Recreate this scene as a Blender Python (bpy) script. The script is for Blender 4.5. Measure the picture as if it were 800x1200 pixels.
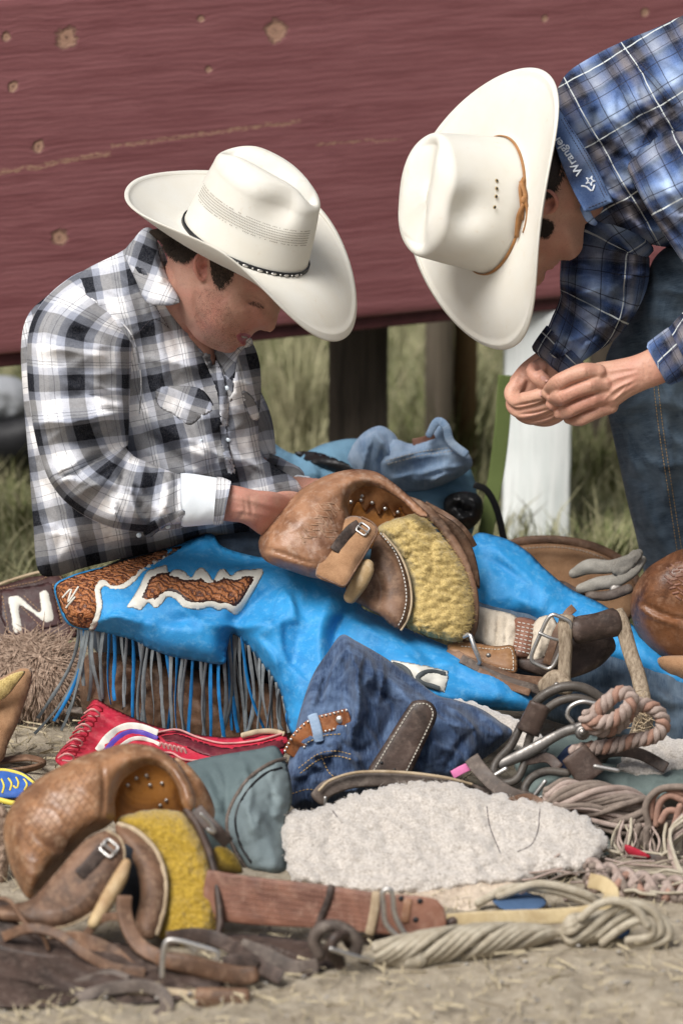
import bpy, math, random
import numpy as np
from mathutils import Vector, kdtree
from mathutils.geometry import delaunay_2d_cdt
random.seed(7)
for o in list(bpy.data.objects): bpy.data.objects.remove(o)
SC = bpy.context.scene
COL = SC.collection
# ------------------------------------------------------------------ camera
FOC, DIST, PIT, ZT = 5360.0, 7.0, math.radians(15), 0.367
CP, SP = math.cos(PIT), math.sin(PIT)
CAM = np.array([0.0, -DIST*CP, ZT+DIST*SP])
cam_d = bpy.data.cameras.new('camera'); cam = bpy.data.objects.new('camera', cam_d); COL.objects.link(cam)
cam.location = CAM; cam.rotation_euler = (math.radians(90)-PIT, 0, 0)
cam_d.sensor_fit = 'VERTICAL'; cam_d.sensor_height = 36; cam_d.sensor_width = 24
cam_d.lens = FOC/1200*36; cam_d.clip_start = .5; cam_d.clip_end = 3000
cam_d.dof.use_dof = True; cam_d.dof.focus_distance = 6.95; cam_d.dof.aperture_fstop = 3.4
SC.camera = cam
# ------------------------------------------------------------------ world, sun, exposure
SUN_EL, SUN_AZ = 52, 217      # soft light from high on the left
w = bpy.data.worlds.new('World'); SC.world = w; w.use_nodes = True
nt = w.node_tree; nt.nodes.clear()
sky = nt.nodes.new('ShaderNodeTexSky'); sky.sky_type = 'NISHITA'; sky.sun_disc = False
sky.sun_elevation = math.radians(SUN_EL); sky.sun_rotation = math.radians(SUN_AZ)
sky.air_density = 1.0; sky.dust_density = 5.0; sky.ozone_density = 1.0
hsv = nt.nodes.new('ShaderNodeHueSaturation'); hsv.inputs['Saturation'].default_value = .6
bgn = nt.nodes.new('ShaderNodeBackground'); bgn.inputs[1].default_value = .07
wo = nt.nodes.new('ShaderNodeOutputWorld')
nt.links.new(sky.outputs[0], hsv.inputs['Color']); nt.links.new(hsv.outputs[0], bgn.inputs[0]); nt.links.new(bgn.outputs[0], wo.inputs[0])
sun_d = bpy.data.lights.new('sun', 'SUN'); sun = bpy.data.objects.new('sun', sun_d); COL.objects.link(sun)
sun_d.energy = 3.7; sun_d.angle = math.radians(30); sun_d.color = (1, .98, .955)
el, az = math.radians(SUN_EL), math.radians(SUN_AZ)
sun.rotation_euler = Vector((math.sin(az)*math.cos(el), math.cos(az)*math.cos(el), math.sin(el))).to_track_quat('Z', 'Y').to_euler()
sun.location = (-3, -4, 8)
SC.view_settings.view_transform = 'Standard'; SC.view_settings.look = 'None'
SC.view_settings.gamma = 1; SC.view_settings.exposure = 0.28
try: SC.cycles.use_denoising = True
except Exception: pass
# ------------------------------------------------------------------ picture <-> place
def ray(px, py):
    px = np.asarray(px, float); py = np.asarray(py, float)
    a = (px-400)/FOC; b = (600-py)/FOC
    return np.stack([a, CP+SP*b, -SP+CP*b], -1)
def ptt(px, py, t):
    return CAM + ray(px, py)*np.asarray(t, float)[..., None]
def tY(px, py, Y):
    return (np.asarray(Y, float)-CAM[1])/ray(px, py)[..., 1]
def tZ(px, py, z):
    return (z-CAM[2])/ray(px, py)[..., 2]
def pt(px, py, Y): return ptt(px, py, tY(px, py, Y))
def proj(v):
    d = np.asarray(v)-CAM
    t = d[..., 1]*CP-d[..., 2]*SP
    u = d[..., 1]*SP+d[..., 2]*CP
    return 400+FOC*d[..., 0]/t, 600-FOC*u/t, t
def gY(py):                       # depth of the ground on picture row py
    return float(ptt(400., py, tZ(400., py, 0.))[1])
def M2(t): return t/FOC           # metres in one picture pixel at depth t
# ------------------------------------------------------------------ noise
_R = np.random.RandomState(3).rand(256, 256)
def vnoise(x, y, s=0):
    x = np.asarray(x, float)+s*17.3; y = np.asarray(y, float)+s*9.7
    xi = np.floor(x).astype(int); yi = np.floor(y).astype(int); fx = x-xi; fy = y-yi
    fx = fx*fx*fx*(fx*(fx*6-15)+10); fy = fy*fy*fy*(fy*(fy*6-15)+10)
    g = lambda i, j: _R[i & 255, j & 255]
    return (g(xi, yi)*(1-fx)+g(xi+1, yi)*fx)*(1-fy)+(g(xi, yi+1)*(1-fx)+g(xi+1, yi+1)*fx)*fy
def fbm(x, y, s=0, o=4):
    r = 0; a = .5
    for k in range(o): r = r+a*(vnoise(x*2**k, y*2**k, s+k*3)-.5); a *= .5
    return r*2
def ridged(x, y, s=0, o=3):
    r = 0; a = .5
    for k in range(o):
        q = 1-2*np.abs(vnoise(x*2**k, y*2**k, s+k*5)-.5); r = r+a*(q**3*1.5-.3); a *= .5
    return r-.35
def worley(x, y, s=0, jit=.9):
    x = np.asarray(x, float); y = np.asarray(y, float)
    xi = np.floor(x).astype(int); yi = np.floor(y).astype(int)
    f1 = np.full(x.shape, 9.); f2 = np.full(x.shape, 9.)
    for i in (-1, 0, 1):
        for j in (-1, 0, 1):
            cx = xi+i; cy = yi+j
            qx = cx+.5+(_R[(cx+s) & 255, cy & 255]-.5)*jit; qy = cy+.5+(_R[cy & 255, (cx+77+s) & 255]-.5)*jit
            d = np.hypot(x-qx, y-qy)
            f2 = np.minimum(f2, np.maximum(f1, d)); f1 = np.minimum(f1, d)
    return f1, f2
# ------------------------------------------------------------------ curves
def cat(P, n, closed=False):
    P = np.asarray(P, float); N = len(P)
    if N == 2 and not closed:
        u = np.linspace(0, 1, n)[:, None]; return P[0]*(1-u)+P[1]*u
    if closed: Q = np.vstack([P[-1], P, P[0], P[1]]); seg = N
    else: Q = np.vstack([2*P[0]-P[1], P, 2*P[-1]-P[-2]]); seg = N-1
    L = np.linalg.norm(Q[2:2+seg, :2]-Q[1:1+seg, :2], axis=1)+1e-6
    cs = np.concatenate([[0], np.cumsum(L)]); u = np.linspace(0, cs[-1], n, endpoint=not closed)
    k = np.clip(np.searchsorted(cs, u, 'right')-1, 0, seg-1); f = ((u-cs[k])/L[k])[:, None]
    a, b, c, d = Q[k], Q[k+1], Q[k+2], Q[k+3]
    return .5*((2*b)+(-a+c)*f+(2*a-5*b+4*c-d)*f*f+(-a+3*b-3*c+d)*f**3)
def plen(P): P = np.asarray(P, float); return float(np.linalg.norm(np.diff(P[:, :2], axis=0), axis=1).sum())
def segdist(x, y, P):
    """distance, side and 0..1 place along polyline P for points x, y"""
    P = np.asarray(P, float)[:, :2]; best = np.full(x.shape, 1e9); side = np.zeros(x.shape); par = np.zeros(x.shape)
    L = np.linalg.norm(np.diff(P, axis=0), axis=1); cs = np.concatenate([[0], np.cumsum(L)]); tot = cs[-1]+1e-9
    for i in range(len(P)-1):
        a = P[i]; b = P[i+1]; d = b-a; l2 = d@d+1e-9
        s = np.clip(((x-a[0])*d[0]+(y-a[1])*d[1])/l2, 0, 1)
        ex = x-a[0]-s*d[0]; ey = y-a[1]-s*d[1]; dd = np.hypot(ex, ey)
        m = dd < best; best = np.where(m, dd, best)
        side = np.where(m, np.sign(d[0]*ey-d[1]*ex), side); par = np.where(m, (cs[i]+s*L[i])/tot, par)
    return best, side, par
def carve(x, y, strokes, crisp=False):
    h = np.zeros(x.shape)
    for st in strokes:
        P, wd, a = st[0], st[1], (st[2]*1.7 if crisp and abs(st[2]) >= 3 else st[2]); kd = st[3] if len(st) > 3 else 'g'
        P = np.asarray(P, float)
        mnx, mny = P[:, 0].min()-4*wd, P[:, 1].min()-4*wd; mxx, mxy = P[:, 0].max()+4*wd, P[:, 1].max()+4*wd
        m = (x > mnx) & (x < mxx) & (y > mny) & (y < mxy)
        if not m.any(): continue
        if len(P) == 1: d = np.hypot(x[m]-P[0, 0], y[m]-P[0, 1]); h[m] += a*np.exp(-(d/wd)**2); continue
        Q = cat(P, max(3, int(plen(P)/8)+2)) if len(P) > 2 else P
        d, sd, u = segdist(x[m], y[m], Q)
        tp = np.clip(np.sin(np.pi*np.clip(u, .0, 1)), 0, 1)**.6
        if kd == 'f': tp = 1.0; v = np.exp(-(d/wd)**2)
        elif kd == 'g': v = .5*np.exp(-(d/wd)**2)+.5*np.exp(-d/wd*1.3) if crisp else np.exp(-(d/wd)**2)
        elif kd == 'r': v = np.exp(-d/wd)
        elif kd == 's': v = np.where(sd > 0, np.exp(-d/wd), np.exp(-(d/1.6)**2))
        elif kd == 't': v = np.where(sd > 0, np.exp(-d/wd), np.exp(-(d/3.6)**2))
        elif kd == 'S': v = np.where(sd > 0, np.exp(-d/wd), np.exp(-(d/1.6)**2)); tp = 1.0
        h[m] += a*tp*v
    return h
def rfolds(box, n, ang, spread, ln, w, amp, seed, bend=.35):
    q = np.random.RandomState(seed); o = []
    for _ in range(n):
        x = q.uniform(box[0], box[2]); y = q.uniform(box[1], box[3]); a = math.radians(ang+q.uniform(-spread, spread)); L = ln*q.uniform(.5, 1.3); c, s = math.cos(a), math.sin(a); b = q.uniform(-bend, bend)*L*.5
        o.append(([(x-c*L/2, y-s*L/2), (x-s*b, y+c*b), (x+c*L/2, y+s*L/2)], w*q.uniform(.6, 1.5), 1.45*amp*q.uniform(.4, 1.2), 't'))
    return o
def plane_fn(sf, P, lift, kk=.6):
    P = np.asarray(P, float); x, y = P[:, 0], P[:, 1]; c = P.mean(0); x = np.concatenate([x, (x+c[0])/2]); y = np.concatenate([y, (y+c[1])/2]); Y = sf.Y(x, y, 0)
    A = np.stack([np.ones_like(x), x, y], 1); k = np.linalg.lstsq(A, Y, rcond=None)[0]; k[0] += (Y-A@k).min()*kk-lift*.0013
    return lambda px, py: k[0]+k[1]*px+k[2]*py
# ------------------------------------------------------------------ meshes: M = dict(v, f, uv)
def vnormals(v, f):
    n = np.zeros_like(v)
    F = np.array([q if len(q) == 4 else (q[0], q[1], q[2], q[2]) for q in f])
    if len(F) == 0: return n
    c = np.cross(v[F[:, 2]]-v[F[:, 0]], v[F[:, 3]]-v[F[:, 1]])
    tri = F[:, 2] == F[:, 3]
    c[tri] = np.cross(v[F[tri, 1]]-v[F[tri, 0]], v[F[tri, 2]]-v[F[tri, 0]])
    for k in range(4): np.add.at(n, F[:, k], c)
    return n/(np.linalg.norm(n, axis=1)[:, None]+1e-12)
def join(*Ms):
    v = []; f = []; uv = []; mi = []; o = 0
    for M in Ms:
        if M is None: continue
        v.append(M['v']); f += [tuple(i+o for i in q) for q in M['f']]
        uv.append(M['uv'] if M.get('uv') is not None else np.zeros((len(M['v']), 2)))
        mi += list(M['mi']) if M.get('mi') is not None else [0]*len(M['f']); o += len(M['v'])
    return dict(v=np.vstack(v), f=f, uv=np.vstack(uv), mi=mi)
def setmi(M, k): M['mi'] = [k]*len(M['f']); return M
def mesh_obj(name, M, mats, base=(0, 0, 0), flat=False):
    me = bpy.data.meshes.new(name); v = M['v']-np.asarray(base)
    me.from_pydata(v.tolist(), [], [tuple(int(i) for i in q) for q in M['f']])
    if M.get('uv') is not None:
        ul = me.uv_layers.new(name='UVMap'); li = np.empty(len(me.loops), int); me.loops.foreach_get('vertex_index', li)
        ul.data.foreach_set('uv', M['uv'][li].astype(np.float32).ravel())
    for m in (mats if isinstance(mats, (list, tuple)) else [mats]): me.materials.append(m)
    if M.get('mi') is not None and len(M['mi']) == len(me.polygons): me.polygons.foreach_set('material_index', np.array(M['mi'], np.int32))
    me.polygons.foreach_set('use_smooth', [not flat]*len(me.polygons)); me.update()
    return bpy.data.objects.new(name, me)
def tag(o, label=None, cat_=None, group=None, kind=None):
    if label: o['label'] = label
    if cat_: o['category'] = cat_
    if group: o['group'] = group
    if kind: o['kind'] = kind
    return o
def single(name, M, mats, label, cat_, group=None, kind=None, flat=False):
    v = M['v']; b = ((v[:, 0].min()+v[:, 0].max())/2, (v[:, 1].min()+v[:, 1].max())/2, v[:, 2].min())
    o = mesh_obj(name, M, mats, b, flat); o.location = b; COL.objects.link(o); return tag(o, label, cat_, group, kind)
class Thing:
    def __init__(s, name, label, cat_, base, group=None):
        s.b = tuple(float(x) for x in base); s.r = bpy.data.objects.new(name, None); s.r.location = s.b
        s.r.empty_display_size = .05; COL.objects.link(s.r); tag(s.r, label, cat_, group)
    def part(s, name, M, mats, label=None, kind=None, parent=None, flat=False):
        o = mesh_obj(name, M, mats, s.b, flat); COL.objects.link(o); o.parent = parent or s.r
        return tag(o, label, None, None, kind)
def tbase(Y, px, py):
    Y = np.asarray(Y) if not callable(Y) else Y
    if callable(Y): return tY(px, py, Y(px, py))
    if Y.ndim == 0: return tY(px, py, float(Y))
    y0, Y0, y1, Y1 = Y; k = np.clip((py-y0)/(y1-y0), -1, 2); return tY(px, py, Y0+(Y1-Y0)*k)
def smooth_h(h, E, n, fix, it):
    deg = np.bincount(E.ravel(), minlength=n).astype(float)+1e-9
    for _ in range(it):
        s = np.bincount(E[:, 0], h[E[:, 1]], n)+np.bincount(E[:, 1], h[E[:, 0]], n)
        q = s/deg; h = np.where(fix, h, .5*h+.5*q)
    return h
def inside(x, y, P):
    r = np.zeros(x.shape, bool); n = len(P)
    for i in range(n):
        a = P[i]; b = P[(i+1) % n]
        c = ((a[1] > y) != (b[1] > y)) & (x < (b[0]-a[0])*(y-a[1])/(b[1]-a[1]+1e-12)+a[0]); r ^= c
    return r
def inflate(outline, Y, f=20, b=20, edge=40, st=(), res=4, sharp=False, sm=12, disp=None, ang=0, wr=None, uvf=None, power=.5, thin=0, jag=0, uvs=1.0):
    """closed outline (picture pixels) at depth Y, bulging f px towards the camera and b px away; thin = constant sheet thickness instead of a bulging back"""
    P = np.asarray(outline, float)
    if sharp:
        Q = []
        for i in range(len(P)):
            a = P[i]; c = P[(i+1) % len(P)]; k = max(1, int(np.linalg.norm(c-a)/res))
            Q += [a+(c-a)*j/k for j in range(k)]
        Q = np.array(Q)
    else:
        Q = cat(P, max(8, int((plen(P)+np.linalg.norm(P[0]-P[-1]))/res)), True)
    if jag:
        c = Q-np.roll(Q, 1, 0); nn = np.stack([c[:, 1], -c[:, 0]], 1); nn /= np.linalg.norm(nn, axis=1)[:, None]+1e-9
        i = np.arange(len(Q)); Q = Q+nn*((fbm(i*.35, i*0+3.3, 5, 3))*jag)[:, None]
    x0, y0 = Q.min(0); x1, y1 = Q.max(0)
    gx, gy = np.meshgrid(np.arange(x0, x1, res), np.arange(y0, y1, res*.866)); gx = gx+(np.arange(gy.shape[0]) % 2)[:, None]*res*.5
    gx = gx.ravel(); gy = gy.ravel(); m = inside(gx, gy, Q); gx = gx[m]; gy = gy[m]
    Qc = np.vstack([Q, Q[:1]]); d, _, _ = segdist(gx, gy, Qc); m = d > res*.55; gx = gx[m]; gy = gy[m]
    n0 = len(Q); allp = [Vector((a, c)) for a, c in Q]+[Vector((a, c)) for a, c in zip(gx, gy)]
    r = delaunay_2d_cdt(allp, [(i, (i+1) % n0) for i in range(n0)], [], 1, 1e-4)
    V = np.array([tuple(p) for p in r[0]]); F = [tuple(q) for q in r[2]]; x = V[:, 0]; y = V[:, 1]
    # orientation
    a, bq, c = F[0]; 
    if (V[bq]-V[a])[0]*(V[c]-V[a])[1]-(V[bq]-V[a])[1]*(V[c]-V[a])[0] > 0: F = [q[::-1] for q in F]
    d, _, _ = segdist(x, y, Qc); bd = d < 1e-3
    s = (1-(1-np.clip(d/edge, 0, 1))**2)**power
    E = np.array([e for q in F for e in ((q[0], q[1]), (q[1], q[2]), (q[2], q[0]))])
    if sm: s = smooth_h(s, E, len(V), bd, sm)
    t0 = tbase(Y, x, y); k = M2(t0)
    em = np.clip(d/8, 0, 1)
    h = f*s
    if len(st): h = h+carve(x, y, st, True)*em
    if wr: 
        am, sc, an, stx = wr[:4]; an = math.radians(an); u = (x*math.cos(an)+y*math.sin(an))/sc/stx; v = (-x*math.sin(an)+y*math.cos(an))/sc
        wp = fbm(x/sc*.5, y/sc*.5, 9, 2)*1.2; h = h+1.9*am*ridged(u+wp*.5, v+wp, int(wr[4]) if len(wr) > 4 else 1)*em
    if disp is not None: h = h+disp(x, y, d)
    tf = t0-h*k
    if thin: tb = tf+thin*k*np.where(bd, .0, 1)
    else: tb = t0+b*s*k
    vf = ptt(x, y, tf); vb = ptt(x, y, tb)
    n = len(V); inner = np.where(~bd)[0]; mp = np.arange(n); mp[inner] = n+np.arange(len(inner))
    ff = F+[tuple(int(mp[i]) for i in q[::-1]) for q in F]
    an = math.radians(ang); ux = (x*math.cos(an)+y*math.sin(an))/766*uvs; uy = (-x*math.sin(an)+y*math.cos(an))/766*uvs
    if uvf: ux, uy = uvf(x, y)
    uv = np.stack([ux, uy], 1)
    return dict(v=np.vstack([vf, vb[inner]]), f=ff, uv=np.vstack([uv, uv[inner]]), mi=[0]*len(ff))
def loft(path, n=None, ring=20, st=(), sq=1.0, cap=True, closed=False, res=3.5, wr=None, disp=None, flip=False, uvo=(0, 0)):
    """tube along path of (px, py, Y, w, d[, rot deg]); w = half width across the path in px, d = half depth in px; sq<1 squarer section"""
    P = np.array([tuple(p)+(0,)*(6-len(p)) if len(p) >= 5 else tuple(p)+(p[3],)+(0,) for p in path], float)
    P[:, 2] = tY(P[:, 0], P[:, 1], P[:, 2])
    Lp = plen(P)+abs(P[-1, 2]-P[0, 2])/M2(P[0, 2])*.5; n = n or max(4, int(Lp/res)); C = cat(P, n, closed)
    C[:, 3:5] = np.maximum(C[:, 3:5], .05)
    k = M2(C[:, 2]); X3 = np.stack([C[:, 0], C[:, 1], C[:, 2]/k], 1)
    T = np.gradient(X3, axis=0) if not closed else np.roll(X3, -1, 0)-np.roll(X3, 1, 0)
    T /= np.linalg.norm(T, axis=1)[:, None]+1e-9
    N = np.stack([-T[:, 1], T[:, 0], np.zeros(len(T))], 1); bad = np.linalg.norm(N, axis=1) < .12
    if bad.any():
        good = np.where(~bad)[0]
        for i in np.where(bad)[0]: N[i] = N[good[np.argmin(abs(good-i))]] if len(good) else (1, 0, 0)
    N /= np.linalg.norm(N, axis=1)[:, None]+1e-9
    Bv = np.cross(T, N); sgn = np.sign(Bv[:, 2]); sgn[sgn == 0] = 1; Bv = -Bv*sgn[:, None]   # towards the camera
    if cap and not closed:
        def ends(i, sg):
            R = []
            for a in (0.35, .7, .92, 1.0):
                sc = math.sqrt(max(0, 1-a*a)); ext = min(C[i, 3], C[i, 4])*a*(cap if cap is not True else 1.0)
                R.append((X3[i]+sg*T[i]*ext, sc))
            return R
    rows = []; 
    ph = np.linspace(0, 2*np.pi, ring, endpoint=False); cph = np.cos(ph); sph = np.sin(ph)
    cx = np.sign(cph)*np.abs(cph)**sq; sx = np.sign(sph)*np.abs(sph)**sq
    arc = np.concatenate([[0], np.cumsum(np.linalg.norm(np.diff(X3, axis=0), axis=1))])
    def rw(i, c, sc, ar):
        ro = math.radians(C[i, 5]); a = cx*C[i, 3]*sc; bb = sx*C[i, 4]*sc
        a, bb = a*math.cos(ro)-bb*math.sin(ro), a*math.sin(ro)+bb*math.cos(ro)
        return c+N[i]*a[:, None]+Bv[i]*bb[:, None], np.stack([np.full(ring, ar), ph*(C[i, 3]+C[i, 4])/2*.9], 1)
    if cap and not closed:
        for c, sc in ends(0, -1)[::-1]: rows.append(rw(0, c, max(sc, .02), arc[0]))
    for i in range(n): rows.append(rw(i, X3[i], 1, arc[i]))
    if cap and not closed:
        for c, sc in ends(n-1, 1): rows.append(rw(n-1, c, max(sc, .02), arc[-1]))
    R = np.array([r[0] for r in rows]); U = np.array([r[1] for r in rows])/766+np.asarray(uvo)
    nr = len(R); x = R[..., 0]; y = R[..., 1]; kk = M2(DIST+0*x)
    tt = R[..., 2]; 
    # depth was carried in pixels: convert with each row's own scale
    kr = np.empty(nr); kc = np.interp(np.linspace(0, 1, nr), np.linspace(0, 1, n), k) if not (cap and not closed) else np.concatenate([[k[0]]*4, k, [k[-1]]*4])
    tt = tt*kc[:, None]
    face = np.clip(sx if True else 1, 0, 1)[None, :]**.5*np.ones((nr, 1))
    h = np.zeros(x.shape)
    if len(st): h += carve(x.ravel(), y.ravel(), st, True).reshape(x.shape)*face
    if wr:
        am, sc, an, stx = wr[:4]; an = math.radians(an); u = (x*math.cos(an)+y*math.sin(an))/sc/stx; v = (-x*math.sin(an)+y*math.cos(an))/sc
        wp = fbm(x/sc*.5, y/sc*.5, 9, 2)*1.2; h += 1.9*am*ridged(u+wp*.5, v+wp, int(wr[4]) if len(wr) > 4 else 1)*(.25+.75*face)
    if disp is not None: h += disp(x, y)
    tt = tt-h*kc[:, None]
    v = ptt(x.ravel(), y.ravel(), tt.ravel()); f = []
    for i in range(nr if closed else nr-1):
        j = (i+1) % nr
        for q in range(ring):
            p = (q+1) % ring; f.append((i*ring+q, j*ring+q, j*ring+p, i*ring+p))
    if not closed: f.append(tuple(range(ring-1, -1, -1))); f.append(tuple((nr-1)*ring+q for q in range(ring)))
    # make faces point outwards
    a, b_, c, d_ = [v[i] for i in f[len(f)//2][:4]]; nn = np.cross(c-a, d_-b_); i = f[len(f)//2][0]//ring
    cen = v[i*ring:(i+1)*ring].mean(0)
    if np.dot(nn, a-cen) < 0: f = [q[::-1] for q in f]
    return dict(v=v, f=f, uv=U.reshape(-1, 2), mi=[0]*len(f))
def tube(path, r, Y=None, ring=8, **k):
    P = [(p[0], p[1], (p[2] if len(p) > 2 else Y), r, r) for p in path]; return loft(P, ring=ring, **k)
def strap(path, w, th=2.5, Y=None, **k):
    """flat strap; path (px,py,Y[,rot])"""
    P = [(p[0], p[1], p[2], w if len(p) < 5 else p[4], th, p[3] if len(p) > 3 else 0) for p in path]
    return loft(P, ring=16, sq=.3, cap=.3, **k)
def rope(path, R, r, strands=3, pitch=40, Y=None, seed=0, ring=7, res=3.2, fuzz=0):
    """twisted rope: list of strand meshes"""
    P = np.array([(p[0], p[1], (p[2] if len(p) > 2 else Y), (p[3] if len(p) > 3 else R)) for p in path], float)
    P[:, 2] = tY(P[:, 0], P[:, 1], P[:, 2]); n = max(8, int(plen(P)/res)); C = cat(P, n); k = M2(C[:, 2])
    T = np.gradient(C[:, :2], axis=0); T /= np.linalg.norm(T, axis=1)[:, None]+1e-9; N = np.stack([-T[:, 1], T[:, 0]], 1)
    s = np.concatenate([[0], np.cumsum(np.linalg.norm(np.diff(C[:, :2], axis=0), axis=1))]); out = []
    for j in range(strands):
        a = 2*np.pi*(s/pitch+j/strands)+seed; ro = C[:, 3]*(1+.12*np.sin(s*.07+j*2+seed))
        x = C[:, 0]+N[:, 0]*np.cos(a)*ro; y = C[:, 1]+N[:, 1]*np.cos(a)*ro; t = C[:, 2]-np.sin(a)*ro*k
        Yv = ptt(x, y, t)[:, 1]; sel = slice(0, n)
        out.append(loft([(x[i], y[i], Yv[i], r, r) for i in range(n)][sel], n=n, ring=ring))
    return out
def union(Ms, voxel=.003, sm=6):
    M = join(*Ms); o = mesh_obj('tmp', dict(v=M['v'], f=M['f']), []); COL.objects.link(o)
    md = o.modifiers.new('r', 'REMESH'); md.mode = 'VOXEL'; md.voxel_size = voxel; md.adaptivity = 0
    if sm: ms = o.modifiers.new('s', 'SMOOTH'); ms.iterations = sm; ms.factor = .5
    dg = bpy.context.evaluated_depsgraph_get(); e = o.evaluated_get(dg).to_mesh()
    v = np.empty(len(e.vertices)*3); e.vertices.foreach_get('co', v); v = v.reshape(-1, 3)
    f = [tuple(p.vertices) for p in e.polygons]; me = o.data; bpy.data.objects.remove(o); bpy.data.meshes.remove(me)
    x, y, _ = proj(v)
    return dict(v=v, f=f, uv=np.stack([x, y], 1)/766, mi=[0]*len(f))
def sculpt(M, st, disp=None):
    """push the camera-facing side along the view by pixel strokes"""
    v = M['v']; n = vnormals(v, M['f']); x, y, t = proj(v); d = v-CAM; d /= np.linalg.norm(d, axis=1)[:, None]
    fc = np.clip(-(n*d).sum(1)*1.6, 0, 1); h = carve(x, y, st)
    if disp is not None: h = h+disp(x, y)
    M['v'] = ptt(x, y, t-h*fc*M2(t)); return M
class Surf:
    """front surface lookup: picture pixel -> depth on the surface"""
    def __init__(s, *Ms):
        M = join(*Ms); v = M['v']; n = vnormals(v, M['f']); x, y, t = proj(v); d = v-CAM; m = (n*d).sum(1) < 0
        s.x = x[m]; s.y = y[m]; s.t = t[m]; s.k = kdtree.KDTree(len(s.x))
        for i in range(len(s.x)): s.k.insert((s.x[i], s.y[i], 0), i)
        s.k.balance()
    def t_at(s, px, py, lift=1.0):
        px = np.atleast_1d(np.asarray(px, float)); py = np.atleast_1d(np.asarray(py, float)); o = np.empty(px.shape)
        for i, (a, b) in enumerate(zip(px.ravel(), py.ravel())):
            r = s.k.find_n((a, b, 0), 6); ts = np.array([s.t[q[1]] for q in r]); ds = np.array([q[2] for q in r])
            m = ts < ts.min()+.02; w = 1/(ds[m]**2+.05); o.ravel()[i] = (ts[m]*w).sum()/w.sum()
        return o-lift*M2(o)
    def Y(s, px, py, lift=1.0):
        r = ptt(np.atleast_1d(px), np.atleast_1d(py), s.t_at(px, py, lift))[..., 1]; return r if np.ndim(px) else float(r[0])
    def fn(s, lift=1.0): return lambda px, py: s.Y(px, py, lift)
    def line(s, P, lift=1.0, step=6):
        Q = cat(P, max(3, int(plen(P)/step))) if len(P) > 2 else cat(P, max(3, int(plen(P)/step)))
        return [(a, b, c) for (a, b), c in zip(Q[:, :2], s.Y(Q[:, 0], Q[:, 1], lift))]
def stitches(sf, P, r=.7, gap=5, ln=3, lift=.6):
    Q = cat(P, max(4, int(plen(P)/gap))); out = []
    for i in range(len(Q)-1):
        a = Q[i]; b = a+(Q[i+1]-a)*ln/gap; m = (a+b)/2
        ys = sf.Y(np.array([a[0], m[0], b[0]]), np.array([a[1], m[1], b[1]]), lift)
        out.append(loft([(a[0], a[1], ys[0], r, r), (m[0], m[1], ys[1], r, r), (b[0], b[1], ys[2], r, r)], n=3, ring=5, cap=False))
    return join(*out)
def stud(sf, x, y, r, h=1.5, Y=None, n=10):
    Y0 = Y if Y is not None else sf.Y(x, y, .2); t = float(tY(x, y, Y0)); k = M2(t); v = []; f = []
    for j, (rr, hh) in enumerate(((1, 0), (.95, .5), (.6, .9), (.05, 1))):
        a = np.linspace(0, 2*np.pi, n, endpoint=False); v.append(ptt(x+r*rr*np.cos(a), y+r*rr*np.sin(a), np.full(n, t-h*hh*k)))
    for j in range(3):
        for q in range(n): p = (q+1) % n; f.append((j*n+q, (j+1)*n+q, (j+1)*n+p, j*n+p))
    f.append(tuple(3*n+q for q in range(n)))
    return dict(v=np.vstack(v), f=[q[::-1] for q in f], uv=None, mi=[0]*len(f))
def box(c, s, rz=0, bev=0):
    bmx = np.array([(i, j, k) for i in (-1, 1) for j in (-1, 1) for k in (-1, 1)], float)*np.asarray(s)/2
    R = np.array([[math.cos(rz), -math.sin(rz), 0], [math.sin(rz), math.cos(rz), 0], [0, 0, 1]])
    v = bmx@R.T+np.asarray(c); f = [(0, 1, 3, 2), (4, 6, 7, 5), (0, 4, 5, 1), (2, 3, 7, 6), (0, 2, 6, 4), (1, 5, 7, 3)]
    return dict(v=v, f=f, uv=np.zeros((8, 2)), mi=[0]*6)
def text_M(s, mp, size=1.0, shear=0.0, bold=0.0, ext=0.0):
    """flat lettering; mp maps text plane arrays (u, v) to (px, py, t)"""
    cu = bpy.data.curves.new('t', 'FONT'); cu.body = s; cu.size = size; cu.shear = shear; cu.offset = bold
    o = bpy.data.objects.new('t', cu); COL.objects.link(o); dg = bpy.context.evaluated_depsgraph_get(); e = o.evaluated_get(dg).to_mesh()
    v = np.array([tuple(q.co) for q in e.vertices]); f = [tuple(p.vertices) for p in e.polygons]
    bpy.data.objects.remove(o); bpy.data.curves.remove(cu)
    x, y, t = mp(v[:, 0], v[:, 1]); n = len(v); tb = t+1.2*M2(t); E = {}
    for q in f:
        for a, b in zip(q, q[1:]+q[:1]): E[(a, b)] = 1
    side = [(b, a, a+n, b+n) for (a, b) in E if (b, a) not in E]
    ff = f+[tuple(i+n for i in q[::-1]) for q in f]+side
    return dict(v=np.vstack([ptt(x, y, t), ptt(x, y, tb)]), f=ff, uv=None, mi=[0]*len(ff))
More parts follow.
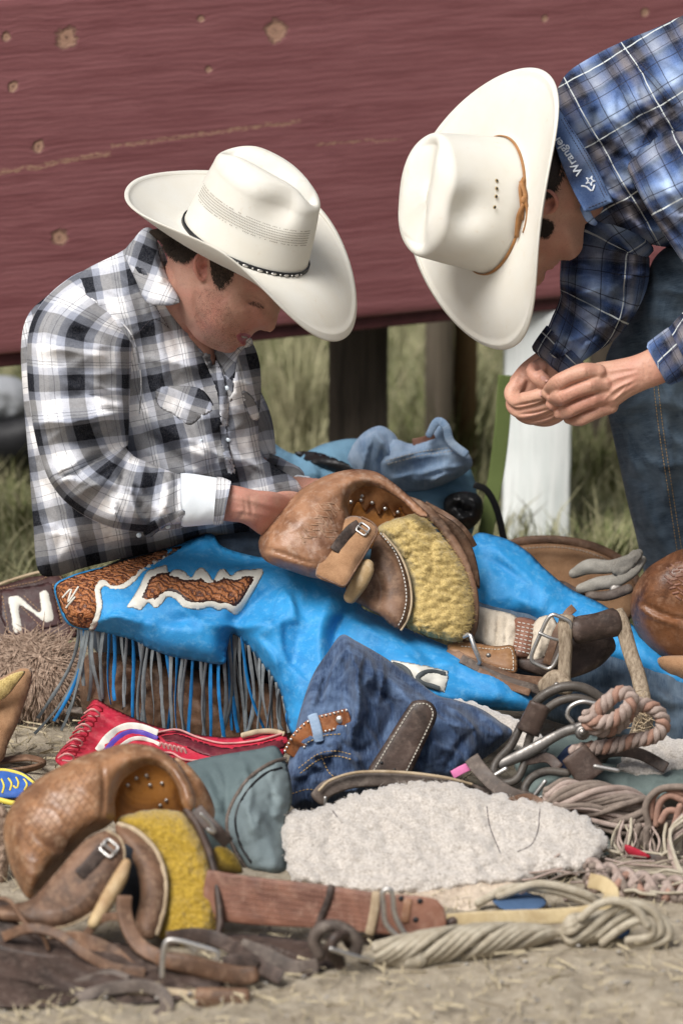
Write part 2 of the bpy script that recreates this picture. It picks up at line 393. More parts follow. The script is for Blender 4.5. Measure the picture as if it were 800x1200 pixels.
# ------------------------------------------------------------------ materials
class NT:
    def __init__(s, name):
        s.m = bpy.data.materials.new(name); s.m.use_nodes = True; s.t = s.m.node_tree; s.t.nodes.clear()
        s.o = s.n('ShaderNodeOutputMaterial'); s.p = s.n('ShaderNodeBsdfPrincipled'); s.l(s.p.outputs[0], s.o.inputs[0])
        tc = s.n('ShaderNodeTexCoord'); s.uv = tc.outputs['UV']; s.ob = tc.outputs['Object']
    def n(s, k, **a):
        q = s.t.nodes.new(k)
        for x, y in a.items(): setattr(q, x, y)
        return q
    def l(s, a, b): s.t.links.new(a, b)
    def _set(s, inp, v):
        if hasattr(v, 'is_output') or isinstance(v, bpy.types.NodeSocket): s.l(v, inp)
        elif isinstance(v, tuple) and len(v) == 3 and inp.type == 'RGBA': inp.default_value = (*v, 1)
        else: inp.default_value = v
    def map(s, v, scale=(1, 1, 1), rot=(0, 0, 0), loc=(0, 0, 0)):
        q = s.n('ShaderNodeMapping'); s.l(v, q.inputs[0]); q.inputs['Scale'].default_value = scale; q.inputs['Rotation'].default_value = rot; q.inputs['Location'].default_value = loc; return q.outputs[0]
    def noise(s, v, scale, detail=5, rough=.55, dist=0):
        q = s.n('ShaderNodeTexNoise'); s.l(v, q.inputs['Vector']); q.inputs['Scale'].default_value = scale; q.inputs['Detail'].default_value = detail
        q.inputs['Roughness'].default_value = rough; q.inputs['Distortion'].default_value = dist; return q.outputs['Fac']
    def vor(s, v, scale, feat='F1', out='Distance', rnd=1):
        q = s.n('ShaderNodeTexVoronoi'); q.feature = feat; s.l(v, q.inputs['Vector']); q.inputs['Scale'].default_value = scale; q.inputs['Randomness'].default_value = rnd; return q.outputs[out]
    def wave(s, v, scale, dist=0, dir_='X', det=2, dscale=1):
        q = s.n('ShaderNodeTexWave'); q.bands_direction = dir_; s.l(v, q.inputs['Vector']); q.inputs['Scale'].default_value = scale; q.inputs['Distortion'].default_value = dist
        q.inputs['Detail'].default_value = det; q.inputs['Detail Scale'].default_value = dscale; return q.outputs['Fac']
    def ramp(s, f, st, interp='LINEAR'):
        q = s.n('ShaderNodeValToRGB'); s.l(f, q.inputs[0]); r = q.color_ramp; r.interpolation = interp
        while len(r.elements) > 1: r.elements.remove(r.elements[-1])
        for i, (p, c) in enumerate(st):
            c = (c, c, c) if isinstance(c, (int, float)) else c
            e = r.elements[0] if i == 0 else r.elements.new(p); e.position = p; e.color = (*c, 1)
        return q.outputs[0]
    def mix(s, f, a, b, mode='MIX'):
        q = s.n('ShaderNodeMix', data_type='RGBA', blend_type=mode); s._set(q.inputs[0], f); s._set(q.inputs[6], a); s._set(q.inputs[7], b); return q.outputs[2]
    def math(s, op, a, b=0.0, c=0.0):
        q = s.n('ShaderNodeMath', operation=op); s._set(q.inputs[0], a); s._set(q.inputs[1], b); s._set(q.inputs[2], c); return q.outputs[0]
    def bump(s, h, st=.3, dist=.002, prev=None):
        q = s.n('ShaderNodeBump'); s.l(h, q.inputs['Height']); q.inputs['Strength'].default_value = st; q.inputs['Distance'].default_value = dist
        if prev is not None: s.l(prev, q.inputs['Normal'])
        return q.outputs[0]
    def out(s, col, rough=.6, nrm=None, spec=.4, **k):
        s._set(s.p.inputs['Base Color'], col); s._set(s.p.inputs['Roughness'], rough); s.p.inputs['Specular IOR Level'].default_value = spec
        if nrm is not None: s.l(nrm, s.p.inputs['Normal'])
        for a, b in k.items(): s._set(s.p.inputs[a.replace('_', ' ')], b)
        return s.m
def leather(name, c, dark=None, light=None, rough=.5, sc=1.0, wear=.5, spec=.35, grain=.25):
    dark = dark or tuple(x*.4 for x in c); light = light or tuple(min(1, x*1.7) for x in c)
    s = NT(name); big = s.noise(s.ob, 10*sc, 8, .68, .9); sm = s.noise(s.map(s.ob, (1, 1, 1), (.3, .2, .4)), 70*sc, 6, .7)
    col = s.mix(s.ramp(big, [(.36, 0), (.58, 1)]), dark, c); col = s.mix(s.ramp(sm, [(.5, 0), (.72, wear)]), col, light)
    scr = s.noise(s.map(s.ob, (60, 60, 700), (.5, .6, .2)), 1.2, 3, .6); col = s.mix(s.ramp(scr, [(.62, 0), (.7, .35*wear)]), col, light)
    sp = s.noise(s.ob, 240, 3, .7); col = s.mix(s.ramp(sp, [(.60, 0), (.74, .5)]), col, dark)
    g = s.vor(s.ob, 520); b = s.bump(g, grain, .0006); b = s.bump(big, .35, .003, b); b = s.bump(sm, .3, .0012, b)
    return s.out(col, s.ramp(sm, [(.3, rough-.12), (.7, rough+.2)]), b, spec)
def suede(name, c, dark, sc=1.0):
    s = NT(name); a = s.noise(s.ob, 22*sc, 7, .7); f = s.noise(s.ob, 600, 3, .8)
    col = s.mix(s.ramp(a, [(.35, 0), (.68, 1)]), dark, c); col = s.mix(s.ramp(f, [(.4, 0), (.7, .35)]), col, tuple(min(1, x*1.5) for x in c))
    return s.out(col, .92, s.bump(f, .5, .0012, s.bump(a, .3, .003)), .15, Sheen_Weight=.2)
def cloth(name, c, c2, sc=1.0, rough=.9, weave=900, wst=.25, big=10):
    s = NT(name); a = s.noise(s.ob, big*sc, 6, .6, .4); col = s.mix(s.ramp(a, [(.33, 0), (.68, 1)]), c2, c)
    f = s.noise(s.ob, weave, 2, .6); col = s.mix(s.ramp(f, [(.35, 0), (.7, .22)]), col, tuple(min(1, x*1.5+.02) for x in c))
    return s.out(col, rough, s.bump(f, wst, .0007, s.bump(a, .3, .004)), .25)
def denim(name, c, fade, dark, ang=.8, big=9, f0=.45, f1=.7):
    s = NT(name); a = s.noise(s.ob, big, 6, .65, .8); st = s.noise(s.map(s.uv, (30, 4, 1), (0, 0, ang)), 6, 5, .6)
    col = s.mix(s.ramp(a, [(.3, 0), (.5, 1)]), dark, c); col = s.mix(s.ramp(a, [(f0, 0), (f1, .85)]), col, fade)
    col = s.mix(s.ramp(st, [(.45, 0), (.7, .3)]), col, fade)
    tw = s.wave(s.map(s.uv, (1, 1, 1), (0, 0, .9)), 420, .8, 'X', 2, 3); yn = s.noise(s.map(s.uv, (900, 90, 1)), 1, 2, .6)
    col = s.mix(s.ramp(tw, [(.2, .25), (.8, 0)]), col, tuple(x*.45 for x in c)); col = s.mix(s.ramp(yn, [(.45, 0), (.7, .28)]), col, fade)
    return s.out(col, .9, s.bump(tw, .3, .0006, s.bump(a, .4, .004)), .15, Sheen_Weight=.1)
def plaid(name, pu, pv, su, sv, k=.5, warp=.004, ground=None, lines=(), dk=.10, sheen=.0):
    """pu, pv: periods in metres; su, sv: ramp stops per thread direction"""
    s = NT(name); wn = s.noise(s.uv, 9, 3, .5); wv = s.n('ShaderNodeVectorMath', operation='SCALE'); cb = s.n('ShaderNodeCombineXYZ')
    s.l(s.math('SUBTRACT', wn, .5), cb.inputs[0]); s.l(s.math('SUBTRACT', s.noise(s.map(s.uv, (1, 1, 1), (0, 0, 0), (3, 7, 0)), 9, 3, .5), .5), cb.inputs[1])
    s.l(cb.outputs[0], wv.inputs[0]); wv.inputs['Scale'].default_value = warp*4
    ad = s.n('ShaderNodeVectorMath', operation='ADD'); s.l(s.uv, ad.inputs[0]); s.l(wv.outputs[0], ad.inputs[1])
    sx = s.n('ShaderNodeSeparateXYZ'); s.l(ad.outputs[0], sx.inputs[0])
    U = s.math('FRACT', s.math('DIVIDE', sx.outputs[0], pu)); V = s.math('FRACT', s.math('DIVIDE', sx.outputs[1], pv))
    a = s.ramp(U, su, 'EASE'); b = s.ramp(V, sv, 'EASE')
    av = s.mix(.5, a, b); mu = s.mix(1.0, a, b, 'MULTIPLY'); col = s.mix(k, av, mu)
    for (dr, per, pos, wd, c, amt) in lines:
        q = s.math('FRACT', s.math('DIVIDE', sx.outputs[dr], per)); q = s.math('ABSOLUTE', s.math('SUBTRACT', q, pos)); q = s.math('LESS_THAN', q, wd/per/2)
        col = s.mix(s.math('MULTIPLY', q, amt), col, c)
    tx = s.noise(s.map(s.uv, (1400, 160, 1)), 1, 2, .7); ty = s.noise(s.map(s.uv, (160, 1400, 1)), 1, 2, .7); th = s.math('ADD', tx, ty)
    col = s.mix(s.ramp(s.math('MULTIPLY', th, .5), [(.44, 0), (.64, dk)]), col, (.5, .51, .55)); col = s.mix(s.ramp(s.math('MULTIPLY', th, .5), [(.36, .3), (.5, 0)]), col, (.02, .02, .03))
    big = s.noise(s.ob, 34, 5, .6, .5)
    return s.out(col, 1.0, s.bump(th, .25, .0006, s.bump(big, .22, .002)), .03)
def metal(name, c=(.62, .6, .57), rough=.3):
    s = NT(name); a = s.noise(s.ob, 90, 5, .7); col = s.mix(s.ramp(a, [(.4, 0), (.75, .8)]), c, tuple(x*.4 for x in c))
    return s.out(col, s.ramp(a, [(.3, rough), (.8, rough+.3)]), s.bump(a, .2, .001), .5, Metallic=.9)
def skin(name, c, red, dark):
    s = NT(name); a = s.noise(s.ob, 22, 5, .6, .3); f = s.noise(s.ob, 380, 4, .7); p = s.vor(s.ob, 750)
    col = s.mix(s.ramp(a, [(.38, 0), (.66, .7)]), c, red); col = s.mix(s.ramp(f, [(.5, 0), (.74, .55)]), col, dark)
    return s.out(col, .52, s.bump(p, .22, .0006, s.bump(f, .18, .0008, s.bump(a, .15, .002))), .38, Subsurface_Weight=.12, Subsurface_Radius=(.012, .005, .003), Subsurface_Scale=.5)
def straw(name):
    s = NT(name); sx = s.n('ShaderNodeSeparateXYZ'); s.l(s.uv, sx.inputs[0])
    w1 = s.wave(s.map(s.uv, (1, 1, 1), (0, 0, .78)), 330, .6, 'X', 1); w2 = s.wave(s.map(s.uv, (1, 1, 1), (0, 0, -.78)), 330, .6, 'X', 1); wv = s.math('MULTIPLY', w1, w2)
    a = s.noise(s.ob, 18, 5, .6); col = s.mix(s.ramp(a, [(.35, 0), (.7, .6)]), (.68, .665, .61), (.64, .60, .51))
    st = s.noise(s.ob, 55, 4, .7); col = s.mix(s.ramp(st, [(.62, 0), (.78, .35)]), col, (.5, .38, .22))
    col = s.mix(s.ramp(wv, [(.0, .14), (.4, 0)]), col, (.62, .56, .44))
    return s.out(col, .48, s.bump(wv, .4, .0008, s.bump(a, .1, .002)), .4)
def plain(name, c, rough=.6, var=.3, sc=60, spec=.35, bmp=.3):
    s = NT(name); a = s.noise(s.ob, sc, 5, .65); col = s.mix(s.ramp(a, [(.35, 0), (.7, 1)]), tuple(x*(1-var) for x in c), c)
    return s.out(col, rough, s.bump(a, bmp, .0015), spec)
MT = {}
MT['straw'] = straw('straw')
MT['skin1'] = skin('tanned_skin', (.46, .255, .19), (.44, .17, .13), (.24, .12, .09))
MT['skin2'] = skin('tanned_skin_arms', (.50, .285, .20), (.45, .20, .145), (.26, .13, .09))
MT['lip'] = plain('lip_skin', (.36, .10, .12), .35, .4)
MT['hair'] = plain('dark_brown_hair', (.05, .032, .022), .7, .6, 400)
MT['bw'] = plaid('black_white_plaid', .077, .083,
    [(0, (.79, .79, .80)), (.185, (.77, .775, .79)), (.20, (.40, .42, .48)), (.325, (.34, .36, .42)), (.34, (.010, .012, .020)), (.64, (.009, .011, .018)), (.655, (.34, .36, .42)), (.79, (.40, .42, .48)), (.805, (.88, .87, .87)), (1, (.90, .885, .88))],
    [(0, (.81, .81, .82)), (.195, (.79, .795, .81)), (.21, (.44, .46, .52)), (.335, (.36, .38, .44)), (.35, (.011, .013, .021)), (.63, (.010, .012, .019)), (.645, (.36, .38, .44)), (.78, (.44, .46, .52)), (.795, (.90, .89, .89)), (1, (.92, .905, .90))], .45,
    lines=((0, .077, .08, .0011, (.05, .05, .07), .6), (0, .077, .14, .0011, (.05, .05, .07), .5), (1, .083, .10, .0011, (.05, .05, .07), .6), (1, .083, .90, .0011, (.05, .05, .07), .4)))
MT['bp'] = plaid('blue_plaid', .100, .106,
    [(0, (.20, .31, .54)), (.10, (.46, .59, .80)), (.22, (.52, .61, .74)), (.30, (.06, .11, .26)), (.37, (.006, .009, .022)), (.48, (.008, .013, .032)), (.56, (.19, .175, .185)), (.68, (.28, .255, .26)), (.73, (.006, .008, .015)), (.79, (.02, .04, .12)), (.88, (.05, .10, .24)), (1, (.13, .21, .40))],
    [(0, (.22, .33, .58)), (.16, (.54, .65, .84)), (.30, (.09, .16, .34)), (.40, (.007, .011, .026)), (.54, (.02, .04, .12)), (.66, (.27, .25, .27)), (.76, (.10, .15, .30)), (.86, (.01, .018, .05)), (1, (.16, .25, .46))], .42,
    lines=((0, .100, .42, .0018, (.68, .72, .70), .75), (1, .106, .53, .0018, (.68, .72, .70), .75), (0, .0333, .60, .0016, (.01, .01, .02), .7), (0, .100, .68, .0012, (.01, .01, .02), .6), (1, .0353, .70, .0016, (.01, .01, .02), .7), (1, .106, .78, .0014, (.01, .01, .02), .7)))
MT['jeans_mid'] = denim('mid_blue_denim', (.052, .083, .125), (.16, .21, .26), (.022, .036, .058))
MT['jeans_dark'] = denim('dark_blue_denim', (.026, .047, .102), (.135, .20, .32), (.009, .016, .038), .8, 12, .47, .66)
MT['jeans_light'] = denim('pale_blue_denim', (.20, .31, .47), (.46, .56, .68), (.10, .16, .27))
MT['cuff'] = cloth('white_lining', (.74, .79, .83), (.66, .72, .77), weave=1200)
MT['thread'] = plain('pale_thread', (.62, .58, .50), .8)
MT['thread_dark'] = plain('dark_thread', (.05, .04, .05), .8)
MT['thread_gold'] = plain('gold_thread', (.5, .33, .14), .8)
MT['tan'] = leather('worn_tan_leather', (.31, .16, .088), (.125, .055, .028), (.46, .34, .265), .40, wear=.6, spec=.45)
MT['amber'] = leather('amber_leather', (.36, .15, .035), (.12, .04, .012), (.42, .22, .08), .33, wear=.15)
MT['brown'] = leather('brown_leather', (.18, .098, .058), (.055, .03, .018), (.36, .24, .16), .55, wear=.5)
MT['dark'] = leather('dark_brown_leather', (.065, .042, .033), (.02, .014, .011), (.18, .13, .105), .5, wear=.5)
MT['grey_leather'] = leather('grey_brown_leather', (.12, .092, .076), (.045, .034, .028), (.26, .22, .185), .6, wear=.6)
MT['edge'] = leather('raw_leather_edge', (.42, .33, .22), (.24, .17, .10), (.55, .46, .34), .75)
MT['suede'] = suede('tan_suede', (.36, .21, .115), (.20, .105, .052))
MT['red_strap'] = leather('reddish_leather', (.21, .095, .06), (.10, .042, .028), (.34, .21, .15), .5, wear=.6)
MT['metal'] = metal('nickel_hardware'); MT['dmetal'] = metal('dull_dark_metal', (.30, .28, .26), .4)
MT['blue'] = None
MT['straw_litter'] = plain('straw_stalks', (.50, .42, .28), .85, .45, 90)
# ------------------------------------------------------------------ the setting
def ground_mat():
    s = NT('dry_ground'); a = s.noise(s.ob, 1.3, 8, .62, .5); b = s.noise(s.ob, 26, 8, .75); c = s.vor(s.ob, 95); d = s.noise(s.ob, 160, 4, .8)
    sx = s.n('ShaderNodeSeparateXYZ'); s.l(s.ob, sx.inputs[0])
    dirt = s.mix(s.ramp(b, [(.35, 0), (.66, 1)]), (.27, .225, .165), (.46, .40, .31)); dirt = s.mix(s.ramp(d, [(.55, 0), (.72, .6)]), dirt, (.15, .12, .085))
    gr = s.mix(s.ramp(b, [(.35, 0), (.65, 1)]), (.10, .12, .045), (.34, .33, .20)); gr = s.mix(s.ramp(d, [(.45, 0), (.7, .7)]), gr, (.05, .06, .03))
    k = s.ramp(s.math('ADD', sx.outputs[1], s.math('MULTIPLY', s.math('SUBTRACT', a, .5), 1.4)), [(.30, 0), (.62, 1)])
    col = s.mix(k, dirt, gr); return s.out(col, .95, s.bump(d, .5, .004, s.bump(b, .7, .015, s.bump(c, .25, .003))), .1)
def ground():
    xs = np.concatenate([np.linspace(-60, -1.4, 14), np.linspace(-1.3, 1.3, 190), np.linspace(1.4, 60, 14)]); ys = np.concatenate([np.linspace(-20, -2, 8), np.linspace(-1.9, 2.4, 220), np.linspace(2.5, 900, 40)**1.0])
    X, Y = np.meshgrid(xs, ys); m = np.exp(-np.clip(np.abs(X)-1.3, 0, 9)*3)*np.exp(-np.clip(Y-2.4, 0, 99)*2)
    Z = (.014*fbm(X*3, Y*3, 1, 3)+.012*fbm(X*13, Y*13, 2, 4)+.004*fbm(X*60, Y*60, 3, 2))*m-.006
    n, k = X.shape; v = np.stack([X, Y, Z], -1).reshape(-1, 3); i = np.arange(n*k).reshape(n, k)
    f = np.stack([i[:-1, :-1], i[:-1, 1:], i[1:, 1:], i[1:, :-1]], -1).reshape(-1, 4).tolist()
    o = mesh_obj('ground', dict(v=v, f=f, uv=v[:, :2]), ground_mat()); COL.objects.link(o); tag(o, 'bare dusty earth turning to dry grass behind the men', 'ground', kind='structure')
ground()
def blades(n, xr, yr, hr, wr, rs, lean=.5, dens=None, lay=0):
    v = []; f = []
    for _ in range(n):
        x = rs.uniform(*xr); y = rs.uniform(*yr)
        if dens and rs.rand() > dens(x, y): continue
        h = rs.uniform(*hr); w = rs.uniform(*wr); a = rs.uniform(0, 6.28); l = rs.uniform(.1, lean)*h; dx, dy = math.cos(a)*l, math.sin(a)*l
        if lay: dx, dy, h = dx*lay, dy*lay, h*.12
        b = rs.uniform(0, 3.14); wx, wy = math.cos(b)*w, math.sin(b)*w; o = len(v)
        v += [(x-wx, y-wy, -.005), (x+wx, y+wy, -.005), (x+dx*.35+wx*.8, y+dy*.35+wy*.8, h*.6), (x+dx*.35-wx*.8, y+dy*.35-wy*.8, h*.6), (x+dx, y+dy, h+.004)]
        f += [(o, o+1, o+2, o+3), (o+3, o+2, o+4)]
    return dict(v=np.array(v), f=f, uv=None, mi=None)
def grass_mat(name, a, b, c):
    s = NT(name); q = s.noise(s.ob, 7, 4, .6); r = s.noise(s.ob, 140, 3, .7)
    col = s.mix(s.ramp(q, [(.35, 0), (.65, 1)]), a, b); col = s.mix(s.ramp(r, [(.42, 0), (.62, 1)]), col, c); return s.out(col, .8, None, .2)
rs = np.random.RandomState(5)
GM = grass_mat('green_grass', (.06, .085, .025), (.11, .135, .045), (.26, .24, .13)); DM = grass_mat('dry_grass', (.40, .36, .23), (.28, .28, .15), (.17, .16, .09))
gz = lambda x, y: np.clip(.25+1.6*fbm(np.array([x*2.2]), np.array([y*2.2]), 4, 2)[0], .06, 1)
single('grass', blades(30000, (-1.3, 1.5), (.55, 3.8), (.015, .06), (.0012, .003), rs, 1.2, lambda x, y: gz(x, y)), GM, 'short green grass growing in patches behind the men', 'grass', kind='stuff')
single('dry_grass', blades(26000, (-1.3, 1.5), (.5, 4.2), (.03, .12), (.0012, .0028), rs, 1.2, lambda x, y: .75), DM, 'pale dry grass on the ground beyond the red board', 'dry grass', kind='stuff')
single('straw_litter', blades(5200, (-.65, .65), (-1.5, .3), (.012, .05), (.0006, .0014), rs, 1.0, None, 1.3), MT['straw_litter'], 'bits of straw scattered over the dusty earth', 'straw', kind='stuff')
def tuft(name, px, py, n, h, spread, m, label, cat_, lean=.7, group=None):
    y = gY(py); x = float(ptt(px, py, tZ(px, py, 0.))[0]); v = []; f = []
    for _ in range(n):
        a = rs.uniform(0, 6.28); r = spread*abs(rs.randn())*.5; bx, by = x+math.cos(a)*r, y+math.sin(a)*r; hh = h*rs.uniform(.4, 1); L = hh*rs.uniform(.1, lean); w = rs.uniform(.0015, .0035)
        b = a+1.57; P = [(bx+math.cos(a)*L*u*u, by+math.sin(a)*L*u*u, hh*(u-.25*u*u*lean)) for u in (0, .33, .66, 1)]; o = len(v)
        for i, p in enumerate(P):
            ww = w*(1, .95, .6, .08)[i]; v += [(p[0]-math.cos(b)*ww, p[1]-math.sin(b)*ww, p[2]), (p[0]+math.cos(b)*ww, p[1]+math.sin(b)*ww, p[2])]
        f += [(o+2*i, o+2*i+1, o+2*i+3, o+2*i+2) for i in range(3)]
    single(name, dict(v=np.array(v), f=f, uv=None, mi=None), m, label, cat_, group, 'stuff' if 'weed' in name else None)
tuft('grass_tuft', 715, 665, 120, .12, .10, GM, 'long green grass tuft beside the bending man\'s jeans', 'grass tuft', .9)
tuft('grass_tuft', 640, 668, 16, .10, .05, GM, 'few green blades at the foot of the white post', 'grass tuft', 1.0)
tuft('dry_weed', 345, 520, 130, .30, .18, DM, 'tall dry weed clump under the board beside the dark post', 'weed', .5)
tuft('dry_weed', 20, 620, 90, .12, .2, GM, 'low dark green weeds at the back left of the seated man', 'weed', .8)
tuft('green_weed', 520, 560, 170, .26, .16, GM, 'leafy green weeds around the base of the brown post', 'weed', .6)
tuft('green_weed', 700, 560, 160, .14, .2, GM, 'green weeds between the white post and the jeans', 'weed', .8)
# ---- the red timber barrier
def board_mat():
    s = NT('oxblood_painted_board'); sx = s.n('ShaderNodeSeparateXYZ'); s.l(s.uv, sx.inputs[0])
    kn = None; KN = [(78, 44, 12), (323, 36, 13), (8, 43, 5), (15, 101, 6), (45, 172, 7), (70, 278, 9), (236, 22, 4), (244, 81, 4), (638, 22, 4), (755, 15, 5)]
    g0 = s.noise(s.map(s.uv, (3.0, 34, 1)), 1.5, 7, .62, .8)
    rings = None
    for (x, y, r) in KN:
        vm = s.n('ShaderNodeVectorMath', operation='DISTANCE'); s.l(s.map(s.uv, (1, 1, 1)), vm.inputs[0]); u, vv = buv(x, y); vm.inputs[1].default_value = (u, vv, 0)
        d = s.math('ADD', s.math('DIVIDE', vm.outputs['Value'], r/640), s.math('MULTIPLY', s.math('SUBTRACT', s.noise(s.uv, 70, 4), .5), 1.5))
        kn = d if kn is None else s.math('MINIMUM', kn, d)
    flow = s.math('DIVIDE', 1.0, s.math('ADD', kn, .7))
    wv = s.n('ShaderNodeTexWave'); wv.bands_direction = 'Y'; cb = s.n('ShaderNodeCombineXYZ'); s.l(sx.outputs[0], cb.inputs[0])
    s.l(s.math('ADD', sx.outputs[1], s.math('MULTIPLY', flow, .012)), cb.inputs[1]); s.l(cb.outputs[0], wv.inputs[0])
    wv.inputs['Scale'].default_value = 30; wv.inputs['Distortion'].default_value = 5; wv.inputs['Detail'].default_value = 4; wv.inputs['Detail Scale'].default_value = .8; wv.inputs['Detail Roughness'].default_value = .6
    fine = s.noise(s.map(cb.outputs[0], (7, 190, 1)), 1.3, 6, .72, .8)
    col = s.mix(s.ramp(g0, [(.32, 0), (.66, 1)]), (.195, .066, .070), (.285, .112, .117))
    col = s.mix(s.ramp(fine, [(.30, .32), (.47, 0)]), col, (.095, .033, .037)); col = s.mix(s.ramp(wv.outputs['Fac'], [(.0, .15), (.25, 0)]), col, (.075, .022, .028))
    pt_ = s.noise(s.map(s.uv, (3, 10, 1), (0, 0, .3)), 2.2, 6, .7); col = s.mix(s.ramp(pt_, [(.55, 0), (.8, .4)]), col, (.27, .115, .115))
    # the long split where the paint has gone
    for (cx0, cy0, cx1, cy1, wd) in ((-30, 207, 130, 180, 3.0), (130, 172, 352, 142, 2.2), (370, 170, 470, 163, 1.2)):
        u0, v0 = buv(cx0, cy0); u1, v1 = buv(cx1, cy1); du, dv = u1-u0, v1-v0
        tt = s.math('DIVIDE', s.math('SUBTRACT', sx.outputs[0], u0), du); yl = s.math('ADD', v0, s.math('MULTIPLY', tt, dv))
        yl = s.math('ADD', yl, s.math('MULTIPLY', s.math('SUBTRACT', s.noise(s.uv, 22, 5, .7), .5), .022))
        dd = s.math('ABSOLUTE', s.math('SUBTRACT', sx.outputs[1], yl)); q = s.math('LESS_THAN', dd, wd/640)
        q = s.math('MULTIPLY', q, s.math('GREATER_THAN', tt, 0.0)); q = s.math('MULTIPLY', q, s.math('LESS_THAN', tt, 1.0))
        q = s.math('MULTIPLY', q, s.ramp(s.noise(s.map(s.uv, (30, 90, 1)), 3, 4, .7), [(.44, 0), (.52, .9)])); col = s.mix(q, col, (.38, .22, .15))
    col = s.mix(s.ramp(s.math('MULTIPLY', kn, .5), [(.40, .95), (.55, 0)]), col, (.44, .26, .18)); kr = s.wave(s.map(s.uv, (1, 1, 1)), 160, 6, 'RINGS' if 0 else 'X')
    col = s.mix(s.ramp(s.math('MULTIPLY', kn, .5), [(.0, .6), (.10, .1), (.28, .0), (.40, .25), (.47, .5), (.58, 0)]), col, (.06, .03, .022))
    h = s.math('ADD', s.math('MULTIPLY', fine, .6), s.math('MULTIPLY', wv.outputs['Fac'], .12))
    return s.out(col, .55, s.bump(h, .6, .003, s.bump(s.ramp(s.math('MULTIPLY', kn, .5), [(.3, 1), (.6, 0)]), .5, .004)), .35)
BA = pt(0., 437., .71); BB = pt(657., 356., 1.16); BA[2] = BB[2] = (BA[2]+BB[2])/2; bd_ = (BB-BA); bd_[2] = 0; BL = np.linalg.norm(bd_[:2]); bdx = bd_/BL; bnn = np.array([bdx[1], -bdx[0], 0.])
def buv(px, py):      # picture pixel -> board coordinates (metres along, metres up)
    r = ray(px, py); t = np.dot(BA-CAM, bnn)/np.dot(r, bnn); q = CAM+r*t; return float(np.dot(q-BA, bdx)), float(q[2]-BA[2])
def slab(u0, u1, z0, z1, off, th, nu=60, nz=30, bev=.006, wob=.001):
    """board with rounded arrises in the board's own frame"""
    us = np.linspace(u0, u1, nu); prof = [(off+th, z0), (off+bev, z0), (off+bev*.3, z0+bev*.3), (off, z0+bev)]+[(off, z0+bev+(z1-z0-2*bev)*i/nz) for i in range(1, nz)]+[(off, z1-bev), (off+bev*.3, z1-bev*.3), (off+bev, z1), (off+th, z1)]
    v = []; uv = []; k = len(prof)
    for u in us:
        for (d, z) in prof:
            dd = d+wob*float(fbm(np.array([u*4]), np.array([z*9]), 6, 3)[0]); q = BA+bdx*u-bnn*dd; v.append((q[0], q[1], BA[2]+z)); uv.append((u, z))
    f = [(i*k+j, (i+1)*k+j, (i+1)*k+(j+1) % k, i*k+(j+1) % k) for i in range(nu-1) for j in range(k)]+[tuple(range(k-1, -1, -1)), tuple((nu-1)*k+j for j in range(k))]
    return dict(v=np.array(v), f=[q[::-1] for q in f], uv=np.array(uv), mi=None)
T = Thing('timber_barrier', 'big dark red painted timber board raised on rough posts behind both men', 'barrier', (0.1, 1.1, 0))
BM = board_mat(); z_top = buv(400, -30)[1]
T.part('board', slab(-.6, 2.6, .020, z_top, 0, .045, 90, 44), BM, 'knotty dark red main board')
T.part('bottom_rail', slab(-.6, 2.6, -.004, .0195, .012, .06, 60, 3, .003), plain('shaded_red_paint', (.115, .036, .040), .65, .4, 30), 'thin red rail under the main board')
def post_mat(name, c, c2, paint=False):
    s = NT(name); g = s.noise(s.map(s.ob, (40, 40, 3)), 1.2, 6, .65, .5); col = s.mix(s.ramp(g, [(.35, 0), (.65, 1)]), c2, c); g2 = s.noise(s.map(s.ob, (260, 260, 8)), 1, 3, .6)
    col = s.mix(s.ramp(g2, [(.5, 0), (.75, .35)]), col, tuple(x*.5 for x in c)); return s.out(col, .8, s.bump(g, .4, .003, s.bump(g2, .3, .001)), .2)
def post(x0, x1, Y, dep, ztop, name, m, label, rz=0, cut=0):
    a = pt(x0, 560., Y); b = pt(x1, 560., Y); c = (a+b)/2; wd = abs(b[0]-a[0]); n = 26; pr = []
    bv = .004; hw, hd = wd/2, dep/2; ring = [(-hw+bv, -hd), (0, -hd), (hw-bv, -hd), (hw, -hd+bv), (hw, hd-bv), (hw-bv, hd), (-hw+bv, hd), (-hw, hd-bv), (-hw, -hd+bv)]
    zs = np.linspace(-.1, ztop, n); v = []; cr, sr = math.cos(rz), math.sin(rz)
    for z in zs:
        for (p, q) in ring:
            wv = .0005*math.sin(z*30+p*40)+.0004*math.sin(z*77+q*90); p2, q2 = p+wv, q+wv; v.append((c[0]+p2*cr-q2*sr, Y+hd+p2*sr+q2*cr, z))
    k = len(ring); f = [(i*k+j, i*k+(j+1) % k, (i+1)*k+(j+1) % k, (i+1)*k+j) for i in range(n-1) for j in range(k)]+[tuple((n-1)*k+j for j in range(k)), tuple(range(k-1, -1, -1))]
    T.part(name, dict(v=np.array(v), f=f, uv=None, mi=None), m, label)
zt = BA[2]+.12
def s_(): pass
post(590, 668, 1.17, .09, BA[2]-.005, 'post', post_mat('white_painted_wood', (.86, .88, .86), (.74, .78, .76)), 'chalky white painted post')
post(385, 454, 1.15, .10, BA[2]+.1, 'post', post_mat('dark_weathered_wood', (.075, .060, .048), (.032, .026, .021)), 'dark weathered post')
post(498, 530, 1.55, .09, BA[2]+.2, 'post', post_mat('grey_brown_wood', (.17, .14, .105), (.09, .075, .055)), 'grey brown post')
post(531, 558, 1.63, .07, BA[2]+.2, 'post', post_mat('yellow_brown_wood', (.20, .13, .06), (.11, .07, .035)), 'narrow yellow brown post')
post(690, 770, 1.85, .09, BA[2]+.2, 'post', post_mat('shadowed_brown_wood', (.10, .08, .06), (.05, .04, .03)), 'brown post far behind the bending man')
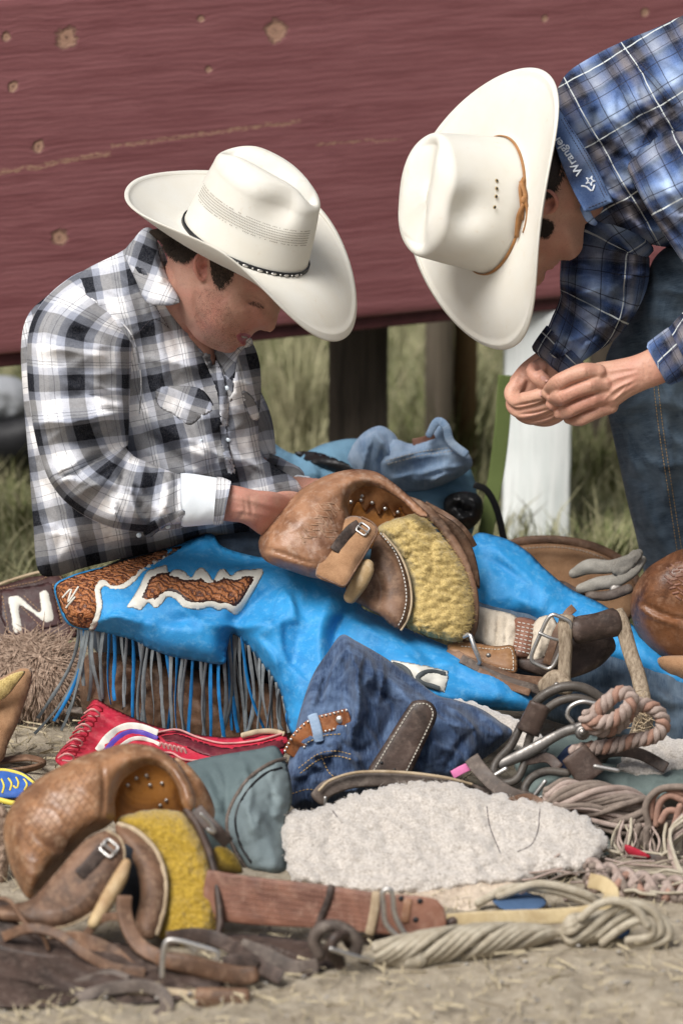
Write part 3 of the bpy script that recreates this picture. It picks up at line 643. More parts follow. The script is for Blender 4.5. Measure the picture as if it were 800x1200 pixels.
# background bundle at the far left, out of focus
YL = gY(560)
M = inflate([(-60, 470), (-30, 446), (5, 440), (30, 448), (44, 470), (46, 492), (20, 500), (-60, 500)], 1.6, 30, 30, 30, wr=(4, 30, 0, 1.5))
T2 = Thing('bundle', 'pale grey bundle with a black underside lying behind the seated man\'s back', 'bundle', pt(0., 560., 1.6)*np.array([1, 1, 0]))
T2.part('top_cover', M, cloth('grey_canvas', (.30, .31, .33), (.18, .19, .2))); T2.part('underside', inflate([(-60, 490), (0, 494), (44, 488), (52, 520), (40, 545), (-60, 552)], 1.55, 20, 30, 30), plain('black_rubber', (.012, .012, .014), .6))
# ------------------------------------------------------------------ hats
def rot3(a, b, c):
    ca, sa, cb, sb, cc, sc = math.cos(a), math.sin(a), math.cos(b), math.sin(b), math.cos(c), math.sin(c)
    return np.array([[ca, -sa, 0], [sa, ca, 0], [0, 0, 1]])@np.array([[cb, 0, sb], [0, 1, 0], [-sb, 0, cb]])@np.array([[1, 0, 0], [0, cc, -sc], [0, sc, cc]])
def hat_meshes(pose, Y, wbr, crown):
    yaw, pit, rol, cx, cz, sc, side, dip, wbr, oval, pw, fd = pose; R = rot3(yaw, pit, rol)*sc; O = np.array([cx, Y, cz]); A, B = .1, .082
    W = lambda p: np.asarray(p)@R.T+O
    nt_ = 180; th = np.linspace(0, 2*np.pi, nt_, endpoint=False); c, s = np.cos(th), np.sin(th)
    nrm = np.stack([c/A, s/B], 1); nrm /= np.linalg.norm(nrm, axis=1)[:, None]; bx = np.stack([A*c, B*s], 1)
    def brim_pt(r, up0=0.):
        k = side*np.abs(s)**pw; ww = wbr*r*(1+oval*c*c); o = ww*np.cos(k*r*.8); u = ww*np.sin(k*r*.8)-(dip*c**2+fd*np.clip(c, 0, 1)**2)*r*r+up0
        return np.stack([bx[:, 0]+nrm[:, 0]*o, bx[:, 1]+nrm[:, 1]*o, u], 1)
    def grid(rows, closed_end=False):
        k = len(rows); v = np.vstack(rows); f = [(i*nt_+j, i*nt_+(j+1) % nt_, (i+1)*nt_+(j+1) % nt_, (i+1)*nt_+j) for i in range(k-1) for j in range(nt_)]; return v, f
    rs_ = [0, .05, .12, .2, .3, .4, .5, .6, .7, .78, .85, .9, .94, .96, .98, 1.0]
    rows = [brim_pt(r, (.0022 if .93 < r < .97 else .0)) for r in rs_]+[brim_pt(1.004, -.0012), brim_pt(1.0, -.0026)]+[brim_pt(r, -.0026) for r in rs_[-2::-1]]
    rows[0] = brim_pt(0, .004); rows[1] = brim_pt(.05, .001)
    v, f = grid(rows); uv = np.vstack([r[:, :2] for r in rows]); brim = dict(v=W(v), f=[q for q in f], uv=uv, mi=None)
    # crown
    H = crown['H']; rows = []; uvs = []
    zw = crown.get('wall', .80)
    for u in np.concatenate([np.linspace(0, .62, 26), .62+.38*np.linspace(.02, 1, 44)]):
        if u <= .62: z = H*u/.62*zw; q = 1-crown['tap']*(u/.62)**1.3
        else:
            ang = (u-.62)/.38*math.pi/2; q = (1-crown['tap'])*max(math.cos(ang), 0)**crown.get('sqr', .6); z = H*(zw+(1-zw)*math.sin(ang)**.9)
        x = A*c*q; y = B*s*q; zz = np.full(nt_, z); top = np.clip((z/H-.55)/.45, 0, 1)**2
        # centre crease, deeper at the front, side dents
        inn = 1-q/(1-crown['tap']) if u > .62 else 0
        zz = zz-crown['crease']*np.exp(-(y/crown.get('cw', .021))**2)*(1/(1+np.exp(-(x+.095)/.012)))*(1/(1+np.exp((x-.088)/.01)))*(top if u > .62 else 0)*min(1, max(0, inn)*5 if u > .62 else 0)
        zz = zz+(z/H)**2*(crown.get('rise', .008)*(-c)*q)+crown.get('ridge', .006)*np.exp(-((np.abs(y)-.04)/.018)**2)*(1 if u > .62 else 0)*min(1, max(0, inn)*4 if u > .62 else 0)
        dd = crown['dent']*np.exp(-((x-crown.get('dx', .045))/.030)**2)*np.exp(-((zz-crown.get('dz', H*.80))/.030)**2); y = y-np.sign(y)*dd*np.clip(np.abs(s)*1.3, 0, 1)
        rows.append(np.stack([x, y, zz], 1)); uvs.append(np.stack([th*.09, zz+inn*.05], 1))
    v, f = grid(rows); f.append(tuple((len(rows)-1)*nt_+j for j in range(nt_))); cr = dict(v=W(v), f=f, uv=np.vstack(uvs), mi=None)
    def band(z0, z1, off, a0=0, a1=2*np.pi, m=120, twist=None):
        tt = np.linspace(a0, a1, m); v = []
        for (z, o) in ((z0, off*.2), (z0, off), (z1, off), (z1, off*.2)):
            q = 1-crown['tap']*(np.clip(z, 0, 9)/(H*.93))**1.3; v.append(np.stack([A*np.cos(tt)*q+np.cos(tt)*(o+.001), B*np.sin(tt)*q+np.sin(tt)*(o+.001), np.full(m, z)+(twist(tt) if twist else 0)], 1))
        V = np.array(v); f = []
        for k in range(3):
            for j in range(m-1): f.append((k*m+j, k*m+j+1, (k+1)*m+j+1, (k+1)*m+j))
        return dict(v=W(V.reshape(-1, 3)), f=f, uv=None, mi=None)
    def surf(tt, z, o):
        q = 1-crown['tap']*(z/(H*.93))**1.3; return W(np.array([A*math.cos(tt)*q+math.cos(tt)*o, B*math.sin(tt)*q+math.sin(tt)*o, z]))
    return brim, cr, band, surf, W, brim_pt
def disc(c, n, up, a, b, h, k=14):
    n = n/np.linalg.norm(n); u = up-n*np.dot(up, n); u /= np.linalg.norm(u); w_ = np.cross(n, u); v = []; 
    for (r, z) in ((1, 0), (.9, h*.7), (.5, h), (.02, h)):
        for i in range(k): t = 2*math.pi*i/k; v.append(c+u*(math.cos(t)*a*r)+w_*(math.sin(t)*b*r)+n*z)
    f = [(i*k+j, i*k+(j+1) % k, (i+1)*k+(j+1) % k, (i+1)*k+j) for i in range(3) for j in range(k)]+[tuple(3*k+j for j in range(k))]
    return dict(v=np.array(v), f=f, uv=None, mi=None)
POSE1 = (-0.341, 0.3879, 0.0669, -0.1455, 0.7835, 1.0111, 0.6245, -0.0148, 0.0995, -0.04, 2.5342, 0.0734)
POSE2 = (-2.1617, 1.309, 0.4568, 0.2294, 0.844, 1.029, 0.4389, 0.0284, 0.106, 0.0106, 1.8739, 0.0113)
def brimstitch(T, h, bp, W):
    C = bp(.925, .0006); n = len(C); T0 = np.roll(C, -1, 0)-np.roll(C, 1, 0); T0 /= np.linalg.norm(T0, axis=1)[:, None]; up = np.array([0, 0, 1.]); s = np.cross(T0, up); v = []
    for a in range(5): t = a*1.2566; v.append(W(C+s*math.cos(t)*.0009+up*math.sin(t)*.0006))
    V = np.stack(v, 1).reshape(-1, 3); f = [(i*5+j, i*5+(j+1) % 5, ((i+1) % n)*5+(j+1) % 5, ((i+1) % n)*5+j) for i in range(n) for j in range(5)]
    T.part('brim_stitching', dict(v=V, f=f, uv=None, mi=None), plain('straw_seam', (.55, .50, .38), .8), parent=h)
def hat1(T):
    br, cr, band, surf, W, bp = hat_meshes(POSE1, 0.0, .10, dict(H=.132, tap=.13, crease=.030, dent=.022, rise=.009, dx=.045, dz=.100, ridge=.005, wall=.76, sqr=.55, cw=.017))
    h = T.part('hat', cr, MT['straw'], 'cream straw cowboy hat with a thin black studded band'); T.part('brim', br, MT['straw'], parent=h); brimstitch(T, h, bp, W)
    T.part('hat_band', band(.001, .0085, .0022), MT['black'], 'thin black leather hat band', parent=h)
    U = W([0, 0, 1])-W([0, 0, 0])
    for i in range(11):
        tt = -2.6+i*.245 if i else -2.6; tt = -1.35+i*.115
        big = i % 2; c = surf(tt, .0048, .0034); n = surf(tt, .0048, .02)-surf(tt, .0048, 0); T.part('concho', disc(c, n, U, .0020 if big else .0016, .0046 if big else .0016, .0014), MT['metal'], parent=h)
    holes = []
    for i in range(84):
        for j in range(7):
            tt = -2.62+i*.0285; z = .052+j*.0038
            if j in (0, 6) and rs.rand() < .35: continue
            c = surf(tt+(.014 if j % 2 else 0), z, .00035); n = surf(tt, z, .02)-surf(tt, z, 0); holes.append(disc(c, n, U, .0007, .0010, .0003, 5))
    T.part('ventilation_holes', join(*holes), plain('shadowed_straw_gap', (.16, .12, .07), .9), kind='stuff', parent=h)
    return h
def hat2(T):
    br, cr, band, surf, W, bp = hat_meshes(POSE2, 0.0, .105, dict(H=.131, tap=.09, crease=.016, dent=.020, rise=.002, dx=.014, dz=.086, ridge=.005, wall=.84, sqr=.42, cw=.026))
    h = T.part('hat', cr, MT['straw'], 'cream cowboy hat with a thin tan leather cord'); T.part('brim', br, MT['straw'], parent=h); brimstitch(T, h, bp, W)
    lb = plain('tan_leather_cord', (.36, .17, .06), .55, .35); T.part('hat_band', band(.001, .0065, .0022), lb, 'tan leather hat cord', parent=h)
    U = W([0, 0, 1])-W([0, 0, 0]); z0 = .05
    for k, a in enumerate((1.92, 1.80, 1.68, 1.52)):
        c = surf(a, z0, .0002); n = surf(a, z0, .02)-surf(a, z0, 0)
        e = T.part('eyelet', disc(c, n, U, .0030, .0030, .0008), plain('brass_ring', (.45, .33, .15), .4), parent=h); T.part('eyelet_hole', disc(c+n*.04, n, U, .0019, .0019, .0004), MT['black'], parent=h)
    # knotted ends of the cord
    def cord(P, w_):
        v = []; N = 16; Q = cat([p for p in P], N); f = []
        for i, (tt, z, o) in enumerate(Q):
            a = surf(tt, max(z, 0), o); b = surf(tt+.0, max(z, 0), o-.0012); d = Q[min(i+1, N-1)]-Q[max(i-1, 0)]; pr = np.array([-d[1], d[0]*.09]); pr /= np.linalg.norm(pr)+1e-9
            for s_, q in ((1, o), (-1, o), (-1, o-.0014), (1, o-.0014)): v.append(surf(tt+s_*pr[0]*w_/.09, max(z+s_*pr[1]*w_, 0), q))
        for i in range(N-1):
            for j in range(4): f.append((4*i+j, 4*i+(j+1) % 4, 4*i+4+(j+1) % 4, 4*i+4+j))
        f += [(3, 2, 1, 0), (4*N-4, 4*N-3, 4*N-2, 4*N-1)]; return dict(v=np.array(v), f=f, uv=None, mi=None)
    T.part('cord_end', cord([(2.0, .006, .004), (1.85, .014, .006), (1.62, .010, .007), (1.40, .004, .006)], .0030), lb, parent=h)
    T.part('cord_end', cord([(1.95, .012, .005), (1.7, .006, .0085), (1.45, .012, .007), (1.15, .006, .007)], .0036), lb, parent=h)
    T.part('cord_end', cord([(1.72, .009, .009), (1.55, .001, .010), (1.38, .0, .012), (1.25, .0, .012)], .0026), lb, parent=h)
    T.part('cord_knot', disc(surf(1.68, .009, .006), surf(1.68, .009, .03)-surf(1.68, .009, 0), U, .004, .006, .004), lb, parent=h)
    return h
MT['black'] = plain('black_leather', (.012, .012, .013), .4, .3)
# ------------------------------------------------------------------ seated man
def paint(M, poly, idx):
    v = M['v']; F = M['f']; c = np.array([v[list(q)].mean(0) for q in F]); x, y, t = proj(c); P = cat(poly, 40, True)
    n = vnormals(v, F); fn = np.array([n[q[0]] for q in F]); d = c-CAM; m = inside(x, y, P) & ((fn*d).sum(1) < 0); mi = np.array(M['mi']); mi[m] = idx; M['mi'] = mi.tolist(); return M
def hairs(sf, poly, n, ln, ang, r, seed, lift=1.5, spread=.4, curl=0):
    """short strands rooted on a surface, inside a pixel polygon"""
    q = np.random.RandomState(seed); P = cat(poly, 60, True); x0, y0 = P.min(0); x1, y1 = P.max(0); X = q.uniform(x0, x1, n*3); Y_ = q.uniform(y0, y1, n*3); m = inside(X, Y_, P); X = X[m][:n]; Y_ = Y_[m][:n]
    t = sf.t_at(X, Y_, lift); V = []; f = []; a = np.radians(ang)+q.randn(len(X))*spread; L = ln*q.uniform(.6, 1.2, len(X)); k = M2(t)
    for i in range(len(X)):
        dx, dy = math.cos(a[i]), math.sin(a[i]); nx, ny = -dy*r, dx*r; cv = curl*q.randn(); o = len(V)
        for u, w_, z in ((0, 1, -1.5), (.5, .9, 1.0), (1, .15, .3)):
            cx = X[i]+dx*L[i]*u+ny/r*cv*u*u; cy = Y_[i]+dy*L[i]*u-nx/r*cv*u*u; tt = t[i]-z*k[i]
            V += [(cx-nx*w_, cy-ny*w_, tt), (cx+nx*w_, cy+ny*w_, tt)]
        f += [(o, o+1, o+3, o+2), (o+2, o+3, o+5, o+4)]
    V = np.array(V); return dict(v=ptt(V[:, 0], V[:, 1], V[:, 2]), f=f, uv=None, mi=None)
def finger(P, r, ring=14): return loft([(p[0], p[1], p[2], r*(p[3] if len(p) > 3 else 1), r*(p[3] if len(p) > 3 else 1)*.95) for p in P], ring=ring, res=2.5)
M1 = Thing('person', 'seated man in black and white plaid shirt, blue chaps and black banded cream hat', 'person', (-.25, .05, 0))
HEAD1 = [(196, 305), (202, 282), (226, 258), (262, 238), (305, 236), (334, 256), (345, 290), (343, 322), (336, 346), (330, 360), (326.5, 369), (324.5, 378), (322, 385.5), (317.5, 389.5), (311, 388.5), (305, 387), (301, 388.5), (297.5, 391), (295, 394), (293.5, 396.5), (288.5, 397.5), (289.5, 401), (289, 404.5), (285, 406.5), (280.5, 406.5), (278, 408.5), (274.5, 412.5), (266, 414), (254, 411), (243, 406), (230, 397), (217, 380), (203, 352)]
def build_body1():
    head = inflate(HEAD1, .0, 54, 54, 66, res=3.2, sm=14)
    neck = loft([(262, 300, .0, 46, 40), (238, 325, .0, 44, 42), (218, 352, .03, 42, 44), (208, 385, .07, 38, 40), (195, 430, .12, 38, 36)], ring=24)
    ear = [tube([(244, 298, -.061), (234, 298, -.069), (228.5, 306, -.073), (229.5, 316, -.072), (233.5, 325, -.068), (238, 329, -.065), (240.5, 324, -.063)], 2.6, ring=10), inflate([(244, 298), (232, 298), (228, 308), (231, 320), (237, 328), (243, 322), (246, 308)], -.062, 3, 10, 7, res=2)]
    th = loft([(228, 392, .045, 18, 20), (241, 418, .055, 12, 14), (250, 450, .08, 10, 12)], ring=14)
    arm = loft([(95, 420, -.03, 26, 26), (100, 480, -.05, 28, 28), (112, 560, -.08, 24, 24), (170, 583, -.10, 23, 22), (230, 586, -.115, 22, 20), (272, 590, -.115, 21.5, 17), (292, 594, -.11, 21, 15), (315, 602, -.09, 27, 15), (338, 612, -.05, 27, 13)], ring=20)
    tr = loft([(195, 430, .12, 38, 36), (165, 520, .12, 50, 30), (150, 600, .12, 40, 30)], ring=20, res=8)
    sh = loft([(190, 425, .12, 34, 34), (130, 420, .06, 22, 22), (95, 430, -.03, 24, 24)], ring=16)
    sh2 = loft([(190, 425, .12, 34, 34), (235, 440, .20, 24, 24), (280, 500, .24, 18, 18), (306, 552, .19, 14, 14), (338, 568, .13, 13, 12), (372, 580, .06, 20, 13)], ring=16)
    fg = [finger([(332, 600+i*8, -.05+.0), (352, 598+i*9, -.03), (366, 604+i*8, .0), (366, 612+i*7, .02)], 8) for i in range(4)]+[finger([(312, 590, -.09), (334, 584, -.06), (352, 586, -.04)], 9)]
    fg += [finger([(368, 576+i*7, .06), (386, 580+i*7, .05), (396, 590+i*6, .05)], 7.5) for i in range(4)]
    B = union([head, neck, th, arm, tr, sh, sh2]+ear+fg, .0021, 3)
    st = [([(296, 351)], 10, -6.5), ([(312, 363)], 6, -3.5), ([(268, 360)], 24, 4), ([(288, 365)], 10, 2.0), ([(306, 382)], 4.2, 4.0), ([(300, 374), (300.5, 381), (303, 386)], 1.8, -2.2), ([(311, 387)], 2.0, -2.0),
          ([(297, 376), (290, 382), (283, 389)], 3.0, -1.8), ([(274, 380), (270, 388), (272, 396)], 4, -1.2), ([(276, 393)], 4, -2.6), ([(262, 352), (276, 366), (292, 372)], 9, 2.2), ([(284, 344), (300, 348), (314, 356)], 5, -2.5), ([(244, 372), (262, 386), (270, 398)], 8, 2.0), ([(277, 392), (284, 394.5), (292, 397)], 1.5, -3.2), ([(280, 389), (287, 390.5), (294, 393)], 2.0, 2.2), ([(279, 398), (284, 402), (288, 402)], 2.6, 3.0), ([(280, 405), (275, 406)], 2.4, -2.0), ([(266, 407)], 6, 2.5),
          ([(238, 334), (240, 356), (252, 382), (264, 396)], 7, 2.5), ([(232, 342), (230, 362), (240, 386), (252, 402)], 5, -4.0), ([(222, 320), (224, 350), (232, 378)], 6, 2.2), ([(239, 312)], 3.0, -4.5), ([(236, 306), (240, 304)], 2, -2),
          ([(288, 349), (295, 348), (304, 353), (309, 358)], 1.7, 2.0), ([(289, 353), (296, 354), (304, 358)], 1.6, -1.4), ([(290, 358), (298, 360), (305, 363)], 2.0, 1.4), ([(286, 347), (280, 343)], 2, -1),
          ([(205, 310), (212, 335)], 6, 2), ([(283, 605), (300, 615)], 6, 3), ([(270, 580), (300, 588), (330, 596)], 3.5, 1.8), ([(268, 598), (292, 600), (318, 606)], 3.0, 1.5), ([(292, 580), (296, 606)], 2.6, -1.4), ([(286, 582), (289, 608)], 2.0, -1.0)]
    B = sculpt(B, st, lambda x, y: .35*fbm(x*.22, y*.22, 3, 3))
    B['mi'] = [0]*len(B['f'])
    B = paint(B, [(277, 393), (284, 390), (293, 392.5), (294.5, 396.5), (290, 402), (285, 404), (280, 400)], 1)
    B = paint(B, [(228, 300), (242, 297), (243, 306), (243, 318), (240, 329), (233, 328), (226, 314)], 2)
    B = paint(B, [(246, 294), (262, 300), (276, 312), (271, 326), (265, 331), (259, 338), (252, 332), (248, 320)], 3)
    return B
B1 = build_body1(); S1 = Surf(B1); body1 = M1.part('body', B1, [MT['skin1'], MT['lip'], skin('ear_skin', (.46, .20, .15), (.50, .15, .12), (.24, .10, .08)), plain('sideburn_skin', (.11, .066, .047), .7, .75, 260)])
M1.part('teeth', inflate([(283, 393.5), (290, 395), (290, 396.6), (284, 395.8)], lambda x, y: S1.Y(x, y, .8), 1.0, 3, 3, res=1.2), plain('teeth', (.42, .37, .32), .3, .1), 'teeth showing in the open mouth')
for (P, n, ln, a, nm, r, sd) in (([(246, 296), (262, 302), (276, 313), (272, 327), (266, 333), (259, 340), (251, 334), (247, 320)], 900, 4.0, 75, 'sideburn', .13, 3), ([(192, 278), (215, 278), (232, 290), (227, 298), (218, 303), (206, 300), (196, 292)], 1400, 8, 115, 'hair', .45, 4)):
    M1.part(nm, hairs(S1, P, n, ln, a, r, sd, .8), MT['hair'], kind='stuff')
M1.part('hair_base', inflate([(176, 270), (215, 268), (246, 286), (240, 292), (231, 291), (224, 297), (214, 298), (200, 294), (188, 284)], lambda x, y: S1.Y(x, y, .2), 1.4, 8, 6, res=2.5), MT['hair'])
0 and M1.part('sideburn_base', inflate([(248, 312), (266, 320), (269, 328), (264, 335), (257, 338), (251, 330), (248, 322)], lambda x, y: S1.Y(x, y, -.5), 1.1, 6, 6, res=1.8), MT['hair'])
M1.part('stubble', hairs(S1, [(240, 338), (262, 345), (276, 376), (294, 387), (292, 390), (276, 390), (282, 406), (266, 410), (244, 402), (228, 372), (232, 350)], 2600, 1.1, 70, .085, 9, .1, 1.2), MT['hair'], kind='stuff')
M1.part('eyelashes', hairs(S1, [(292, 353), (300, 354), (308, 359), (306, 362), (298, 358), (291, 356)], 60, 3.0, 40, .22, 11, .6, .4), MT['hair'], kind='stuff')
0 and M1.part('eyebrow', hairs(S1, [(296, 338), (306, 342), (318, 350), (314, 352), (302, 346), (294, 341)], 130, 4, 30, .25, 12, .5, .4), MT['hair'], kind='stuff')
# ---- shirt
def wrm(pr, am, sc, an, s=1, seed=1): return (am, sc, an, s, seed)
TO1 = [(45, 668), (39, 610), (34, 540), (28, 470), (25, 405), (34, 368), (62, 342), (100, 316), (140, 296), (168, 278), (190, 290), (206, 340), (222, 374), (236, 396), (245, 414), (250, 430), (253, 416), (262, 398), (290, 396), (303, 420), (306, 455), (303, 500), (306, 532), (322, 546), (350, 566), (350, 590), (300, 622), (245, 632), (200, 643), (150, 653), (100, 665), (66, 675)]
ST1 = [([(150, 640), (190, 600), (240, 560), (262, 500), (258, 440)], 11, -7), ([(160, 500), (200, 530), (240, 560), (290, 590)], 9, -9), ([(155, 470), (200, 505), (250, 530), (290, 560)], 10, 7), ([(262, 460), (266, 520), (285, 560), (320, 585)], 8, -6),
       ([(215, 380), (244, 414), (260, 444), (266, 500), (280, 560)], 9, 4, 's'), ([(158, 392), (170, 430), (168, 480)], 10, -9), ([(185, 350), (200, 380), (214, 420)], 6, -4), ([(250, 440), (262, 480), (250, 520)], 6, 4),
       ([(60, 350), (100, 345), (150, 372)], 5, 3), ([(120, 310), (150, 330), (175, 362)], 8, -5), ([(100, 330), (140, 345), (165, 380)], 6, 4), ([(280, 420), (290, 470), (286, 520)], 7, -4), ([(290, 500), (300, 540), (330, 572)], 6, 5), ([(284, 540), (310, 560), (340, 586)], 4, -5),
       ([(60, 620), (110, 640), (180, 636)], 7, -5), ([(50, 560), (70, 610), (66, 660)], 7, -6), ([(130, 625), (170, 640)], 8, 5), ([(180, 440), (210, 500), (215, 540)], 5, 3), ([(210, 525), (250, 540), (280, 575)], 6, 5), ([(180, 560), (230, 590), (290, 600)], 7, -5)]+rfolds((170, 400, 300, 600), 16, 35, 30, 70, 8, 4.5, 101)+rfolds((50, 560, 230, 660), 9, 15, 20, 70, 9, 4, 102)+rfolds((130, 300, 220, 400), 7, 50, 20, 60, 8, 4, 103)+rfolds((30, 360, 60, 640), 6, 80, 20, 80, 8, 5, 104)
TO1M = inflate(TO1, .06, 78, 80, 100, ST1, res=3.4, wr=(3.2, 26, 55, 2.2), ang=-12, sm=30)
shirt1 = M1.part('shirt', TO1M, MT['bw'], 'black, grey and white plaid snap shirt'); ST = Surf(TO1M)
SL1 = [(134, 340, .16, 20, 30), (114, 352, .06, 42, 54), (97, 388, -.02, 60, 60), (93, 430, -.05, 61, 58), (95, 490, -.07, 57, 55), (104, 543, -.09, 50, 50), (132, 571, -.11, 45, 46), (168, 583, -.12, 41, 42), (196, 587, -.125, 35, 34), (214, 587, -.125, 31, 29)]
SS1 = [([(144, 512), (128, 528), (100, 545), (70, 560)], 7, -9), ([(150, 520), (126, 545), (96, 566), (70, 578)], 8, 8), ([(146, 500), (110, 512), (70, 520)], 6, -6), ([(150, 488), (110, 490), (60, 494)], 9, 8), ([(152, 470), (110, 462), (60, 466)], 6, -5), ([(145, 430), (110, 418), (60, 440)], 10, 6), ([(150, 400), (110, 390), (50, 400)], 8, -5),
       ([(140, 370), (100, 372), (60, 385)], 8, 5), ([(148, 525), (165, 550), (168, 600)], 5, 5), ([(158, 532), (180, 560), (180, 610)], 5, -7), ([(150, 535), (140, 570), (120, 605)], 7, -6), ([(175, 545), (196, 570), (190, 612)], 7, 7), ([(125, 560), (105, 590)], 7, 5), ([(205, 555), (208, 585), (200, 618)], 4, -5), ([(120, 440), (135, 480), (140, 505)], 6, -4), ([(60, 430), (50, 500), (60, 560)], 8, 4), ([(80, 540), (60, 556), (50, 540)], 5, 4)]+rfolds((50, 480, 150, 580), 15, -18, 18, 75, 7, 6, 111)+rfolds((40, 390, 150, 480), 11, 8, 22, 80, 9, 5, 112)+rfolds((130, 530, 205, 620), 12, 62, 22, 55, 6, 5.5, 113)+rfolds((60, 350, 150, 400), 5, 25, 15, 60, 8, 4, 114)
SLM = loft(SL1, ring=72, st=SS1, wr=(3.0, 20, 100, 2.2, 4), res=3, cap=.6, uvo=(.03, .02)); sl = M1.part('sleeve', SLM, MT['bw'], 'near plaid sleeve bunched at the elbow'); SLS = Surf(SLM)
M1.part('sleeve', loft([(240, 430, .16, 44, 44), (285, 490, .23, 32, 32), (300, 545, .22, 26, 26), (322, 556, .17, 21, 22), (340, 562, .14, 18, 18)], ring=40, wr=(3, 14, 60, 1.6, 3), st=[([(312, 540), (330, 560)], 4, -5), ([(318, 550), (300, 566)], 4, 4)]), MT['bw'], 'far plaid sleeve')
M1.part('cuff', loft([(212, 586, -.125, 31.5, 29), (224, 586, -.125, 31, 28.5), (254, 587, -.12, 27, 25)], ring=40, cap=False, sq=.9, wr=(.8, 14, 20, 1)), MT['cuff'], 'turned back white cuff lining')
M1.part('cuff_edge', loft([(252, 587, -.12, 28.4, 26.2), (258, 587.5, -.12, 28, 26), (266, 589, -.12, 25.5, 23.6)], ring=40, cap=False, sq=.9), MT['bw'])
M1.part('cuff', loft([(330, 566, .16, 15, 16), (342, 570, .13, 15, 16), (360, 573, .11, 15, 15)], ring=24, cap=.3, wr=(.8, 14, 20, 1)), MT['cuff'], 'far white cuff lining')
M1.part('cuff_flap', inflate([(168, 626), (172, 616), (180, 610), (196, 603), (216, 598), (214, 612), (196, 616), (184, 624), (176, 630)], lambda x, y: SLS.Y(x, y, 1.5), 3, 5, 6, res=2.5, ang=60), MT['bw'])
pearl = plain('pearl_snap', (.55, .62, .68), .2, .2); pearl.node_tree.nodes
for x, y, sf in ((163, 627, SLS), (197, 617, SLS), (221, 486, ST), (247, 402, ST), (236, 516, ST), (266, 455, ST), (268, 515, ST)):
    M1.part('snap_button', stud(sf, x, y, 3.2 if y != 516 else 2, 2.2), pearl)
FS = Surf(TO1M, SLM); STB = Surf(TO1M, B1)
def patch(T, nm, P, sf, m, lift=2.5, th=2.0, ang=0, label=None, edge=4, res=2.6, st=(), parent=None, sharp=False, wr=None, jag=0):
    return T.part(nm, inflate(P, lambda x, y: sf.Y(x, y, 0), lift, -.2, edge, st, res=res, ang=ang, sharp=sharp, wr=wr, jag=jag), m, label, parent=parent)
CP1 = [(147, 297), (157, 280), (170, 267), (182, 272), (188, 300), (198, 328), (211, 351), (207, 356), (194, 358), (172, 354), (159, 328)]; M1.part('collar', inflate(CP1, plane_fn(STB, CP1, 1), 7, 26, 7, [([(177, 276), (184, 305), (197, 335), (206, 350)], 3, 2.5)]+rfolds((155, 280, 200, 350), 3, 60, 15, 40, 6, 3, 120), res=2.4, ang=20), MT['bw'], 'plaid shirt collar', parent=shirt1)
0 and M1.part('collar_stand', loft([(a, b, c, 1.8, 2) for a, b, c in STB.line([(183, 274), (190, 296), (202, 326), (214, 352), (220, 372)], 4)], ring=14), MT['bw'], parent=shirt1)
patch(M1, 'pocket_flap', [(183, 457), (200, 452), (226, 453), (240, 459), (251, 478), (237, 488), (222, 498), (203, 486), (186, 476)], ST, MT['bw'], 3.5, 2, 20, None, 4, 2.6, parent=shirt1)
patch(M1, 'pocket_flap', [(284, 458), (294, 463), (301, 474), (304, 490), (296, 492), (287, 476)], ST, MT['bw'], 3, 2, -20, None, 4, 2.6, parent=shirt1)
patch(M1, 'placket', [(209, 358), (217, 368), (232, 388), (249, 412), (262, 438), (268, 470), (268, 515), (276, 552), (268, 556), (259, 520), (256, 470), (248, 442), (234, 412), (218, 386)], ST, MT['bw'], 3.2, 2, -5, None, 3, 2.6, parent=shirt1)
patch(M1, 'placket', [(246, 404), (262, 396), (290, 394), (296, 404), (282, 412), (276, 436), (272, 470), (266, 462), (262, 436), (252, 420)], ST, MT['bw'], 4, 2, 40, 'far side of the open shirt front', 3, 2.6, parent=shirt1)
sm_ = [stitches(ST, P, .4, 3.4, 2.2, .5) for P in ([(212, 364), (240, 400), (259, 440), (265, 500), (272, 552)], [(162, 300), (178, 350), (198, 384)], [(198, 384), (180, 374), (160, 392)])]
M1.part('stitching', join(*sm_), MT['thread_dark'], kind='stuff', parent=shirt1)
M1.part('seam', loft([(a, b, c, .9, 1.2) for a, b, c in FS.line([(108, 350), (136, 372), (156, 396), (165, 440), (164, 484)], .3)], ring=6), MT['bw'], parent=shirt1)
hat1(M1)
# ---- legs, chaps
BLUE = leather('sky_blue_leather', (.026, .25, .54), (.018, .19, .44), (.16, .40, .62), .56, 1.2, .50, .30, .35)
FB = plain('blue_fringe', (.015, .20, .50), .5, .35); FG_ = plain('grey_suede_fringe', (.20, .225, .235), .95, .4)
J = MT['jeans_mid']
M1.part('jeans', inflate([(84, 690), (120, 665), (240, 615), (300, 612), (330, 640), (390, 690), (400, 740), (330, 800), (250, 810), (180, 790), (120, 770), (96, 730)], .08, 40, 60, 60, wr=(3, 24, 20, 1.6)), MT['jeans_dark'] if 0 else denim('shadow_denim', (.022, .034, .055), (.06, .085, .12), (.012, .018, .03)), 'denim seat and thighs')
M1.part('jeans', inflate([(540, 700), (620, 715), (680, 742), (740, 766), (830, 800), (880, 840), (880, 905), (800, 886), (720, 862), (650, 846), (590, 820), (540, 770)], (700, .06, 880, -.06), 28, 34, 44, [([(660, 800), (720, 812), (790, 850)], 8, -6), ([(700, 790), (760, 812), (820, 830)], 8, 6), ([(730, 830), (790, 850)], 6, 5)]+rfolds((640, 780, 800, 860), 12, 25, 25, 60, 7, 4.5, 141), wr=(3.5, 24, 25, 1.8)), J, 'denim shin of the outstretched leg')
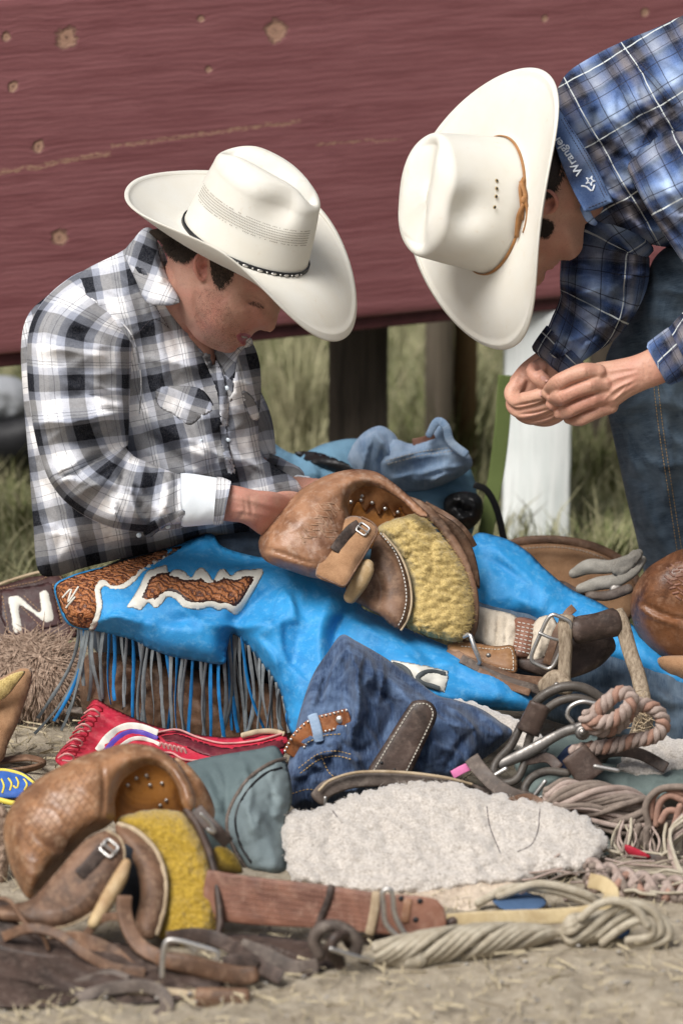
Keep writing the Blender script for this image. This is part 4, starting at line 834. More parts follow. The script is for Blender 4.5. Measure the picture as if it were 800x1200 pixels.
CH = [(64, 686), (82, 675), (104, 668), (130, 662), (165, 652), (205, 640), (245, 625), (262, 641), (300, 652), (340, 657), (375, 666), (402, 681), (421, 700), (424, 712), (445, 722), (480, 738), (520, 755), (560, 771), (600, 795), (628, 824), (616, 833), (580, 832), (540, 830), (500, 836), (430, 850), (360, 862), (341, 858), (336, 838), (326, 806), (305, 776), (285, 752), (272, 743), (266, 762), (262, 778), (228, 774), (200, 769), (175, 760), (158, 751), (133, 744), (109, 739), (94, 737), (78, 730), (68, 708)]
CS = [([(424, 712), (404, 722), (392, 745), (396, 790)], 9, -12), ([(400, 690), (380, 715), (374, 760), (384, 810)], 14, 8), ([(408, 724), (440, 742), (480, 770), (500, 800)], 12, 8), ([(270, 742), (285, 735), (320, 728)], 8, 8), ([(266, 760), (278, 730), (300, 705), (340, 680)], 13, -9), ([(285, 752), (310, 740), (345, 720)], 12, 6), ([(330, 800), (345, 770), (350, 730)], 10, -5),
      ([(180, 735), (220, 725), (262, 715)], 10, -5), ([(110, 715), (160, 728), (240, 742)], 9, 4), ([(245, 626), (252, 640), (300, 655)], 6, -6), ([(236, 628), (200, 644), (150, 655)], 4, -3), ([(290, 662), (340, 668), (390, 688)], 10, 5), ([(430, 745), (500, 775), (580, 815)], 9, -7), ([(420, 770), (460, 800), (500, 828)], 10, 6), ([(350, 840), (390, 800), (396, 770)], 8, -7), ([(560, 780), (600, 806)], 8, 4), ([(355, 700), (385, 700)], 12, -4)]+rfolds((290, 680, 400, 820), 7, 60, 30, 80, 12, 3.2, 131)+rfolds((110, 690, 280, 770), 6, 8, 18, 80, 11, 3, 132)+rfolds((400, 730, 600, 830), 7, 30, 15, 80, 9, 3.2, 133)
CHM = inflate(CH, (640, .02, 860, -.20), 44, 20, 46, CS, res=3.6, wr=(.7, 34, 20, 2.0), sm=24, uvs=1); chaps = M1.part('chaps', CHM, BLUE, 'sky blue leather chaps'); CF = Surf(CHM)
FC = inflate([(552, 632), (585, 629), (616, 645), (640, 668), (668, 690), (705, 708), (740, 732), (775, 760), (812, 790), (812, 818), (770, 800), (728, 782), (690, 770), (655, 752), (620, 728), (556, 716)], (630, .12, 815, -.02), 26, 10, 34, [([(560, 650), (600, 670), (640, 700)], 9, -6), ([(575, 634), (600, 664), (650, 706)], 9, 6), ([(640, 690), (690, 724), (740, 760)], 8, -4), ([(600, 700), (640, 716)], 7, 4)], wr=(1.4, 22, 35, 2))
M1.part('chaps', FC, BLUE, 'sky blue chap on the far leg'); FCF = Surf(FC)
TOOL = NT('tooled_leather'); _v = TOOL.vor(TOOL.map(TOOL.ob, (1, 1, 1), (.3, .5, .2)), 75, 'SMOOTH_F1'); _n = TOOL.noise(TOOL.ob, 60, 5, .6, 3.5); _w = TOOL.wave(TOOL.ob, 38, 12, 'DIAGONAL', 3, 1.6)
_c = TOOL.mix(TOOL.ramp(_w, [(.15, 0), (.42, 1)]), (.075, .020, .009), (.34, .125, .045)); _c = TOOL.mix(TOOL.ramp(_n, [(.5, 0), (.7, .55)]), _c, (.46, .20, .09))
TOOL = TOOL.out(_c, .45, TOOL.bump(_w, .8, .004, TOOL.bump(_n, .5, .002)), .4)
WHT = plain('cream_leather_trim', (.66, .64, .57), .55, .2, 40); DKB = plain('dark_tooled_edge', (.05, .018, .012), .5, .4)
yoke = patch(M1, 'yoke', [(66, 687), (84, 676), (110, 668), (150, 656), (205, 641), (212, 642), (190, 655), (168, 667), (154, 680), (142, 686), (130, 688), (120, 681), (113, 688), (115, 706), (112, 722), (106, 735), (92, 735), (80, 728), (70, 708)], CF, TOOL, 3.5, 2, 0, 'tooled brown leather yoke of the chaps', 4, 2.8, parent=chaps)
patch(M1, 'trim', [(210, 643), (190, 656), (170, 669), (158, 682), (146, 690), (132, 691), (124, 687), (119, 692), (121, 708), (118, 722), (112, 737), (104, 737), (112, 716), (110, 690), (116, 680), (124, 678), (134, 685), (148, 680), (164, 666), (184, 654)], CF, WHT, 5.5, 2, 0, 'cream edging of the tooled yoke', 3, 2.2, parent=chaps)
for P in ([(74, 700), (84, 690), (80, 706), (92, 688)], [(78, 712), (88, 700)]): M1.part('lace', loft([(a, b, c, 1.3, 1) for a, b, c in CF.line(P, 5)], ring=6), WHT, parent=chaps)
OL = [(149, 711), (157, 698), (165, 684), (171, 671), (180, 666), (195, 662), (198, 670), (206, 667), (216, 669), (224, 676), (230, 668), (237, 665), (245, 672), (250, 679), (256, 669), (263, 666), (271, 674), (278, 669), (292, 667), (309, 667), (303, 684), (294, 700), (285, 714), (276, 721), (264, 714), (256, 716), (246, 712), (235, 715), (224, 714), (214, 711), (206, 703), (197, 700), (190, 708), (182, 713), (174, 707), (166, 715), (156, 713)]
def inset(P, k):
    Q = cat(P, 90, True); t = np.roll(Q, -1, 0)-np.roll(Q, 1, 0); t /= np.linalg.norm(t, axis=1)[:, None]+1e-9; n = np.stack([-t[:, 1], t[:, 0]], 1); R = Q+n*k; c = Q.mean(0)
    if not inside(np.array([R[0, 0]]), np.array([R[0, 1]]), Q)[0]: R = Q-n*k
    d, _, _ = segdist(R[:, 0], R[:, 1], np.vstack([Q, Q[:1]])); R = R[d > k*.8]; return R[::2].tolist()
c0 = np.mean(OL, 0); shr = lambda a, b=None: [((p[0]-c0[0])*a+c0[0], (p[1]-c0[1])*(b or a)+c0[1]) for p in OL]
inl = patch(M1, 'inlay', OL, CF, WHT, 3.5, 1.5, 0, 'scalloped cream inlay with tooled brown leather centre', 3, 2.0, parent=chaps)
patch(M1, 'inlay_edge', inset(OL, 4.2), CF, DKB, 5, 1.5, 0, None, 3, 2.0, parent=chaps); patch(M1, 'tooled_centre', inset(OL, 6.6), CF, TOOL, 6.6, 1.5, 0, None, 3, 2.0, parent=chaps)
pan = patch(M1, 'letter_panel', [(452, 772), (470, 775), (500, 780), (525, 786), (526, 793), (521, 812), (500, 806), (470, 792)], CF, WHT, 3.6, 2, 0, 'cream panel with dark stitched letters', 3, 2.2, parent=chaps, sharp=True)
for k, P in enumerate(([(460, 778), (470, 781), (478, 787), (482, 796)], [(521, 790), (506, 787), (495, 789), (489, 795), (495, 801), (506, 804), (514, 807)])):
    M1.part('letter', loft([(a, b, c, 3.0, 1.2) for a, b, c in CF.line(P, 4.3, 2)], ring=8), plain('charcoal_letter', (.07, .08, .085), .7, .3), parent=chaps)
# fringe
FL = [(95, 735), (109, 739), (133, 744), (158, 751), (175, 760), (200, 768), (228, 774), (262, 778)]; q1 = cat(FL, 26)
FR = [(272, 745), (285, 753), (305, 777), (326, 806), (338, 836)]; q2 = cat(FR, 14); rf = np.random.RandomState(21)
YF = lambda x, y: float(CF.Y(x, y, -6))
def strand(x, y, L, dx, k, col):
    y0 = YF(x, y-3); P = []; n = 9; ph = rf.uniform(0, 6.28); am = rf.uniform(1.0, 5.5); tw = rf.uniform(-50, 50); cu = rf.uniform(-5, 5)
    for i in range(n):
        u = i/(n-1); yy = y-4+L*u; P.append((x+dx*u*u+am*math.sin(ph+u*4.5)*u+cu*math.sin(u*3.1), yy, y0+.012*math.sin(ph+u*3)*u+.01*u, rf.uniform(1.6, 2.5), .3, 1.3*tw*u+35*math.sin(ph)))
    # the strip hangs down in front of the thigh; it may touch the ground at its end
    M = loft(P, ring=8, sq=.25, cap=.3, res=7); n_ = M['f']; mi = []
    v = M['v']; nr = vnormals(v, n_); 
    for q in n_: mi.append(0 if (((nr[q[0]]*(v[q[0]]-CAM)).sum() < 0) ^ (col == 1)) else 1)
    M['mi'] = mi; M1.part('fringe_strand', M, [FB, FG_], parent=chaps)
for i, (x, y) in enumerate(q1):
    u = i/25; b = 80+32*u+rf.uniform(-8, 8); strand(x+rf.uniform(-1.5, 1.5), y, b, rf.uniform(-4, 8), 0, 1 if rf.rand() < .68 else 0)
for (x, y, L, dx, c) in ((96, 736, 128, -52, 1), (99, 737, 112, -36, 0), (104, 738, 122, -34, 1), (93, 736, 110, -46, 1), (101, 737, 104, -24, 1)): strand(x, y, L, dx, 0, c)
for i, (x, y) in enumerate(q2):
    L = (864-y)+rf.uniform(-6, 10); strand(x+rf.uniform(-2, 2), y, L, rf.uniform(-4, 14), 0, 1 if rf.rand() < .66 else 0)
for (x, dx) in ((270, 4), (274, 22), (277, -2), (283, 24), (272, 12), (268, -3)): strand(x, 748, 112, dx, 0, 0 if x in (270, 283) else 1)
# boot under the thigh
M1.part('boot', inflate([(100, 770), (150, 768), (230, 785), (310, 800), (345, 830), (345, 880), (300, 884), (200, 878), (120, 862), (96, 830)], -.02, 34, 30, 30, [([(150, 790), (170, 850)], 8, -6), ([(230, 800), (240, 870)], 7, 5), ([(180, 800), (260, 830), (330, 850)], 6, -5)], wr=(3, 18, 70, 1.6)), MT['brown'], 'worn brown leather boot folded under the thigh')
# ------------------------------------------------------------------ bending man
M2T = Thing('person', 'bending man in blue plaid shirt and jeans, cream hat with tan cord', 'person', (.42, .25, 0))
HEAD2 = [(652, 176), (634, 180), (606, 188), (584, 210), (576, 245), (582, 288), (598, 310), (614, 322), (622, 334), (629, 335.5), (636, 330), (638.5, 324), (639, 318), (643, 316.5), (648, 315.5), (649.5, 311), (653, 310.5), (655, 306), (660, 305), (667, 305.5), (675, 301), (682, 291), (684, 270), (690, 235), (688, 200)]
def build_body2():
    head = inflate(HEAD2, .0, 56, 54, 66, res=3.2, sm=14)
    neck = loft([(625, 240, .0, 44, 42), (652, 232, .0, 46, 42), (678, 222, .05, 38, 36), (708, 204, .13, 34, 32), (770, 180, .18, 36, 30), (850, 170, .18, 36, 30)], ring=24)
    ear = [tube([(634, 226, -.064), (641, 224, -.070), (648, 228, -.074), (652, 236, -.074), (650, 244, -.070), (644, 249, -.066), (638, 250, -.063)], 3.0, ring=10), inflate([(630, 226), (642, 226), (650, 232), (650, 242), (642, 249), (632, 248)], -.064, 3, 9, 6, res=2)]
    # near (left) hand
    Yn = -.10
    arm = loft([(870, 350, Yn+.02, 26, 26), (830, 395, Yn, 25, 25), (795, 415, Yn, 24, 22), (768, 429, Yn, 22, 18), (748, 437, Yn, 21.5, 15), (728, 444, Yn, 24, 14), (708, 452, Yn, 29, 14), (692, 459, Yn+.002, 29, 12)], ring=22)
    F = [[(700, 436, Yn-.012, 1.05), (684, 436, Yn-.020, 1.15), (667, 441, Yn-.020, .98), (653, 449, Yn-.016, 1.05), (645, 456, Yn-.004, .92), (641, 461, Yn+.012, .8)],
         [(708, 450, Yn-.012, 1.05), (692, 451, Yn-.022, 1.15), (673, 458, Yn-.022, .98), (657, 465, Yn-.018, 1.05), (649, 470, Yn-.006, .92), (646, 474, Yn+.012, .8)],
         [(712, 464, Yn-.010, 1.0), (696, 467, Yn-.016, 1.1), (680, 474, Yn-.016, .95), (667, 480, Yn-.012, 1.0), (659, 483, Yn, .9), (655, 484, Yn+.014, .8)],
         [(716, 476, Yn-.004, .9), (702, 480, Yn-.008, .98), (689, 487, Yn-.008, .86), (679, 491, Yn-.004, .9), (671, 491, Yn+.006, .82), (666, 490, Yn+.02, .75)]]
    fs = [finger(f, 9.6) for f in F]+[finger([(716, 440, Yn+.02), (690, 444, Yn+.035), (664, 452, Yn+.032), (648, 456, Yn+.026, .85)], 10)]
    # far (right) hand, palm turned to the camera
    Yf = -.02
    arm2 = loft([(735, 290, .16, 22, 22), (715, 340, .13, 20, 20), (690, 380, .07, 18, 18), (664, 409, .01, 17, 16), (645, 425, Yf, 20, 16), (630, 442, Yf, 25, 13), (618, 458, Yf+.005, 26, 12)], ring=20)
    G = [[(632, 430, Yf-.02, 1.0), (625, 434, Yf-.038, 1.0), (629, 441, Yf-.048, 1.02), (637, 448, Yf-.050, .95), (641, 451, Yf-.050, .8)],
         [(610, 446, Yf-.004, 1.0), (600, 460, Yf-.012, 1.05), (606, 469, Yf-.034, .98), (620, 467, Yf-.046, .92), (632, 463, Yf-.050, .85), (637, 461, Yf-.050, .72)],
         [(608, 460, Yf-.002, 1.0), (602, 474, Yf-.012, 1.05), (612, 482, Yf-.032, .98), (628, 479, Yf-.040, .92), (642, 474, Yf-.042, .82)],
         [(612, 468, Yf, 1.0), (610, 482, Yf-.008, 1.0), (622, 489, Yf-.024, .95), (638, 486, Yf-.032, .9), (651, 480, Yf-.034, .8)],
         [(620, 474, Yf+.002, .9), (624, 488, Yf-.004, .9), (638, 492, Yf-.018, .86), (650, 489, Yf-.024, .82), (658, 484, Yf-.026, .75)]]
    gs = [finger(g, 9.8) for g in G]
    tr = loft([(770, 180, .18, 36, 30), (860, 200, .18, 36, 30)], ring=18, res=8)
    sh = loft([(790, 190, .18, 30, 28), (850, 270, .03, 22, 22), (880, 350, Yn+.02, 28, 28)], ring=16); sh2 = loft([(770, 210, .18, 28, 26), (735, 290, .16, 22, 22)], ring=16)
    B = union([head, neck, arm, arm2, tr, sh, sh2]+ear+fs+gs, .0018, 2)
    st = [([(645, 238)], 3.2, -4.5), ([(640, 240)], 3, -2), ([(660, 262), (668, 280), (672, 294)], 8, 3), ([(674, 250), (676, 275)], 6, -5), ([(656, 306)], 4, -1.5), ([(640, 322)], 3.5, 2.5), ([(650, 290)], 12, 3), ([(651, 311), (645, 306)], 1.8, -2.4), ([(634, 300)], 8, -3)]
    for a, b in (((749, 430), (700, 437)), ((749, 436), (704, 450)), ((749, 442), (706, 463)), ((748, 448), (712, 474))): st.append(([a, ((a[0]+b[0])/2, (a[1]+b[1])/2-1), b], 2.6, 1.5))
    st += [([(744, 446), (728, 452), (714, 462), (706, 470)], 1.5, 1.4), ([(736, 449), (728, 460), (718, 470)], 1.4, 1.2), ([(686, 434)], 5, 1.5), ([(693, 450)], 5, 1.8), ([(697, 466)], 5, 1.5), ([(703, 479)], 4, 1.2)]
    for (x, y, a) in ((655, 448, 60), (659, 464, 60), (668, 479, 62), (680, 490, 62), (652, 450, 60), (656, 466, 60), (688, 436, 75), (694, 451, 75)):
        c, s_ = math.cos(math.radians(a))*6, math.sin(math.radians(a))*6; st.append(([(x-c, y-s_), (x+c, y+s_)], .9, -.9))
    st += [([(700, 441), (680, 447), (662, 455), (650, 463)], 1.8, -4), ([(704, 458), (686, 465), (668, 472), (656, 478)], 1.8, -4), ([(706, 472), (694, 479), (680, 484), (670, 487)], 1.6, -3.6), ([(753, 424), (756, 446)], 2, -1), ([(760, 420), (764, 444)], 2, -.8)]
    st += [([(600, 476), (616, 473), (634, 469)], 1.5, -3.5), ([(606, 486), (624, 484), (644, 479)], 1.5, -3.5), ([(616, 493), (636, 491), (652, 485)], 1.3, -3), ([(612, 438), (606, 450)], 4, -2), ([(620, 446), (612, 456)], 3, -1.6), ([(634, 436), (627, 440)], .9, -.8)]
    B = sculpt(B, st, lambda x, y: .30*fbm(x*.25, y*.25, 3, 3)); B['mi'] = [0]*len(B['f'])
    B = paint(B, [(630, 226), (645, 223), (654, 232), (652, 246), (642, 251), (630, 249)], 1); B = paint(B, [(628, 257), (641, 258), (648, 264), (646, 272), (640, 278), (630, 275)], 2); return B
B2 = build_body2(); S2 = Surf(B2); M2T.part('body', B2, [MT['skin2'], skin('ear_skin2', (.50, .22, .16), (.52, .17, .13), (.26, .11, .08)), plain('sideburn_skin2', (.06, .038, .028), .7, .6, 300)])
nail = plain('fingernail', (.52, .30, .25), .3, .1)
def nailp(cx, cy, a, ln=5.2, wd=3.6):
    a = math.radians(a); P = [(cx+math.cos(a)*ln*u-math.sin(a)*wd*v, cy+math.sin(a)*ln*u+math.cos(a)*wd*v) for u, v in ((-1, -.5), (-.4, -1), (.5, -.95), (1, -.3), (1, .3), (.5, .95), (-.4, 1), (-1, .5))]
    M2T.part('fingernail', inflate(P, lambda x, y: S2.Y(x, y, -.2), .9, 1, 1.5, res=1.4), nail)
nailp(636.5, 443.5, 35); nailp(633.5, 461.5, -12, 4.2, 3.4)
M2T.part('hair', hairs(S2, [(640, 160), (652, 168), (660, 196), (656, 208), (650, 216), (646, 226), (636, 224), (632, 190)], 2400, 9, 95, .5, 31, .8), MT['hair'], kind='stuff')
M2T.part('hair_base', inflate([(620, 158), (645, 160), (656, 182), (655, 204), (648, 216), (642, 222), (624, 218)], lambda x, y: S2.Y(x, y, .3), 1.6, 8, 6, res=2.5), MT['hair'])
M2T.part('sideburn', hairs(S2, [(628, 254), (642, 256), (649, 262), (647, 272), (641, 279), (630, 275)], 600, 4, 95, .15, 33, .8), MT['hair'], kind='stuff')
0 and M2T.part('sideburn_base', inflate([(628, 256), (640, 258), (646, 264), (644, 272), (638, 276), (628, 273)], lambda x, y: S2.Y(x, y, -.4), 1.2, 6, 6, res=2), MT['hair'])
# shirt
TO2 = [(648, 150), (649, 118), (662, 88), (690, 68), (730, 48), (765, 34), (800, 18), (880, -14), (900, 120), (900, 290), (840, 300), (795, 292), (760, 286), (735, 276), (712, 268), (692, 262), (684, 244), (668, 200)]
TS2 = [([(728, 55), (770, 100), (790, 125)], 3, 3, 's'), ([(790, 128), (760, 150), (750, 170)], 3, 3, 's'), ([(700, 120), (698, 160), (720, 185)], 6, -5), ([(712, 108), (716, 150), (740, 190)], 7, 5), ([(690, 95), (684, 140), (700, 170)], 7, 4), ([(730, 200), (770, 230), (800, 255)], 6, -8), ([(700, 215), (740, 240), (790, 268)], 6, -6), ([(715, 205), (760, 232), (800, 262)], 6, 7), ([(695, 245), (740, 262), (800, 285)], 5, 6), ([(720, 180), (745, 200), (765, 215)], 6, -5), ([(740, 60), (780, 70), (820, 100)], 8, 4)]+rfolds((680, 100, 800, 280), 15, 55, 30, 65, 8, 4.5, 151)+rfolds((700, 220, 800, 285), 9, 22, 12, 80, 6, 5, 152)
T2M = inflate(TO2, .12, 88, 90, 105, TS2, res=3.4, wr=(3.0, 24, 35, 2.0, 7), ang=60, sm=30); sh2_ = M2T.part('shirt', T2M, MT['bp'], 'blue, white and brown plaid shirt'); SF2 = Surf(T2M)
NS = loft([(752, 150, .14, 22, 24), (764, 166, .06, 40, 44), (784, 196, -.02, 46, 48), (806, 235, -.05, 46, 48), (850, 300, -.07, 46, 46)], ring=60, wr=(3, 18, 120, 1.6, 5), st=[([(745, 178), (775, 190), (800, 215)], 5, -5), ([(750, 190), (790, 215), (810, 240)], 5, 5), ([(750, 240), (780, 262), (806, 285)], 6, -6)]+rfolds((755, 160, 800, 280), 11, 45, 25, 60, 7, 7, 171), uvo=(.02, .05)); M2T.part('sleeve', NS, MT['bp'], 'near upper sleeve of blue plaid')
NF = loft([(900, 330, -.09, 40, 40), (850, 372, -.10, 40, 38), (812, 404, -.10, 36, 33), (790, 416, -.10, 30, 26), (772, 426, -.10, 26, 22)], ring=60, cap=.1, wr=(2.2, 16, 100, 1.5, 5), st=[([(800, 376), (812, 440)], 5, -3)], uvo=(.01, .03)); M2T.part('sleeve', NF, MT['bp'], 'near forearm sleeve of blue plaid')
M2T.part('cuff', loft([(797, 413, -.10, 33, 30), (786, 418.5, -.10, 31, 28), (770, 427, -.10, 27.5, 24.5), (768.5, 427.8, -.10, 24, 20.6)], ring=48, cap=False, sq=.95, uvo=(.06, .01)), MT['bp'])
FSM = loft([(735, 262, .14, 44, 44), (712, 285, .14, 50, 46), (707, 325, .12, 52, 46), (695, 362, .08, 44, 40), (672, 392, .03, 33, 30), (655, 411, .0, 26, 24), (644, 423, -.015, 23.5, 21)], ring=72, res=3, cap=.15, wr=(3.4, 17, 20, 1.8, 8), uvo=(.0, .045),
    st=[([(660, 325), (700, 322), (750, 300)], 6, -8), ([(660, 310), (700, 300), (745, 285)], 6, 6), ([(658, 345), (700, 338), (756, 318)], 7, 7), ([(662, 362), (705, 350), (752, 340)], 5, -6), ([(655, 375), (690, 370), (735, 365)], 6, 5), ([(650, 390), (680, 385), (725, 385)], 4, -5), ([(742, 320), (730, 360), (712, 395)], 6, 5), ([(700, 390), (680, 402), (665, 415)], 4, -4)]+rfolds((660, 290, 755, 390), 20, -15, 28, 65, 7, 8.5, 161)+rfolds((640, 370, 700, 420), 7, -30, 20, 40, 5, 4, 162)+rfolds((720, 290, 750, 390), 6, 95, 25, 50, 6, 5, 163))
M2T.part('sleeve', FSM, MT['bp'], 'far sleeve of blue plaid in shade'); FSS = Surf(FSM)
M2T.part('cuff', loft([(662, 403, .008, 31, 30), (650, 415, -.005, 28.5, 28), (641, 425, -.014, 25.5, 25), (640, 426, -.014, 22, 20)], ring=40, cap=False, sq=.95, uvo=(.03, .03)), MT['bp'])
SFB = Surf(T2M, B2)
col2 = inflate([(648, 124), (656, 130), (668, 148), (690, 182), (716, 232), (714, 238), (688, 248), (680, 240), (664, 208), (650, 170), (645, 148)], plane_fn(SFB, [(648, 124), (668, 148), (690, 182), (716, 232), (688, 248), (664, 208), (645, 148)], 5, 1.15), 6, 34, 6, [([(650, 130), (672, 160), (712, 232)], 3, 2.5)], res=2.6, ang=58, sm=10)
cl_ = M2T.part('collar', col2, MT['collar_blue'] if 'collar_blue' in MT else plaid('collar_plaid', .105, .112, [(0, (.08, .15, .32)), (.25, (.26, .38, .60)), (.45, (.20, .22, .30)), (.6, (.015, .025, .06)), (.8, (.10, .18, .36)), (1, (.08, .15, .32))], [(0, (.10, .18, .36)), (.35, (.28, .38, .56)), (.6, (.03, .05, .12)), (1, (.10, .18, .36))], .3), 'blue shirt collar with white lettering', parent=sh2_); CC2 = Surf(col2)
M2T.part('collar_stand', loft([(684, 244, -.05, 5, 5), (690, 256, -.055, 5, 3), (697, 262, -.055, 3, 2)], ring=12), MT['bp'], parent=sh2_)
M2T.part('stitching', join(*[stitches(CC2, P, .45, 3.2, 2.2, .5) for P in ([(660, 138), (690, 186), (711, 230)], [(657, 140), (688, 192), (708, 232)], [(710, 235), (688, 244)])], *[stitches(SF2, P, .4, 3.2, 2.2, .6) for P in ([(730, 52), (772, 98), (792, 124)], [(726, 55), (768, 102), (788, 128)], [(790, 130), (762, 150), (752, 168)])]), MT['thread_dark'], kind='stuff', parent=sh2_)
def cmap(ox, oy, ang, sc, sf, lift=1.2):
    a = math.radians(ang)
    def f(u, v):
        x = ox+(u*math.cos(a)+v*math.sin(a))*sc; y = oy+(u*math.sin(a)-v*math.cos(a))*sc; return x, y, sf.t_at(x, y, lift)
    return f
WT = plain('white_embroidery', (.80, .84, .88), .8, .1)
# the lettering runs up the collar from lower right to upper left
M2T.part('lettering', text_M('Wrangler', cmap(683, 202, 236, 1, CC2, 1.6), 13.6, .05, .28), WT, 'white embroidered lettering on the collar', parent=cl_)
star = []
for i in range(10): a = math.radians(-70+36*i); r = 7.2 if i % 2 == 0 else 3.0; star.append((691+math.cos(a)*r*.8, 212+math.sin(a)*r*.8))
for i in range(10):
    a, b = star[i], star[(i+1) % 10]; 
M2T.part('star_emblem', loft([(a, b, c, .8, .7) for (a, b), c in zip(star+star[:1], CC2.Y(np.array([p[0] for p in star+star[:1]]), np.array([p[1] for p in star+star[:1]]), 1.4))], n=50, ring=6), WT, parent=cl_)
M2T.part('hook_emblem', loft([(a, b, c, 1.1, .7) for a, b, c in CC2.line([(681, 218), (687, 219), (693, 224), (696, 217)], 1.4, 2)], ring=6), WT, parent=cl_)
hat2(M2T)
# jeans
JD = denim('indigo_denim', (.046, .072, .105), (.15, .20, .25), (.022, .036, .056), .8, 9, .46, .72)
LG = inflate([(830, 268), (790, 284), (768, 300), (756, 325), (742, 358), (722, 392), (708, 425), (709, 462), (713, 490), (722, 531), (735, 590), (747, 639), (758, 700), (764, 800), (850, 812), (900, 700), (900, 280)], (290, .14, 800, .26), 62, 60, 75, [([(762, 330), (790, 320), (830, 330)], 9, -7), ([(760, 305), (790, 300), (840, 296)], 8, 5), ([(720, 420), (760, 410), (800, 430)], 9, -5), ([(735, 480), (780, 470), (820, 490)], 8, 4), ([(760, 440), (770, 520), (784, 600), (796, 680)], 3, 3), ([(740, 560), (770, 580)], 9, -4), ([(730, 380), (760, 370), (800, 380)], 8, 4)]+rfolds((715, 320, 800, 660), 18, 10, 40, 60, 9, 3.6, 181)+rfolds((740, 430, 800, 660), 8, 80, 15, 90, 8, 3.4, 182), res=4.5, wr=(3, 30, 80, 2.2), ang=80, sm=30)
jn = M2T.part('jeans', LG, JD, 'faded indigo jeans'); LS = Surf(LG)
M2T.part('stitching', join(*[stitches(LS, [(763, 430), (771, 500), (783, 580), (795, 660)], .5, 3.6, 2.4, .6), stitches(LS, [(768, 430), (776, 500), (788, 580), (799, 650)], .5, 3.6, 2.4, .6)]), MT['thread_gold'], kind='stuff', parent=jn)
M2T.part('jeans', inflate([(860, 280), (820, 420), (800, 560), (810, 700), (800, 760), (880, 770), (930, 560), (930, 280)], .40, 50, 50, 60), JD, 'far leg of the jeans')
M2T.part('boot', inflate([(752, 770), (800, 760), (850, 770), (856, 812), (800, 826), (716, 824), (706, 812), (730, 796)], .24, 26, 26, 26), MT['brown'])
# ------------------------------------------------------------------ gear behind: duffel, jeans, straps
DUF = cloth('washed_blue_canvas', (.15, .29, .40), (.085, .17, .25), 1, .8, 700, .25, 9)
DB = Thing('duffel_bag', 'faded blue canvas duffel bag with black end, slumped behind the saddle', 'bag', pt(460., 720., .50)*np.array([1, 1, 0]))
D1 = inflate([(280, 500), (310, 512), (345, 532), (380, 520), (412, 514), (440, 518), (480, 524), (525, 532), (548, 545), (558, 575), (557, 610), (545, 640), (500, 690), (400, 700), (300, 660), (270, 560)], .50, 60, 60, 55,
    [([(310, 545), (350, 556), (400, 566)], 10, -8), ([(330, 530), (370, 548), (410, 556)], 6, -7), ([(500, 560), (530, 580), (550, 600)], 8, -8), ([(520, 545), (540, 570), (545, 600)], 8, 6), ([(460, 575), (500, 590), (530, 620)], 9, 6), ([(300, 530), (340, 545)], 8, 6)]+rfolds((300, 520, 555, 620), 16, 25, 30, 70, 9, 4.5, 191), wr=(5, 34, 30, 1.8, 3), res=4.5)
DB.part('body', D1, DUF); DS = Surf(D1)
DB.part('side_panel', inflate([(345, 531), (372, 530), (402, 541), (420, 552), (405, 556), (378, 549)], lambda x, y: DS.Y(x, y, 0), 3, 2, 6, res=3), MT['black'], 'black side panel')
DB.part('end_cap', inflate([(522, 583), (540, 576), (560, 580), (566, 595), (560, 612), (545, 622), (528, 616), (520, 600)], .40, 14, 20, 14, [([(530, 590), (545, 600), (556, 596)], 4, -6), ([(535, 610), (550, 604)], 4, 5)], res=2.6, wr=(3, 9, 20, 1)), MT['black'], 'black buckled end cap')
DB.part('carry_strap', strap([(555, 568, .40), (570, 575, .40), (582, 598, .40), (590, 632, .40, 0)], 4, 1.5), MT['black'], 'black webbing strap')
FJ = Thing('folded_jeans', 'pale blue denim jeans folded on top of the blue duffel bag', 'jeans', pt(480., 720., .44)*np.array([1, 1, 0]))
FJ1 = inflate([(408, 545), (412, 524), (426, 507), (444, 499), (458, 505), (467, 517), (472, 540), (462, 568), (430, 570)], .43, 22, 34, 20, [([(440, 502), (430, 530), (424, 565)], 3, 3, 's'), ([(456, 508), (448, 535), (446, 566)], 5, -4)]+rfolds((412, 505, 468, 565), 9, 70, 30, 40, 5, 3.5, 401), res=2.6)
FJ2 = inflate([(446, 534), (460, 515), (482, 520), (497, 512), (506, 500), (512, 489), (522, 496), (527, 516), (546, 528), (553, 545), (536, 560), (500, 574), (460, 574), (444, 555)], .415, 22, 34, 22, [([(450, 545), (490, 536), (530, 530)], 3, 3, 's'), ([(470, 525), (500, 530), (526, 524)], 4, -4), ([(458, 560), (500, 552), (545, 545)], 4, 4, 's')]+rfolds((455, 515, 545, 565), 12, -8, 30, 50, 5, 3.5, 402), res=2.6)
FJ.part('leg', FJ1, MT['jeans_light']); FJ.part('waist', FJ2, MT['jeans_light']); F2 = Surf(FJ2)
FJ.part('waistband', loft([(502, 510, .38, 4, 3), (512, 494, .38, 5, 3), (522, 500, .375, 5, 3), (528, 518, .375, 5, 3), (545, 532, .37, 5, 3)], ring=12, sq=.6), MT['jeans_light']); FJ.part('leather_patch', loft([(a, b, c, 5, 1.2) for a, b, c in F2.line([(484, 519), (498, 516), (508, 511)], 1, 4)], ring=10, sq=.4), MT['red_strap'], 'red brown leather patch')
FJ.part('stitching', join(*[stitches(F2, P, .6, 4, 2.7, .8) for P in ([(452, 540), (490, 530), (530, 524)], [(454, 544), (492, 534), (532, 528)])]), MT['thread'], kind='stuff')
